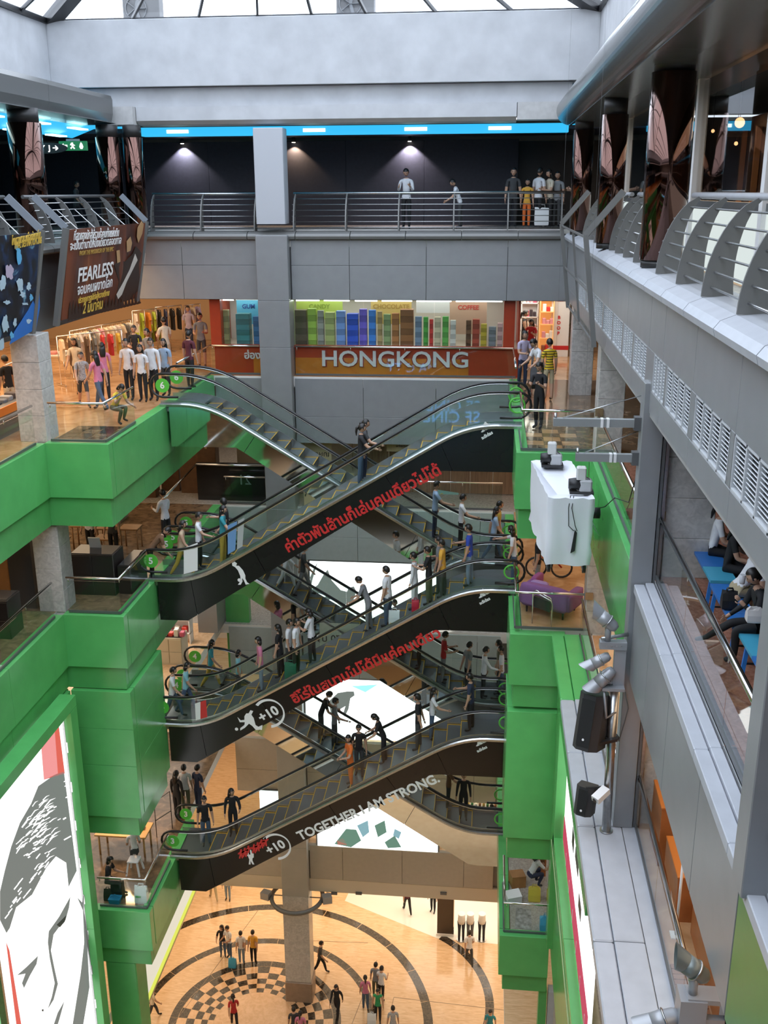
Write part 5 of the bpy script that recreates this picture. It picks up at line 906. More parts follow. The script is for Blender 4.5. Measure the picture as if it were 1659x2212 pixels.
# ------------------------------------------------------------------ floodlight brackets, pole, loudspeakers, camera
LAMPG = mat('grey_floodlight_housing', (.38, .39, .41), .35, metal=.3); VIS = mat('hood_inside', (.03, .03, .03), .5)
def flood(t, base, d, ln=.34, r=.10, hood=True, m=LAMPG):
    b = V(base); d = V(d).normalized(); a = d.orthogonal().normalized(); c = d.cross(a)
    hs = MB().tube([b, b+d*ln*.15, b+d*ln*.5, b+d*ln*.55, b+d*ln], [r*.6, r*.9, r, r*1.1, r*1.1], 16).build('lamp_housing', m, t)
    R0 = [b+d*ln+(a*math.cos(q)+c*math.sin(q))*r*1.12 for q in [2*PI*k/18 for k in range(18)]]; lo = min(range(18), key=lambda k: R0[k].z)
    R1 = [p+d*ln*(.12+.55*(.5+.5*math.cos(2*PI*(k-lo-9)/18)))+(p-b-d*ln)*.12 for k, p in enumerate(R0)]; R2 = [p*1 for p in R1]
    mb = MB().loft([R0, R1], 0, False, True); mb.add(R0, [tuple(range(18))], 1); mb.build('hood', [m, VIS], hs)
    MB().tube([b+d*ln*.52+(a*math.cos(q)+c*math.sin(q))*r*1.13 for q in [2*PI*k/18 for k in range(18)]], .012, 5, loop=True).build('clamp_ring', STEEL, hs)
t = thing('floodlight_bracket', 'grey bracket with three floodlights on the pilaster above the black loudspeaker', 'floodlight', (2.2, 15.1, 23.45))
MB().box(1.95, 2.3, 14.85, 15.17, 23.42, 23.47).build('base_plate', LAMPG, t); MB().box(2.12, 2.3, 14.98, 15.1, 23.47, 24.15).build('channel_post', LAMPG, t); MB().box(1.88, 2.3, 14.95, 15.1, 24.1, 24.22).build('channel_arm', LAMPG, t); MB().cyl((2.0, 15.02, 24.22), (2.0, 15.02, 24.5), .05).build('lamp_stem', LAMPG, t); MB().tube([(1.9, 15.0, 24.26), (2.33, 15.12, 24.3)], .03, 6).build('stay_tube', STEEL, t)
for k in range(4): MB().cyl((1.98+.08*k, 14.94, 24.16), (1.98+.08*k, 14.95, 24.16), .012, n=8).build('bolt', STEEL, t)
flood(t, (2.12, 15.0, 24.44), (-.62, .1, .5), .34, .10); flood(t, (2.05, 15.0, 23.98), (-.8, -.1, -.45), .30, .085); flood(t, (2.12, 14.98, 23.75), (-.75, -.15, -.75), .34, .10); MB().bbox(1.96, 2.12, 14.95, 15.1, 23.5, 23.7, .02).build('ballast_box', LAMPG, t)
t = thing('floodlight_bracket', 'large grey floodlight bracket at the lower right corner of the view', 'floodlight', (2.4, 9.2, 22.6)); VY = 9.15
MB().box(2.22, 2.5, VY-.12, VY+.14, 22.3, 22.78).build('channel_post', LAMPG, t); MB().box(2.28, 2.84, VY-.1, VY-.02, 22.4, 22.55).box(2.3, 2.84, VY+.06, VY+.12, 22.62, 22.74).build('channel_arm', LAMPG, t); MB().box(2.3, 2.8, VY-.1, VY+.12, 22.74, 22.8).build('top_bar', LAMPG, t); MB().box(2.7, 2.84, VY-.1, VY+.14, 22.2, 22.8).build('end_plate', GREYD, t); MB().cyl((2.36, VY, 22.78), (2.36, VY, 23.02), .05).build('lamp_stem', LAMPG, t)
flood(t, (2.5, VY+.02, 22.98), (-.6, .06, .42), .30, .10, m=mat('green_grey_housing', (.20, .23, .22), .35, metal=.3)); flood(t, (2.24, VY, 22.5), (-.85, -.1, -.35), .30, .10)
for k in range(4): MB().cyl((2.34+.12*k, VY-.11, 22.47), (2.34+.12*k, VY-.1, 22.47), .012, n=8).build('bolt', STEEL, t)
MB().tube([(2.3, VY, 22.3), (2.35, VY+.05, 22.1), (2.45, VY+.2, 22.3)], .012, 5).build('cable', BLACK, t)
t = thing('steel_pole', 'tall steel pole standing on the grey ledge beside the pilaster', 'pole', (2.18, 15.05, 20.72)); MB().cyl((2.19, 15.05, 20.73), (2.16, 15.05, 23.42), .075, n=18).build('shaft', STEEL, t); MB().cyl((2.19, 15.05, 20.72), (2.19, 15.05, 20.75), .11, n=18).build('foot', STEEL, t); MB().tube([(1.98, 14.9, 23.42), (2.04, 14.85, 22.95), (2.2, 15, 22.98)], .022, 6).build('side_arm', LAMPG, t); MB().tube([(2.3, 15.1, 22.4), (2.38, 15.1, 22.8), (2.42, 15.12, 23.0), (2.35, 15.1, 23.3)], .012, 5).build('cable', GREYD, t)
def speaker(label, c, w, d, h, tilt, rz):
    t = thing('loudspeaker', label, 'loudspeaker', c); R = MX.Translation(V(c)) @ MX.Rotation(rz, 4, 'Z') @ MX.Rotation(tilt, 4, 'X'); P = lambda x, y, z: R @ V((x, y, z))
    pr = [(-w/2, d/2), (-w/2, -d/4), (-w/4, -d/2), (w/4, -d/2), (w/2, -d/4), (w/2, d/2)]; MB().loft([[P(x, y, z) for x, y in pr] for z in (-h/2, h/2)], 0, True).build('cabinet', mat('speaker_charcoal', (.035, .035, .037), .55), t)
    gr_ = MB().loft([[P(x*.8, -d/2-.012+abs(x)*.0, z) for x in (-w/3, w/3)]+[P(x*.8, -d/2-.004, z) for x in (w/3, -w/3)] for z in (-h*.42, h*.42)], 0, True).build('grille', BLACK, t)
    MB().cyl(P(0, -d/2-.02, -h*.3), P(0, -d/2-.015, -h*.3), .02, n=10).build('badge', WHITE, gr_); return t, P
t1_, P_ = speaker('big black loudspeaker clamped to the steel pole', (1.83, 15.0, 22.82), .42, .5, .92, math.radians(-14), math.radians(-28)); MB().bar((1.85, 14.78, 22.5), (2.24, 14.95, 22.52), .07, .05).build('clamp_arm', BLACK, t1_); MB().tube([(2.17+.1*math.cos(a), 15.05+.1*math.sin(a), 22.5) for a in [2*PI*q/14 for q in range(14)]], .03, 5, loop=True).build('pole_clamp', BLACK, t1_)
t2_, P_ = speaker('small black loudspeaker low on the steel pole', (1.82, 15.1, 21.28), .3, .3, .5, math.radians(-12), math.radians(-25)); MB().bar((1.8, 15.0, 21.56), (2.15, 15.03, 21.58), .03, .03).build('clamp_arm', BLACK, t2_)
t = thing('security_camera', 'white security camera on the steel pole beside the small loudspeaker', 'camera', (2.08, 14.9, 21.55)); MB().obox((2.04, 14.88, 21.52), V((-.10, -.09, -.05)), V((.05, -.06, 0)), V((.01, .01, -.05))).build('housing', WHITE, t); MB().tube([(2.08, 14.95, 21.52), (2.13, 15.0, 21.4), (2.18, 15.03, 21.45)], .02, 6).build('bracket', STEEL, t); MB().cyl((1.93, 14.78, 21.47), (1.925, 14.776, 21.468), .04, n=10).build('lens', BLACK, t)
# ------------------------------------------------------------------ blue benches, upper right
BB = mat('bright_blue_paint', (.03, .19, .58), .4, var=.05); BC_ = mat('light_blue_paint', (.07, .42, .62), .4)
def bench(label, x0, y0, x1, y1, seq):
    t = thing('bench', label, 'bench', ((x0+x1)/2, (y0+y1)/2, 25.2)); A, B = V((x0, y0, 0)), V((x1, y1, 0)); d = (B-A).normalized(); n = V((d.y, -d.x, 0)); l = (B-A).length; k = len(seq)
    for i, q in enumerate(seq): c = A+d*l*(i+.5)/k; MB().obox((c.x, c.y, 25.62), d*(l/k/2-.002), n*.19, (0, 0, .022)).build('seat_plank', BC_ if q else BB, t)
    for f in (.1, .9):
        c = A+d*l*f
        for s in (-1, 1): MB().bar(c+n*.14*s+V((0, 0, 25.6)), c+n*.2*s+d*.09*s+V((0, 0, 25.21)), .05, .04).build('leg', BB, t)
        MB().bar(c-n*.17+V((0, 0, 25.35)), c+n*.17+V((0, 0, 25.35)), .02, .02).build('leg_brace', BLACK, t)
bench('farthest blue bench with two sitters, pale blue plank near its front end', 3.47, 15.85, 3.47, 14.1, (0, 0, 1)); bench('middle blue bench under the leaning person in white', 3.44, 13.98, 3.42, 12.35, (0, 0, 0)); bench('nearest blue bench under the woman in black, pale blue planks', 3.45, 12.25, 3.47, 9.6, (1, 0, 0, 0))
# orange boxes, storey 5 right
OBX = mat('orange_brown_laminate', (.42, .14, .04), .35, var=.08); OTOP = mat('orange_laminate', (.55, .17, .03), .35)
def box_unit(label, x0, x1, y0, y1, z0, h, m, top):
    t = thing('display_box', label, 'box', ((x0+x1)/2, (y0+y1)/2, z0)); MB().bbox(x0, x1, y0, y1, z0, z0+h, .008).build('body', m, t); MB().bbox(x0-.008, x1+.008, y0-.008, y1+.008, z0+h, z0+h+.03, .006).build('top', top, t); return t
box_unit('tall orange display box farthest behind the steel handrail', 2.9, 3.5, 14.2, 15.0, L[5], 1.05, OBX, OTOP); box_unit('middle orange display box with a white card behind the handrail', 2.95, 3.5, 12.9, 13.9, L[5], .75, OBX, OTOP); box_unit('long low orange display box nearest behind the handrail', 3.15, 4.1, 9.0, 12.7, L[5], .5, OBX, OTOP)
q = gz(1453, 1824, 21.5); tag(MB().box(3.05, 3.2, 13.1, 13.3, 21.482, 21.487).build('paper_card', CARD), 'white paper card on the middle orange display box', 'card')
t = thing('white_post', 'thin white post with a square base by the orange boxes', 'post', (2.93, 12.6, L[5])); MB().cyl((2.93, 12.6, L[5]+.02), (2.93, 12.6, L[5]+1.4), .02, n=8).build('shaft', WHITE, t); MB().box(2.85, 3.01, 12.52, 12.68, L[5], L[5]+.02).build('base', WHITE, t)
dk_ = struct('floor', (2.9, 10, L[5])); wdk = mat('slatted_wood', (.28, .11, .05), .4, var=.1)
for i in range(46): y = 7.4+i*.1; MB().box(2.75, 3.12, y, y+.085, L[5]+.001, L[5]+.03).build('slat', wdk, dk_)
# purple armchair sofa behind the glass, storey 5 right
PUR = mat('purple_fabric', (.24, .10, .27), .8, var=.06); PURL = mat('lilac_cushion', (.38, .24, .48), .8)
t = thing('sofa', 'purple sofa with lilac cushions standing behind the glass railing', 'sofa', (1.85, 24.45, L[5]))
def rsb(nm, m, c, ax, ay, az): MB().obox(c, ax, ay, az).build(nm, m, t)
A_ = math.radians(-28); ex, ey = V((math.cos(A_), math.sin(A_), 0)), V((-math.sin(A_), math.cos(A_), 0)); sc = V((1.78, 24.55, L[5]))
def soft(nm, m, c, hx, hy, hz, k=.3): 
    R = []
    for f, s in ((-1, 1-k*.35), (-.75, 1), (.55, 1), (.85, .97), (1, 1-k)):
        R.append([c+ex*hx*s*(math.copysign(abs(math.cos(a))**.35, math.cos(a)))+ey*hy*s*(math.copysign(abs(math.sin(a))**.35, math.sin(a)))+V((0, 0, hz*f)) for a in [2*PI*q/20 for q in range(20)]])
    MB().loft(R, 0, True, True).build(nm, m, t)
soft('seat', PUR, sc+V((0, 0, .34)), .62, .42, .13); soft('backrest', PUR, sc-ey*.40+V((0, 0, .52)), .66, .11, .30); soft('armrest', PUR, sc-ex*.60+V((0, 0, .46)), .11, .46, .22); soft('armrest', PUR, sc+ex*.60+V((0, 0, .46)), .11, .46, .22); soft('cushion', PURL, sc-ex*.25-ey*.18+V((0, 0, .62)), .24, .08, .20); soft('cushion', mat('plum_cushion', (.30, .08, .24), .8), sc-ex*.45+ey*.1+V((0, 0, .66)), .08, .25, .22)
for u in (-.5, .5):
    for v in (-.36, .36): q = sc+ex*u+ey*v; MB().cyl((q.x, q.y, L[5]), (q.x, q.y, L[5]+.23), .022, .035, 8).build('leg', BLACK, t)
t = thing('magazine_rack', 'chrome framed black rack standing against the purple sofa', 'rack', (1.25, 23.9, L[5])); 
for o_ in (0, .16): q = V((1.28, 23.7+o_, L[5])); MB().tube([q, q+V((0, 0, .78)), q+V((.08, -.02, .84)), q+V((.42, -.2, .70)), q+V((.46, -.22, .62)), q+V((.46, -.22, 0))], .016, 6).build('frame', CHROME, t)
MB().obox((1.51, 23.68, L[5]+.55), V((.19, -.1, -.03)), V((.02, .05, 0)), V((0, 0, .14))).build('black_pouch', BLACK, t)
t = thing('gym_bike', 'dark exercise machine with round wheels behind the hanging white box', 'machine', (1.9, 27.0, L[5])); MB().tube([(1.5+.28*math.cos(a), 26.9, L[5]+.32+.28*math.sin(a)) for a in [2*PI*q/18 for q in range(18)]], .03, 6, loop=True).build('wheel', BLACK, t); MB().tube([(2.2+.28*math.cos(a), 26.9, L[5]+.32+.28*math.sin(a)) for a in [2*PI*q/18 for q in range(18)]], .03, 6, loop=True).build('wheel', BLACK, t); MB().tube([(1.5, 26.9, L[5]+.32), (1.75, 26.9, L[5]+.8), (2.2, 26.9, L[5]+.32)], .025, 6).tube([(1.5, 26.9, L[5]+.9), (1.75, 26.9, L[5]+.8), (2.1, 26.9, L[5]+.85)], .02, 6).build('frame', mat('red_frame', (.4, .03, .02), .4), t)
# ------------------------------------------------------------------ storey 4: lit counter, storey 3: small things on the two nibs
w4 = struct('wall_left', (-10, 33, L[4])); MB().box(-9.9, -9.2, 32.2, 33.4, L[4], L[4]+4).build('grey_pier', GREY, w4); MB().box(-9.15, -8.3, 33.2, 33.5, L[4]-2, L[4]+2.2).build('green_pier', GREENB, w4)
area_light('counter_lamp', (-11, 31, L[4]+2.6), 1.5, 2, 90, (1, .92, .82))
cabinet('cream patterned shop counter with bright goods on top, left of the escalators', -11.4, -9.7, 29.6, 30.3, L[4], .95, 4, mat('cream_counter', (.62, .52, .38), .5), 'counter')
for i in range(9):
    x = -11.3+.19*i; h = (.14, .22, .1, .25, .16, .2, .12, .24, .15)[i]; cn, cc = (('red', (.6, .04, .03)), ('white', (.85, .82, .8)), ('rose', (.75, .3, .3)))[i % 3]; tag(MB().bbox(x, x+.15, 29.7, 29.9, L[4]+.966, L[4]+.966+h, .015).build('goods_box', mat('gift_'+cn, cc, .4)), '%s goods box, %s from the left on the cream patterned counter' % (cn, ORD[i]), 'box', 'goods on the cream counter')
shelf('white lit shelves of sweets behind the cream counter', -11.6, -9.9, 31.2, 31.6, L[4], (16.6, 17.1, 17.6, 18.1), WHITE)
for z in (16.6, 17.1, 17.6):
    for i in range(6): x = -11.5+.26*i; cn, cc = (('rose', (.75, .3, .3)), ('white', (.85, .82, .8)), ('red', (.6, .04, .03)), ('lime', LBL['lime']))[(i+int(z*2)) % 4]; tag(MB().bbox(x, x+.18, 31.25, 31.45, z+.002, z+.2, .015).build('sweet_box', mat('gift_'+cn, cc, .4)), '%s sweet box, %s in the %s row behind the cream counter' % (cn, ORD[i], {16.6: 'bottom', 17.1: 'middle', 17.6: 'top'}[z]), 'box', 'sweet boxes behind the cream counter')
t = thing('work_table', 'brightly lit work table with papers on the lower left nib', 'table', (-10.6, 25.8, L[3])); MB().bbox(-11.5, -9.9, 25.5, 26.3, L[3]+.7, L[3]+.75, .01).build('top', mat('honey_wood', (.6, .36, .14), .4), t)
for u in (-11.4, -10.0):
    for v in (25.6, 26.2): MB().cyl((u, v, L[3]), (u, v, L[3]+.7), .03).build('leg', mat('honey_wood', ()), t)
for i in range(6): x = -11.4+.24*i; tag(MB().obox((x, 25.85+.1*(i % 2), L[3]+.765+.02*(i % 3)), (.11, .03, 0), (-.02, .09, 0), (0, 0, .012+.004*i)).build('paper_stack', mat('paper_%d' % (i % 3), ((.85, .78, .7), (.8, .45, .25), (.8, .8, .8))[i % 3], .6)), '%s paper stack, %s from the left on the lit work table' % (('cream', 'orange', 'white')[i % 3], ORD[i]), 'papers')
area_light('work_lamp', (-10.8, 26.2, L[3]+2.0), .5, .5, 45, (1, .6, .3))
t = thing('clothes_stand', 'thin dark metal stand frame by the lower left nib corner', 'stand', (-9.8, 26.6, L[3])); q = [(-9.95, 26.6, L[3]), (-9.95, 26.6, L[3]+1.25), (-9.6, 27.1, L[3]+1.35), (-9.6, 27.1, L[3])]; MB().tube(q, .014, 5).build('frame', BLACK, t); MB().bar((-9.95, 26.6, L[3]+.6), (-9.6, 27.1, L[3]+.65), .02, .02).build('cross_bar', BLACK, t)
t = thing('stool', 'white plastic stool under the woman with a ponytail', 'stool', (-10.05, 24.85, L[3])); MB().bbox(-10.22, -9.88, 24.68, 25.02, L[3]+.44, L[3]+.48, .02).build('seat', WHITE, t)
for u in (-1, 1):
    for v in (-1, 1): MB().bar((-10.05+u*.13, 24.85+v*.13, L[3]+.44), (-10.05+u*.2, 24.85+v*.2, L[3]), .05, .04).build('leg', WHITE, t)
def bag(label, c, w, d, h, m, m2=None, name='shopping_bag', rz=0.0, handles=True, slump=.0, grp=None):
    t = thing(name, label, 'bag', c, 0, grp); c = V(c); e = V((math.cos(rz), math.sin(rz), 0)); f = V((-e.y, e.x, 0)); rr_ = random.Random(int(abs(c.x*977+c.z*31)))
    R = []
    for k, (zf, s, ss) in enumerate(((0, .95, 1), (.1, 1, 1.05), (.5, 1.0, .9), (.85, .98, .5), (1, 1.0-slump, .22))):
        R.append([c+e*(w/2*s*x)+f*(d/2*ss*y)+V((0, 0, h*zf+(rr_.uniform(-.02, .02) if k == 4 else 0))) for x, y in ((-1, -1), (-.3, -1.08), (.3, -1.08), (1, -1), (1.04, 0), (1, 1), (.3, 1.08), (-.3, 1.08), (-1, 1), (-1.04, 0))])
    MB().loft(R, 0, True).build('body', m, t)
    if handles:
        for s in (-1, 1): MB().tube([c+e*(-w*.22)+f*s*d*.1+V((0, 0, h*.98)), c+e*(-w*.18)+f*s*d*.1+V((0, 0, h*1.16)), c+e*(w*.18)+f*s*d*.1+V((0, 0, h*1.16)), c+e*(w*.22)+f*s*d*.1+V((0, 0, h*.98))], .009, 4).build('handle', m2 or m, t)
    return t
WB_ = mat('white_plastic_bag', (.78, .8, .8), .4); YB_ = mat('yellow_plastic_bag', (.62, .50, .06), .35); BLB = mat('blue_plastic_bag', (.06, .36, .58), .3)
t = bag('white carrier bag with a green print standing on the lower left nib', (-9.42, 23.6, L[3]), .36, .2, .52, WB_); MB().box(-9.55, -9.4, 23.465, 23.478, L[3]+.22, L[3]+.28).build('green_print', GREEN, t)
bag('black rucksack on the floor of the lower left nib', (-10.18, 23.75, L[3]), .34, .26, .5, BLACK, name='rucksack'); bag('black bag at the corner of the lower left nib by the green wall', (-10.42, 23.62, L[3]), .2, .2, .34, BLACK, name='handbag')
t = thing('blue_basket', 'blue plastic basket below the black rucksack on the lower left nib', 'basket', (-10.15, 23.48, L[3])); MB().loft([[(-10.15+a*w, 23.45+b*w*.7, L[3]+z) for a, b in ((-1, -1), (1, -1), (1, 1), (-1, 1))] for w, z in ((.13, 0), (.17, .2))], 0, True).build('tub', mat('blue_plastic', (.02, .22, .42), .4), t); MB().tube([(-10.3, 23.45, L[3]+.2), (-10.15, 23.45, L[3]+.3), (-10.0, 23.45, L[3]+.2)], .012, 5).build('handle', mat('blue_plastic', ()), t)
bag('slumped yellow carrier bag on the lower right nib, left one', (1.72, 24.75, L[3]), .34, .25, .42, YB_, slump=.3); bag('yellow carrier bag by the green wall on the lower right nib', (2.2, 24.8, L[3]), .25, .2, .36, YB_, slump=.3); bag('round blue plastic bag by the green wall on the lower right nib', (2.0, 23.55, L[3]), .36, .3, .42, BLB, slump=.55)
tag(MB().obox((1.12, 24.6, L[3]+.16), (.2, .08, 0), (-.05, .14, .03), (0, -.03, .13)).build('white_parcel', WHITE), 'white tilted parcel by the railing of the lower right nib', 'parcel')
tag(MB().prism([(1.15, 23.5, L[3]+.004), (1.6, 23.45, L[3]+.004), (1.62, 24.3, L[3]+.004), (1.2, 24.35, L[3]+.004)], (0, 0, .006)).build('plastic_sheet', mat('crumpled_plastic', (.3, .29, .28), .12, var=.5, scale=9, bump=1)), 'crumpled clear plastic sheet on the lower right nib floor', 'sheet')
t = thing('wooden_panel', 'brown wooden door panel beside the sitting woman at lower right', 'panel', (2.0, 25.9, L[3])); MB().bbox(1.85, 2.1, 25.8, 25.9, L[3], L[3]+1.2, .01).build('board', OBX, t); MB().box(1.9, 2.05, 25.79, 25.8, L[3]+.3, L[3]+.9).build('inner_board', mat('walnut', ()), t)
t = thing('vertical_sign', 'narrow white vertical sign with dark marks beside the wooden panel', 'sign', (2.18, 25.4, L[3])); MB().box(2.12, 2.26, 25.35, 25.4, L[3]+.1, L[3]+1.1).build('board', WHITE, t)
for i in range(5): text('นรทกบ'[i], .14, (2.19, 25.345, L[3]+.95-.18*i), (1, 0, 0), (0, 0, 1), BLACK, t, 'letter', .002, .004)
tag(MB().obox((1.25, 25.35, L[3]+.2), (.2, .05, 0), (-.05, .17, 0), (0, 0, .19)).build('brown_carton', BRC), 'brown carton box behind the sitting woman at lower right', 'box')
# ------------------------------------------------------------------ lower storeys: shop signs, yellow strip, ring lamp, mannequins
l2 = struct('trim_23', (-10.7, 29, 6)); MB().box(-10.95, -10.62, 24.5, YB, 5.75, 7.2).build('cream_fascia', emit('lit_cream_fascia', (1, .93, .75), .75), l2); MB().box(-10.66, -10.56, 23.5, YB+2.5, 5.62, 5.72).build('yellow_strip', emit('yellow_strip_light', (.75, .80, .10), 1.0), l2); MB().box(-10.7, -10.55, 23.5, YB+2.5, 5.52, 5.6).build('steel_strip', STEEL, l2)
for y0, y1, z0, z1 in ((24.6, 25.3, 6.0, 7.1), (25.9, 26.1, 6.1, 7.0)): MB().box(-10.62, -10.61, y0, y1, z0, z1).build('red_print', LBR, l2)
s2 = struct('wall_back', (0, 36, 6)); MB().box(-2.6, 2.4, 37.2, 37.3, 4.8, 9.2).build('dark_shop_wall', mat('dark_shop_interior', (.05, .03, .02), .5), s2)
for lab, p0, p1, y0, y1, body in (('orange lit shop sign with white lettering, left of the two', 893, 946, 1802, 1826, 'SALE'), ('long red lit shop sign with white lettering, right of the first', 944, 1043, 1811, 1838, 'FOOD SERVICE')):
    a, b = gy(p0, y0, 34), gy(p1, y1, 34); t = thing('shop_sign', lab, 'sign', ((a.x+b.x)/2, 34, b.z)); MB().bbox(a.x, b.x, 34, 34.15, b.z, a.z, .01).build('lit_board', emit('orange_red_sign' if p0 < 900 else 'red_sign', (1, .25, .08) if p0 < 900 else (.9, .13, .06), .8), t); text(body, (a.z-b.z)*.7, ((a.x+b.x)/2, 33.99, (a.z+b.z)/2), (1, 0, 0), (0, 0, 1), emit('sign_white', (1, .9, .8), 1.1), t, 'lettering', .004, .004)
for i, px in enumerate((1049, 1062)): q = gy(px, 1822, 34.2); text('9', .3, (q.x, 34.2, q.z), (1, 0, 0), (0, 0, 1), emit('yellow_numeral', (1, .7, .05), 2.2), None, 'neon_numeral', .01, .01); tag(bpy.data.objects['neon_numeral' if i == 0 else 'neon_numeral.001'], 'glowing yellow numeral %s by the lower right green nib' % ('nine, left one' if i == 0 else 'nine, right one'), 'sign')
area_light('low_shop_lamp', (.3, 35.6, 8.9), 2, 2, 60, WARM)
cabinet('dark low shop counter under the orange signs', -1.6, .9, 34.4, 35.0, L[2], .9, 4, mat('walnut', ()))
for i in range(16):
    x = -1.5+.15*i; h = .12+.1*((i*7) % 5)/5; cn, cc = (('gold', (.6, .4, .1)), ('dark green', (.05, .2, .06)), ('white', (.8, .78, .7)), ('brown', (.25, .1, .05)))[i % 4]; tag(MB().tube([(x, 34.7, L[2]+.917), (x, 34.7, L[2]+.917+h*.7), (x, 34.7, L[2]+.917+h*.8), (x, 34.7, L[2]+.917+h)], [.05, .05, .025, .025], 8).build('bottle', mat('bottle_'+cn, cc, .2)), '%s bottle, %s from the left under the orange signs' % (cn, ORD[i]), 'bottle', 'bottles under the orange signs')
t = thing('ring_lamp', 'grey ring with two lamp boxes hung round the centre column', 'lamp', (-6.87, 33.0, 4.75)); MB().tube([(-6.87+1.0*math.cos(a), 33.0+1.0*math.sin(a), 4.72) for a in [2*PI*q/40 for q in range(40)]], .085, 8, loop=True).build('ring_tube', FIN, t)
for s in (-1, 1): MB().bar((-6.87+.5*s, 33, 4.72), (-6.87+1.0*s, 33, 4.72), .03, .03).build('spoke', FIN, t); MB().obox((-6.87+1.2*s, 32.85, 4.82), V((.17, .05*s, 0)), V((-.05*s, .13, 0)), V((0, 0, .15))).build('lamp_box', LAMPG, t)
JE = {0: mat('dark_jeans', (.03, .035, .05), .8), 1: mat('grey_jeans', (.12, .13, .15), .8), 2: mat('blue_jeans', (.07, .11, .2), .8)}
for i, (px, dx) in enumerate(((955, 0), (1003, 0), (1067, 0))):
    q = gz((996, 1015, 1040)[i], 2030, 0); t = thing('mannequin', ('headless mannequin legs in dark jeans with a white top, left one of three', 'headless mannequin legs in grey jeans with a white top, middle one', 'headless mannequin legs in dark jeans with a white top, right one of three')[i], 'mannequin', q)
    for s in (-1, 1): MB().tube([(q.x+.09*s, q.y, .03), (q.x+.085*s, q.y+.02, .5), (q.x+.085*s, q.y, .95)], [.05, .062, .095], 10).build('leg', JE[(0, 1, 0)[i]], t)
    MB().tube([(q.x, q.y, .9), (q.x, q.y, 1.05), (q.x, q.y, 1.2), (q.x, q.y, 1.36)], [.155, .165, .15, .16], 14).build('torso', WHITE, t); MB().cyl((q.x, q.y, 0), (q.x, q.y, .03), .2).build('base', STEEL, t)
t = thing('dark_partition', 'dark brown display partition left of the mannequins', 'partition', (-1.2, 37.0, 0)); MB().bbox(-1.55, -.85, 36.95, 37.05, .12, 2.1, .01).build('panel', mat('dark_brown_panel', (.07, .05, .035), .4), t); MB().box(-1.58, -.82, 36.9, 37.1, 0, .12).build('foot', WHITE, t); MB().box(-.85, -.82, 36.9, 37.1, .12, 2.1).build('chrome_edge', CHROME, t)
t = thing('pedestal', 'beige pedestal block on the ground floor near the right green wall', 'pedestal', (2.3, 33.3, 0)); MB().bbox(2.05, 2.55, 32.7, 33.9, .1, 1.5, .01).build('block', BEIGE, t); MB().bbox(2.0, 2.6, 32.65, 33.95, 0, .1, .01).build('plinth', SAND, t)
area_light('white_shop_lamp', (-1.0, 39, 3.6), 4, 3, 70, (1, .98, .93))
tl_ = struct('floor', (1.7, 24.5, L[6]))
for i in range(3):
    for j in range(5): MB().box(1.0+.42*i, 1.0+.42*i+.4, 23.6+.42*j, 23.6+.42*j+.4, L[6]+.002, L[6]+.008).build('tile', ORANGE_FL if (i+j) % 2 else BROWN_FL, tl_)
for i in range(4):
    for j in range(4): MB().box(-10.6+.4*i, -10.6+.4*i+.38, 23.5+.42*j, 23.5+.42*j+.4, L[6]+.002, L[6]+.008).build('tile', DARKM if (i+j) % 3 else BROWN_FL, tl_)
# ------------------------------------------------------------------ people
def dirv(p, y=0.0): return V((math.sin(y), math.sin(p)*math.cos(y), -math.cos(p)*math.cos(y)))   # p: forward swing, y: sideways swing
POSES = {   # lean, (hipL, kneeL), (hipR, kneeR), (armL pitch, out, elbow), (armR ...), head pitch, head turn
 'stand': (2, (2, 2), (-2, 2), (3, 8, 12), (3, 8, 12), 8, 0), 'walk': (5, (24, 12), (-18, 14), (-20, 6, 18), (22, 6, 25), 6, 0), 'walkr': (5, (-20, 16), (22, 8), (22, 6, 25), (-18, 6, 15), 6, 0),
 'rail': (3, (3, 6), (-3, 2), (4, 8, 14), (38, 14, 42), 6, 0), 'railL': (3, (3, 6), (-3, 2), (38, 14, 42), (4, 8, 14), 6, 0), 'phone': (4, (2, 2), (-2, 4), (22, 10, 100), (24, 10, 96), 28, 0), 'hold': (3, (2, 4), (-3, 2), (20, 6, 85), (16, 6, 80), 10, 0),
 'back': (2, (2, 2), (-2, 3), (-12, 4, -2), (-12, 4, -2), 4, 0), 'hips': (1, (3, 2), (-3, 2), (-10, 34, 70), (-10, 34, 70), 4, 0), 'side': (3, (3, 4), (-2, 2), (10, 10, 40), (28, 16, 70), 4, 55), 'sideL': (3, (3, 4), (-2, 2), (28, 16, 70), (10, 10, 40), 4, -55),
 'bend': (48, (8, 6), (2, 6), (50, 10, 30), (55, 10, 28), 20, 0), 'lean': (22, (4, 6), (-2, 6), (45, 12, 35), (40, 12, 40), 22, 0), 'reach': (8, (2, 2), (-3, 4), (10, 10, 15), (72, 24, 10), 0, 30),
 'sit': (10, (84, 84), (86, 86), (30, 8, 60), (28, 8, 62), 10, 0), 'sitlean': (36, (84, 92), (88, 86), (42, 8, 62), (38, 8, 66), 18, 0), 'cross': (16, (86, 88), (90, 34), (34, 12, 118), (38, 6, 30), 8, 8), 'crouch': (30, (98, 118), (88, 112), (48, 14, 50), (70, 20, 92), 24, 0)}
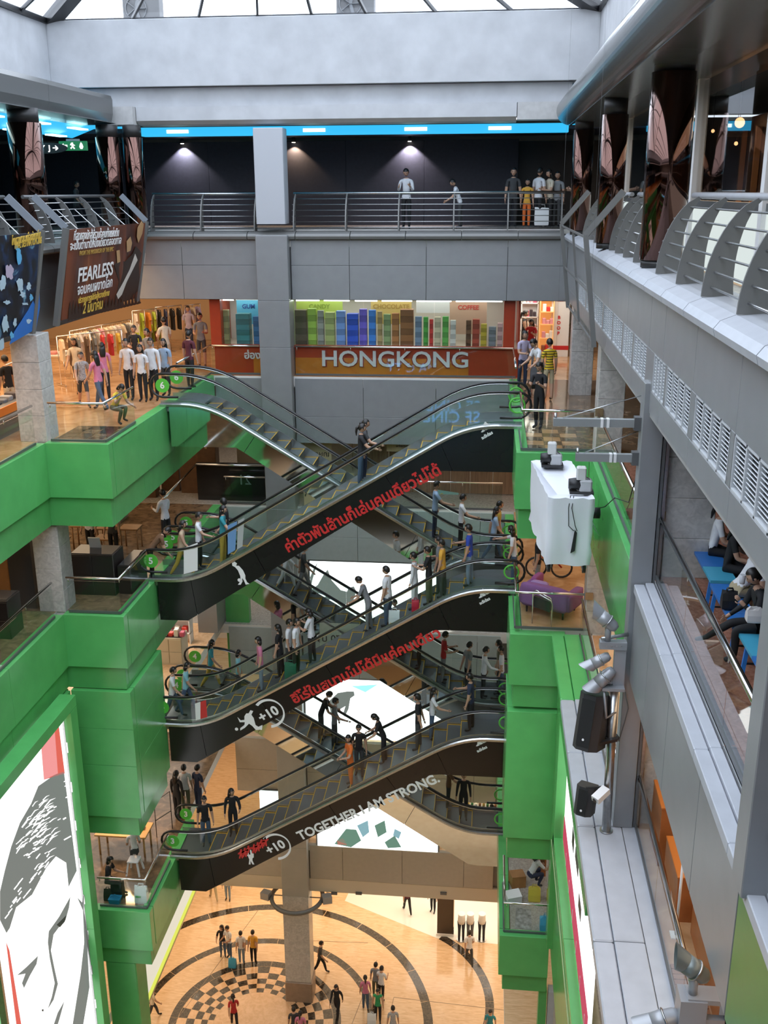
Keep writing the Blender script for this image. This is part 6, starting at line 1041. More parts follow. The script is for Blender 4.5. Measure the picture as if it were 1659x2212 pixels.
def skeleton(pose, h, fat=1.0):
    lean, lL, lR, aL, aR, hp, ht = POSES[pose]; r = math.radians; J = []; E = []; R = []; T = []
    def jn(p, par, rx, ry, tg):
        J.append(V(p)); R.append((rx, ry)); T.append(tg)
        if par is not None: E.append((par, len(J)-1))
        return len(J)-1
    l = r(lean); up = V((0, math.sin(l), math.cos(l))); fw = V((0, math.cos(l), -math.sin(l))); o = V((0, 0, 0)); f = fat
    pv = jn(o, None, .070*f, .055*f, 'hip'); ws = jn(up*.09, pv, .062*f, .047*f, 'top'); ch = jn(up*.19, ws, .074*f, .055*f, 'top'); nb = jn(up*.275, ch, .045, .038, 'top'); nk = jn(up*.325, nb, .027, .027, 'skin')
    for sx, (hip, kn) in ((-1, lL), (1, lR)):
        a = jn(V((.047*sx, 0, -.02)), pv, .050*f, .050*f, 'hip'); d = dirv(r(hip), .02*sx); k = jn(J[a]+d*.235, a, .036, .036, 'thigh'); d2 = dirv(r(hip-kn), .0); m = jn(J[k]+d2*.09, k, .035, .035, 'shin'); an = jn(J[k]+d2*.235, m, .022, .022, 'shin')
        fd = V((.15*sx, 1, -.12)).normalized() if hip-kn > -40 else V((.1*sx, .7, -.7)).normalized()
        jn(J[an]+fd*.085+V((0, 0, -.014)), an, .024, .017, 'shoe')
    hands = []
    for sx, (p, out, el) in ((-1, aL), (1, aR)):
        s = jn(up*.262+V((.098*sx, 0, 0)), nb, .036*f, .036*f, 'top'); d = dirv(r(p)-l, r(out)*sx); e = jn(J[s]+d*.165, s, .026, .026, 'arm'); d2 = dirv(r(p+el)-l, r(out-el*.22)*sx); w = jn(J[e]+d2*.135, e, .017, .016, 'fore'); hd = jn(J[w]+d2*.042, w, .019, .013, 'hand'); hands.append((J[hd], d2, sx))
    zmin = min(j.z for j in J)-.016; off = V((0, 0, -zmin))
    J[:] = [(j+off) for j in J]; hd_c = up*.405+off+fw*.012
    return [j*h for j in J], E, [(a*h, b*h) for a, b in R], T, hd_c*h, [((p+off)*h, d, s) for p, d, s in hands], (lean+hp, ht)
def head_geo(h, style):
    """head with nose, ears, eyes, mouth (skin 0, hair 1, lips 2) and a separate hair shell; local axes, +Y is the face"""
    nu, nv = 16, 12; vs = []; fs = []
    for i in range(nv+1):
        t = PI*i/nv
        for k in range(nu):
            a = 2*PI*k/nu; x, y, z = math.sin(t)*math.cos(a), math.sin(t)*math.sin(a), math.cos(t); lo = max(0, -z); x *= (1-.30*lo); y *= (1-.12*lo)
            if y > 0: y *= .94
            q = max(0, y)*math.exp(-(x/.16)**2)*math.exp(-((z+.18)/.16)**2); vs.append((x*.047, y*.058+q*.016, z*.066))
    for i in range(nv):
        for k in range(nu): fs.append((i*nu+k, (i+1)*nu+k, (i+1)*nu+(k+1) % nu, i*nu+(k+1) % nu))
    mb = MB().add(vs, fs, 0, True)
    for s in (-1, 1): mb.ball((.047*s, -.002, -.004), .007, .012, .017, 8, 5, 0); mb.ball((.017*s, .0505, .006), .007, .004, .0035, 8, 5, 1); mb.obox((.017*s, .0525, .018), (.010, 0, 0), (0, .002, 0), (0, 0, .0018), 1)
    mb.obox((0, .0515, -.030), (.013, 0, 0), (0, .003, 0), (0, 0, .0028), 2)
    hv = []; hf = []; low = {'short': -.15, 'long': -1.2, 'tail': -.25, 'bob': -.75, 'cap': -.1}[style]
    for i in range(nv+1):
        t = PI*i/nv
        for k in range(nu):
            a = 2*PI*k/nu; x, y, z = math.sin(t)*math.cos(a), math.sin(t)*math.sin(a), math.cos(t); kf = 1.0 if z > low else .97; hv.append((x*.053*(1-.08*max(0, -z)), y*.064-.004, z*.072+.004))
    for i in range(nv):
        for k in range(nu):
            a = 2*PI*(k+.5)/nu; t = PI*(i+.5)/nv; y, z = math.sin(t)*math.sin(a), math.cos(t)
            if y > .30 and z < .42+.1*(y < .6): continue
            if z < low and y > -.2: continue
            if z < low-.35: continue
            hf.append((i*nu+k, (i+1)*nu+k, (i+1)*nu+(k+1) % nu, i*nu+(k+1) % nu))
    hb = MB().add(hv, hf, 0, True)
    if style == 'long': hb.loft([[(w*math.cos(a), -.030+d*math.sin(a)+o, z) for a in [2*PI*q/12 for q in range(12)]] for z, w, d, o in ((.0, .050, .034, 0), (-.06, .054, .030, -.004), (-.12, .052, .022, -.008), (-.18, .040, .012, -.010))], 0, True, True)
    if style == 'bob': hb.loft([[(w*math.cos(a), -.022+d*math.sin(a), z) for a in [2*PI*q/12 for q in range(12)]] for z, w, d in ((.0, .051, .04), (-.06, .055, .036), (-.085, .045, .026))], 0, True, True)
    if style == 'tail': hb.tube([(0, -.06, .02), (0, -.085, -.01), (0, -.085, -.07), (0, -.075, -.13)], [.016, .022, .018, .006], 8)
    S = lambda b: [tuple(c*h for c in p) for p in b.v]
    mb.v = S(mb); hb.v = S(hb); return mb, hb
def hand_geo(mb, p, d, sx, h, curl=.5):
    d = V(d).normalized(); side = V((0, 1, 0)) if abs(d.y) < .8 else V((0, 0, 1)); n = d.cross(side).normalized(); side = n.cross(d).normalized(); inn = V((-sx, 0, 0)); n = (n if n.dot(inn) > 0 else -n)
    for k, (o, ln) in enumerate(((-.012, .036), (-.004, .042), (.004, .040), (.012, .031))):
        a = p+side*o*h; b = a+(d+n*curl*.5).normalized()*ln*.55*h; c = b+(d*.6+n*curl).normalized()*ln*.45*h; mb.tube([a-d*.008*h, b, c], [.0048*h, .0045*h, .0036*h], 5)
    a = p-d*.025*h+side*.014*h; b = a+(side*.7+d*.6+n*.3).normalized()*.022*h; mb.tube([a, b, b+(d+n*.3).normalized()*.018*h], [.0055*h, .005*h, .004*h], 5)
_pq = []
def person(loc, rz, pose, top, bot, hair, label, h=1.64, sleeve='short', legs='long', shoe='black', skin=0, fat=1.0, skirt=None, group=None):
    J, E, R, T, hc, hands, (hp, ht) = skeleton(pose, h, fat); me = bpy.data.meshes.new('sk'); me.from_pydata([tuple(j) for j in J], E, []); o = bpy.data.objects.new('sk', me); COL.objects.link(o)
    m = o.modifiers.new('skin', 'SKIN'); m.use_smooth_shade = True; lay = me.skin_vertices[0] if len(me.skin_vertices) else None
    if lay is None: lay = me.attributes.new('sk', 'FLOAT', 'POINT'); 
    _pq.append((o, J, E, R, T, hc, hands, hp, ht, loc, rz, top, bot, hair, label, h, sleeve, legs, shoe, skin, skirt, group, pose))
CLOTHC = {'white': (.72, .73, .76), 'black': (.014, .014, .016), 'grey': (.23, .24, .25), 'navy': (.025, .035, .075), 'blue': (.03, .07, .42), 'sky': (.30, .42, .58), 'teal': (.03, .24, .28), 'pink': (.62, .20, .32), 'red': (.50, .03, .03), 'orange': (.78, .17, .03), 'amber': (.72, .38, .05), 'yellow': (.72, .52, .05), 'green': (.03, .32, .12), 'lavender': (.45, .40, .55), 'cream': (.66, .58, .45), 'beige': (.48, .36, .24), 'maroon': (.10, .02, .035), 'jeans': (.07, .11, .18), 'ljeans': (.20, .27, .35), 'khaki': (.42, .35, .22), 'brown': (.15, .08, .04), 'cyan': (.25, .55, .62), 'olive': (.12, .12, .07), 'pattern': (.35, .36, .38), 'ochre': (.50, .33, .05), 'dgrey': (.05, .052, .055)}
def cm(n): return mat('clothes_'+n, CLOTHC[n], .8, var=.5 if n == 'pattern' else .10, scale=30 if n == 'pattern' else 9)
def stripes():
    if 'striped_polo' in _M: return _M['striped_polo']
    m = mat('striped_polo', (.7, .5, .02), .8); nt = m.node_tree; w = nt.nodes.new('ShaderNodeTexWave'); w.bands_direction = 'Z'; w.inputs['Scale'].default_value = 4.2; r = nt.nodes.new('ShaderNodeValToRGB'); r.color_ramp.interpolation = 'CONSTANT'
    r.color_ramp.elements[0].color = (.02, .02, .02, 1); r.color_ramp.elements[1].position = .25; r.color_ramp.elements[1].color = (.72, .50, .02, 1); tc = nt.nodes.new('ShaderNodeTexCoord'); nt.links.new(tc.outputs['Object'], w.inputs['Vector']); nt.links.new(w.outputs['Fac'], r.inputs['Fac']); nt.links.new(r.outputs['Color'], nt.nodes['Principled BSDF'].inputs['Base Color']); return m
def finish_people():
    for q in _pq:
        o = q[0]; sv = o.data.skin_vertices
        if not len(sv):
            bpy.context.view_layer.objects.active = o
        lay = o.data.skin_vertices[0].data
        for i, (a, b) in enumerate(q[3]): lay[i].radius = (a, b); lay[i].use_root = (i == 0)
        s = o.modifiers.new('sub', 'SUBSURF'); s.levels = 2; s.render_levels = 2
    dg = bpy.context.evaluated_depsgraph_get(); dg.update()
    for (o, J, E, R, T, hc, hands, hp, ht, loc, rz, top, bot, hair, label, h, sleeve, legs, shoe, skin, skirt, group, pose) in _pq:
        me = o.evaluated_get(dg).to_mesh(); n = len(me.vertices); co = np.empty(n*3); me.vertices.foreach_get('co', co); co = co.reshape(-1, 3)
        polys = [tuple(p.vertices) for p in me.polygons]; o.evaluated_get(dg).to_mesh_clear()
        A = np.array([J[a] for a, b in E]); B = np.array([J[b] for a, b in E]); cen = np.array([co[list(p)].mean(0) for p in polys]); D = B-A; LL = (D**2).sum(1)
        tt = np.clip(((cen[:, None]-A[None])*D[None]).sum(2)/LL[None], 0, 1); dist = ((A[None]+tt[..., None]*D[None]-cen[:, None])**2).sum(2); bi = dist.argmin(1); bt = tt[np.arange(len(cen)), bi]
        MI = []; upv = np.array((J[2]-J[0]).normalized()); hem = (.03 if pose in ('sit', 'sitlean', 'cross', 'crouch') else -.025)*h
        for p_, (k, t) in enumerate(zip(bi, bt)):
            tg = T[E[k][1]]; par = T[E[k][0]]
            if tg == 'skin': v = 0 if t > .55 else 1
            elif tg in ('top',): v = 1
            elif tg == 'hip': v = 2 if par == 'hip' else 1
            elif tg == 'arm': v = 1 if (sleeve != 'none' and (sleeve == 'long' or t < .62)) else 0
            elif tg == 'fore': v = 1 if sleeve == 'long' and t < .93 else 0
            elif tg == 'hand': v = 0
            elif tg == 'thigh': v = 2 if legs != 'mini' or t < .5 else 0
            elif tg == 'shin': v = 2 if legs == 'long' else 0
            elif tg == 'shoe': v = 3
            if tg in ('top', 'hip') and E[k][0] < 3 and T[E[k][0]] != 'thigh': v = 1 if float((cen[p_]-np.array(J[0])) @ upv) > hem else 2
            MI.append(v)
        mb = MB(); mb.v = [tuple(c) for c in co]; mb.f = polys; mb.m = MI; mb.sm = [True]*len(polys)
        hb, hair_b = head_geo(h, hair); rot = MX.Translation(hc) @ MX.Rotation(-math.radians(ht), 4, 'Z') @ MX.Rotation(-math.radians(hp), 4, 'X')
        mb.add([rot @ V(p) for p in hb.v], hb.f, 0, True); k0 = len(mb.m)-len(hb.f); mb.m[k0:] = [{0: 0, 1: 4, 2: 5}[i] for i in hb.m]
        for p, d, s in hands: hand_geo(mb, p+V(d).normalized()*.012*h, d, s, h)
        t = thing('person', label, 'person', loc, rz, group); mats = [SKIN if skin == 0 else SKIN2, stripes() if top == 'stripe' else cm(top), cm(bot), mat('shoe_'+shoe, CLOTHC.get(shoe, (.02, .02, .02)), .5), HAIR, LIP]
        mb.build('body', mats, t, True); hair_b.v = [tuple(rot @ V(p)) for p in hair_b.v]; hair_b.build('hair', HAIR, t, True)
        if skirt:
            z0, c = J[0].z+.04*h, skirt; zb = z0-.24*h; MB().loft([[(w*h*math.cos(a), w*.8*h*math.sin(a)+J[0].y*0, z) for a in [2*PI*i/14 for i in range(14)]] for z, w in ((z0, .078), (z0-.1*h, .105), (zb, .115))], 0, True, True).build('skirt', cm(c), t, True)
        bpy.data.objects.remove(o)
def at_head(px, py, z, h): return gz(px, py, z+h*.985)
def P_(px, py, lev, face, pose, top, bot, hair, label, h=1.62, **k):
    """head top seen at (px, py); stands on storey lev or rides an escalator ('A'..'G', near lane)"""
    if isinstance(lev, str):
        base, up = {'A': (5, 1), 'B': (4, 1), 'C': (3, 1), 'D': (5, -1), 'E': (4, -1), 'F': (3, -1), 'G': (3, -1)}[lev[0]]; Y = (26.32 if up > 0 else 28.35)+(.22 if lev[1:] == 'f' else (-.2 if lev[1:] == 'n' else 0)); x = gy(px, py, Y).x; z = L[base]+prof(x, up); p = V((x, Y, z+.004)); h *= 1.05
    elif lev == 7:
        Y = k.pop('Y', 34.7); p = gy(px, py, Y); h = min(1.86, (p.z-29.866)/.985); p.z = 29.866
    else:
        zf = L[lev] if isinstance(lev, int) else lev; h *= 1.0 if lev == 1 else 1.07; p = at_head(px, py, zf+.004, h); p.z = zf+.006
    person(p, math.radians(face), pose, top, bot, hair, label, h, **k); return p
N, Sx, Wst, Est = 0, 180, 90, -90
# storey 7, behind the back railing
P_(878, 365, 7, 175, 'phone', 'white', 'black', 'short', 'person in white shirt with head bowed under the ceiling spot, top storey', sleeve='long'); P_(995, 385, 7, 95, 'lean', 'white', 'dgrey', 'short', 'person in white top bending low behind the back railing', h=1.55); P_(1110, 364, 7, 180, 'stand', 'dgrey', 'black', 'short', 'dark clothed person standing left of the black entrance, top storey'); P_(1140, 388, 7, 180, 'stand', 'amber', 'orange', 'long', 'small woman in orange clothes facing the void, top storey', h=1.4)
P_(1165, 363, 7, -40, 'stand', 'white', 'black', 'short', 'person in white shirt at the black entrance, seen from behind'); P_(1190, 368, 7, 120, 'hold', 'cream', 'black', 'long', 'woman in cream top turned left beside the black entrance'); P_(1206, 372, 7, 160, 'stand', 'grey', 'dgrey', 'short', 'person in grey shirt nearest the right corner column, top storey'); P_(1256, 366, 7, 100, 'hold', 'white', 'dgrey', 'short', 'person in white shirt between the two far copper columns'); P_(160, 390, 7, -90, 'walk', 'dgrey', 'black', 'short', 'dark person walking below the exit sign, top storey', skin=1)
q = gz(1168, 452, 30.3); bag('white carrier bag held at the back railing of the top storey', (gy(1170, 470, 34.6).x, 34.6, 29.95), .45, .2, .55, WB_)
# storey 6 left
P_(272, 733, 6, 172, 'stand', 'white', 'black', 'short', 'man in white shirt with a dark tie, leftmost of the four in front', h=1.68); P_(302, 746, 6, 180, 'stand', 'white', 'black', 'long', 'girl in white blouse between the two men in white shirts', h=1.55); P_(325, 732, 6, 180, 'stand', 'white', 'black', 'short', 'man in plain white shirt and black trousers, second man of the four', h=1.7, sleeve='long'); P_(353, 733, 6, 170, 'stand', 'sky', 'dgrey', 'long', 'girl in light blue shirt, rightmost of the four in front', h=1.6)
P_(172, 758, 6, -150, 'walk', 'pattern', 'dgrey', 'short', 'boy in patterned shirt and shorts walking at left of the hall', h=1.5, legs='short'); P_(207, 757, 6, 65, 'walkr', 'pink', 'jeans', 'long', 'woman in pink top and jeans walking left near the railing', h=1.6); P_(219, 742, 6, 30, 'stand', 'pink', 'black', 'long', 'woman in rose blouse just behind the walking girl in jeans', h=1.6); P_(160, 728, 6, 180, 'walk', 'cream', 'black', 'long', 'woman in cream floral top and black trousers left of the boy', h=1.6)
P_(288, 704, 6, -160, 'hold', 'black', 'dgrey', 'short', 'man in black printed T-shirt looking at the racks', h=1.66); P_(318, 711, 6, 150, 'stand', 'grey', 'dgrey', 'short', 'man in grey shirt behind the girl in white blouse', h=1.66); P_(354, 687, 6, 40, 'hold', 'cream', 'beige', 'short', 'man in cream shirt with an orange bag near the dresses', h=1.72); P_(405, 716, 6, -20, 'stand', 'maroon', 'black', 'short', 'man in maroon shirt leaning by the sloping handrail', h=1.66); P_(431, 677, 6, 190, 'hold', 'grey', 'dgrey', 'short', 'tall man in grey T-shirt and shorts by the red post', h=1.76, legs='short')
P_(11, 770, 6, 60, 'stand', 'black', 'cream', 'short', 'dark topped person at far left behind the orange edged counter', h=1.6); P_(405, 662, 6, -160, 'stand', 'lavender', 'navy', 'short', 'small shopper in lavender far back beside the farthest rack', h=1.6); person(V((-9.75, 25.6, L[6]+.006)), math.radians(-120), 'crouch', 'yellow', 'olive', 'bob', 'crouching person in yellow jacket behind the left landing glass', 1.55)
# storey 6 right
P_(1133, 672, 6, -100, 'hold', 'black', 'dgrey', 'tail', 'woman in black tank top with sunglasses on her head, by the gift shop', h=1.62, sleeve='none'); P_(1149, 690, 6, 160, 'phone', 'red', 'ljeans', 'long', 'girl in red top and jeans at the gift shop shelves', h=1.5); P_(1132, 716, 6, -150, 'hold', 'lavender', 'navy', 'short', 'man in lavender shirt at the top of the sloping handrail', h=1.66); P_(1172, 728, 6, 120, 'lean', 'white', 'olive', 'short', 'man in white printed T-shirt bending over a pushchair', h=1.7); P_(1189, 734, 6, 20, 'stand', 'stripe', 'khaki', 'short', 'man in yellow and black striped polo and shorts, seen from behind', h=1.66, legs='short')
ps = P_(1168, 784, 6, 150, 'phone', 'black', 'black', 'tail', 'woman in black uniform with name tag standing by the upper right landing', h=1.6)
t = thing('pushchair', 'black pushchair in front of the man in white printed T-shirt', 'pushchair', gz(1160, 855, 25.21)); c = t.location.copy()
for u in (-.2, .2):
    for v in (-.25, .25): MB().cyl((c.x+u-.02, c.y+v, 25.29), (c.x+u+.02, c.y+v, 25.29), .08, n=12).build('wheel', RUBBER, t)
MB().loft([[(c.x+a*w, c.y+o_+b*d, z) for a, b in ((-1, -1), (1, -1), (1, 1), (-1, 1))] for z, w, d, o_ in ((25.45, .18, .2, 0), (25.6, .22, .28, 0), (25.9, .22, .12, .15), (26.05, .2, .05, .2))], 0, True).build('seat', BLACK, t); MB().tube([(c.x-.2, c.y+.25, 25.3), (c.x-.2, c.y+.1, 25.8), (c.x-.18, c.y+.35, 26.2), (c.x+.18, c.y+.35, 26.2), (c.x+.2, c.y+.1, 25.8), (c.x+.2, c.y+.25, 25.3)], .015, 6).build('frame', GREYD, t)
# front escalator A and the storey 5 landings
P_(778, 930, 'An', -80, 'rail', 'black', 'jeans', 'tail', 'woman in black T-shirt on the top escalator, nearer of the pair'); P_(786, 921, 'Af', -85, 'rail', 'dgrey', 'navy', 'tail', 'woman partly hidden behind the nearer one on the top escalator')
P_(478, 1103, 'An', -85, 'rail', 'teal', 'ochre', 'long', 'woman in teal top and ochre trousers entering the top escalator'); P_(487, 1086, 'Af', 110, 'side', 'black', 'black', 'short', 'smiling man in black beside the woman in teal on the top escalator', h=1.7); P_(388, 1128, 'An', -80, 'walk', 'beige', 'ochre', 'long', 'blurred woman with bare arms at the foot of the top escalator', sleeve='none', h=1.6); P_(424, 1093, 'Af', -85, 'rail', 'white', 'black', 'short', 'man in white T-shirt at the foot of the top escalator', h=1.62)
P_(353, 1060, 5, 60, 'hold', 'white', 'black', 'short', 'man in white long sleeved shirt by the brown wardrobes', sleeve='long', h=1.7); P_(318, 1128, 5, -60, 'bend', 'brown', 'black', 'short', 'person in dark brown bending over a table behind the counter', h=1.6); P_(188, 1082, 5, 170, 'stand', 'white', 'black', 'short', 'shop assistant half hidden by the green beam, black trousers', h=1.66); P_(238, 1092, 5, 180, 'stand', 'dgrey', 'black', 'short', 'second shop assistant half hidden by the green beam', h=1.6)
P_(1165, 1150, 5, 90, 'stand', 'black', 'grey', 'short', 'man in black T-shirt and grey trousers below the hanging white box', h=1.66)
# escalator D, right lower end
P_(940, 1045, 'D', -80, 'rail', 'sky', 'navy', 'short', 'man in light blue shirt descending just under the black cladding', h=1.66); P_(997, 1055, 'Df', -85, 'rail', 'white', 'black', 'short', 'young man in pale T-shirt descending with thick black hair'); P_(1068, 1096, 'Dn', -85, 'walk', 'sky', 'jeans', 'long', 'woman with long black hair leaving the descending escalator'); P_(1077, 1086, 'Df', -85, 'stand', 'ochre', 'dgrey', 'short', 'person in ochre top beside the long haired woman')
# escalator B
P_(1016, 1148, 'B', 80, 'rail', 'blue', 'ljeans', 'short', 'man in bright blue polo shirt on the middle escalator', h=1.7); P_(1113, 1150, 'B', 85, 'reach', 'white', 'jeans', 'long', 'woman in loose white top stepping onto the middle escalator'); P_(957, 1185, 'Bn', 80, 'rail', 'amber', 'dgrey', 'short', 'man in amber T-shirt on the middle escalator'); P_(950, 1172, 'Bf', 80, 'stand', 'grey', 'dgrey', 'cap', 'person just behind the man in amber on the middle escalator'); P_(927, 1201, 'Bn', 80, 'hold', 'black', 'olive', 'short', 'man in black T-shirt holding something red, middle escalator'); P_(896, 1208, 'B', 80, 'stand', 'white', 'white', 'short', 'man in white shirt and pale trousers with a red bag, middle escalator', sleeve='long')
P_(837, 1233, 'Bn', 75, 'stand', 'white', 'jeans', 'short', 'heavy man in white T-shirt against the bright screen, middle escalator', fat=1.25, h=1.7); P_(796, 1268, 'Bf', 85, 'lean', 'grey', 'grey', 'short', 'man in grey shirt bowing left of the heavy man'); P_(672, 1345, 'B', 75, 'phone', 'white', 'black', 'bob', 'woman in white shirt with a dark bag on the middle escalator'); P_(638, 1352, 'Bn', -100, 'stand', 'white', 'black', 'short', 'boy in white shirt, right one of the two students on the middle escalator', h=1.66); P_(622, 1345, 'Bf', -95, 'stand', 'white', 'dgrey', 'short', 'student in white shirt half hidden behind the boy on the middle escalator')
P_(561, 1392, 'B', 110, 'stand', 'pink', 'ljeans', 'bob', 'girl in pink and black top with pale jeans on the middle escalator', skin=0); P_(368, 1447, 'Bn', -80, 'walk', 'white', 'jeans', 'short', 'blurred man in white T-shirt at the foot of the middle escalator'); P_(398, 1447, 'Bf', -80, 'walk', 'cyan', 'jeans', 'bob', 'blurred woman in cyan top at the foot of the middle escalator', h=1.58)
q = V((gy(897, 1305, 26.1).x, 26.15, 0)); q.z = L[4]+prof(q.x, 1)+.004; bag('red carrier bag beside the man in white shirt and pale trousers', q, .2, .12, .34, mat('red_bag', (.6, .03, .06), .4)); q = V((gy(852, 1320, 26.1).x, 26.05, 0)); q.z = L[4]+prof(q.x, 1)+.004; bag('white carrier bag beside the heavy man on the middle escalator', q, .3, .14, .4, WB_)
q = V((gy(628, 1450, 26.0).x, 26.0, 0)); q.z = L[4]+prof(q.x, 1)+.004; bag('dark green carrier bag with pale lettering below the students', q, .34, .14, .5, mat('dark_green_bag', (.02, .14, .08), .4))
# escalator E and storey 4
P_(601, 1308, 'Bf', 80, 'stand', 'black', 'black', 'long', 'woman in black seen behind the white shirt students', h=1.6); P_(618, 1238, 'E', -80, 'walk', 'white', 'white', 'short', 'person in white trousers on the second mirror escalator', sleeve='long'); P_(655, 1255, 'Ef', -80, 'walk', 'dgrey', 'grey', 'short', 'person in dark top on the second mirror escalator'); P_(452, 1388, 'Fn', -80, 'walk', 'teal', 'ochre', 'long', 'woman in teal top entering the third mirror escalator', h=1.6); P_(513, 1425, 'Fn', -80, 'stand', 'cyan', 'dgrey', 'bob', 'small person in cyan top on the third mirror escalator', h=1.5)
P_(1012, 1388, 'E', -60, 'back', 'grey', 'black', 'short', 'man in grey shirt with hands on hips near the right landing'); P_(1046, 1414, 'En', -85, 'rail', 'white', 'black', 'short', 'man in white long sleeved shirt at the right landing', sleeve='long', h=1.66); P_(1080, 1398, 'Ef', 90, 'stand', 'olive', 'dgrey', 'short', 'person in olive beside the right green panel', h=1.7); P_(958, 1395, 'E', -80, 'hold', 'red', 'grey', 'short', 'man in red shirt just under the black cladding of the middle escalator'); P_(1083, 1468, 'E', 90, 'stand', 'white', 'jeans', 'short', 'person in white half hidden by the right green panel')
# escalator C and around
P_(1018, 1488, 'C', 80, 'rail', 'navy', 'black', 'short', 'man in navy shirt on the lowest escalator near the top', h=1.72); P_(904, 1521, 'C', 85, 'back', 'black', 'dgrey', 'short', 'man in black T-shirt with a backpack on the lowest escalator', h=1.72); P_(933, 1536, 'Cf', -80, 'rail', 'white', 'jeans', 'long', 'long haired girl in white beside the man in black', h=1.6); P_(829, 1578, 'Cf', 95, 'lean', 'black', 'black', 'bob', 'dark figure leaning on the rail before the lower bright screen', h=1.6); P_(775, 1566, 'Cf', 180, 'stand', 'black', 'dgrey', 'short', 'man in black facing us behind the woman in orange'); P_(756, 1592, 'Cn', 120, 'sideL', 'orange', 'orange', 'long', 'woman in orange clothes on the lowest escalator', h=1.62)
P_(692, 1512, 'F', -85, 'lean', 'black', 'dgrey', 'short', 'man in black leaning on the third mirror escalator', h=1.66); P_(722, 1548, 'F', -90, 'rail', 'grey', 'dgrey', 'short', 'man in grey shirt on the third mirror escalator', h=1.66); P_(500, 1708, 'Cf', 190, 'sideL', 'black', 'black', 'long', 'woman in black suit with one arm on the handrail, lowest escalator', sleeve='long', h=1.62); P_(441, 1736, 'C', 200, 'stand', 'black', 'jeans', 'short', 'man in black T-shirt at the foot of the lowest escalator', h=1.68)
P_(1002, 1690, 'G', 180, 'stand', 'black', 'black', 'short', 'person in black on the lowest mirror escalator, right one', sleeve='long'); P_(969, 1690, 'Gf', -80, 'rail', 'brown', 'dgrey', 'short', 'person in brown on the lowest mirror escalator, left one'); P_(867, 1440, 'E', 60, 'back', 'white', 'jeans', 'short', 'man in white shirt with dark backpack straps in the back crowd', h=1.66); P_(838, 1447, 'En', -60, 'hold', 'cream', 'navy', 'short', 'man in cream shirt at left of the back crowd'); P_(853, 1440, 'Ef', 180, 'stand', 'black', 'dgrey', 'short', 'person in black between the two men of the back crowd'); P_(905, 1452, 'E', 100, 'stand', 'dgrey', 'black', 'bob', 'dark figure at right of the back crowd')
# storey 3
P_(396, 1655, 3, 10, 'stand', 'white', 'olive', 'short', 'woman in white blouse with a big shoulder bag, lower left gallery', h=1.62); P_(378, 1668, 3, -20, 'stand', 'black', 'black', 'long', 'dark figure cut by the green panel at lower left', sleeve='long'); P_(424, 1655, 3, -30, 'stand', 'navy', 'navy', 'short', 'man in navy far back behind the thin handrail at lower left'); person(V((-10.05, 24.95, L[3]+.19)), math.radians(25), 'sitlean', 'white', 'dgrey', 'tail', 'woman in white T-shirt with ponytail sitting on the white stool', 1.55); P_(225, 1828, 3, -90, 'sit', 'black', 'dgrey', 'bob', 'dark person cut by the green frame at the lit work table', h=1.55)
person(V((1.62, 25.25, L[3]+.02)), math.radians(-60), 'crouch', 'white', 'navy', 'long', 'crouching woman in white blouse with hand to her face, lower right nib', 1.6); person(V((.62, 33.75, L[2]+.006)), math.radians(30), 'stand', 'white', 'sky', 'short', 'shop visitor in white by the orange lit signs', 1.6)
# ground floor
P_(478, 1998, 1, 195, 'side', 'black', 'jeans', 'long', 'woman in black top and jeans, leftmost of the four standing together', h=1.6); P_(492, 2000, 1, 150, 'hold', 'white', 'jeans', 'short', 'man in white shirt leaning to the woman in black, with blue bag', h=1.68); P_(519, 2014, 1, 5, 'back', 'white', 'ljeans', 'short', 'woman in loose white shirt seen from behind, third of the four', h=1.6, fat=1.15); P_(545, 2012, 1, 0, 'back', 'amber', 'black', 'short', 'woman in mustard shirt with bag strap, rightmost of the four', h=1.62, fat=1.1)
q = gz(499, 2066, .3); bag('bright blue carrier bag beside the man in white shirt', (q.x+.12, q.y-.25, .006), .32, .2, .42, BLB); P_(503, 2150, 1, 20, 'walk', 'red', 'black', 'tail', 'blurred woman in red brown top crossing the checkerboard', h=1.6); P_(727, 2124, 1, 170, 'walk', 'black', 'black', 'long', 'person dressed all in black walking right of the column', sleeve='long', h=1.66)
P_(789, 2110, 1, 10, 'stand', 'pink', 'jeans', 'tail', 'woman in pink top at left of the group by the marble ring', h=1.6); P_(811, 2082, 1, -10, 'stand', 'grey', 'olive', 'short', 'man in grey shirt with a shoulder bag, behind the group', h=1.66); P_(823, 2090, 1, -20, 'hold', 'white', 'black', 'short', 'man in white shirt beside the man in grey shirt', h=1.66); P_(816, 2136, 1, 180, 'stand', 'green', 'black', 'short', 'woman in bright green tank top at the bottom of the group', sleeve='none', h=1.62); P_(849, 2176, 1, 10, 'stand', 'pattern', 'jeans', 'short', 'person in grey patterned shirt at the bottom edge', h=1.6)
q = gz(803, 2198, .3); bag('white carrier bag beside the woman in green tank top', (q.x, q.y, .006), .34, .2, .48, WB_); P_(1015, 2012, 1, 10, 'walk', 'white', 'dgrey', 'short', 'blurred man in white shirt walking before the mannequins', h=1.66); P_(1060, 2178, 1, 170, 'walk', 'teal', 'dgrey', 'short', 'person in teal top on the right marble arc', h=1.58); P_(634, 2178, 1, 10, 'stand', 'dgrey', 'black', 'short', 'dark haired person at the bottom edge left of the column foot'); P_(648, 2187, 1, 0, 'stand', 'pink', 'black', 'tail', 'woman in rose blouse at the bottom edge before the column foot', h=1.58)
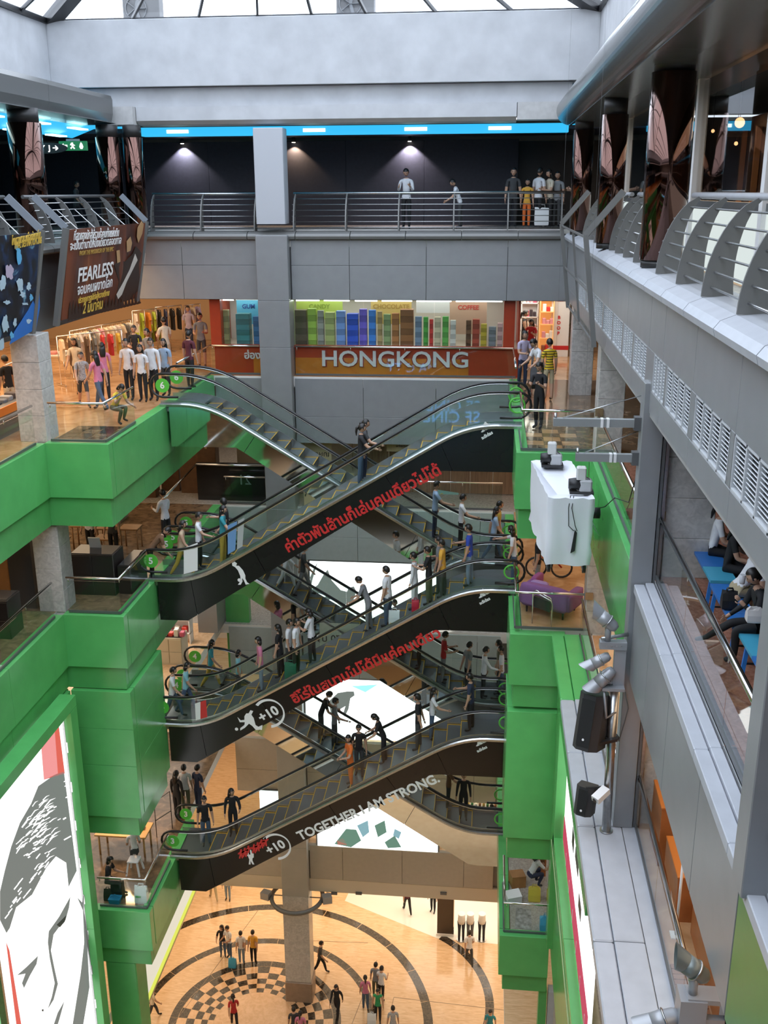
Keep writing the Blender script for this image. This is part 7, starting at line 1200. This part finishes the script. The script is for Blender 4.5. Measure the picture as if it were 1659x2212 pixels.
P_(880, 1905, 1, 20, 'walk', 'maroon', 'black', 'short', 'person in striped dark shirt on the white floor, head behind the beam', h=1.66); P_(936, 1905, 1, 160, 'stand', 'navy', 'black', 'short', 'dark legs standing left of the brown partition', h=1.62); P_(458, 1880, 1, 30, 'walk', 'grey', 'khaki', 'short', 'walker whose legs alone show under the beam, leftmost', h=1.62); P_(489, 1880, 1, 180, 'stand', 'white', 'ljeans', 'short', 'walker in pale jeans whose legs alone show under the beam', h=1.62); P_(702, 1882, 1, 20, 'walk', 'beige', 'beige', 'short', 'walker in shorts just right of the column ring', legs='short', h=1.6); P_(690, 2032, 1, -90, 'walk', 'dgrey', 'black', 'short', 'dark walker hidden behind the centre column', h=1.66); P_(325, 2130, 1, -60, 'walk', 'cream', 'dgrey', 'short', 'walker in dark trousers by the yellow light strip', h=1.6)
# bench sitters, upper right
def seat(x, y, rz, pose, top, bot, hair, label, h=1.6, dz=-.0, **k):
    J = skeleton(pose, h)[0]; person(V((x, y, 25.2+.445-(J[0].z-.058*h))), math.radians(rz), pose, top, bot, hair, label, h, **k)
seat(3.52, 15.25, -100, 'sit', 'white', 'black', 'tail', 'girl in white T-shirt with a strap sitting on the farthest bench'); seat(3.60, 14.55, -110, 'sit', 'black', 'black', 'long', 'long haired girl in black top beside the girl with the strap'); seat(3.52, 13.55, -75, 'sitlean', 'white', 'khaki', 'short', 'person in white T-shirt leaning forward on the middle bench', h=1.65, fat=1.1); seat(3.78, 12.95, -90, 'sitlean', 'white', 'beige', 'bob', 'person in white blouse with black strap at the right frame edge'); seat(3.60, 12.40, 95, 'cross', 'black', 'black', 'short', 'woman in black jacket with crossed legs sipping a drink', h=1.62, sleeve='long')
bag('black handbag hanging beside the leaning person in white on the bench', (3.30, 13.05, 25.66), .2, .14, .24, BLACK, name='handbag'); tag(MB().tube([(3.30, 12.50, 26.22), (3.30, 12.50, 26.24), (3.30, 12.50, 26.34)], [.03, .036, .04], 12).build('drinking_cup', mat('clear_cup', (.6, .62, .65), .1)), 'clear drinking cup at the mouth of the woman in black', 'cup'); bag('crumpled white bag on the lap of the woman in black', (3.40, 12.15, 25.86), .2, .14, .18, mat('silver_white_bag', (.7, .68, .66), .3), handles=False, slump=.4)
finish_people()
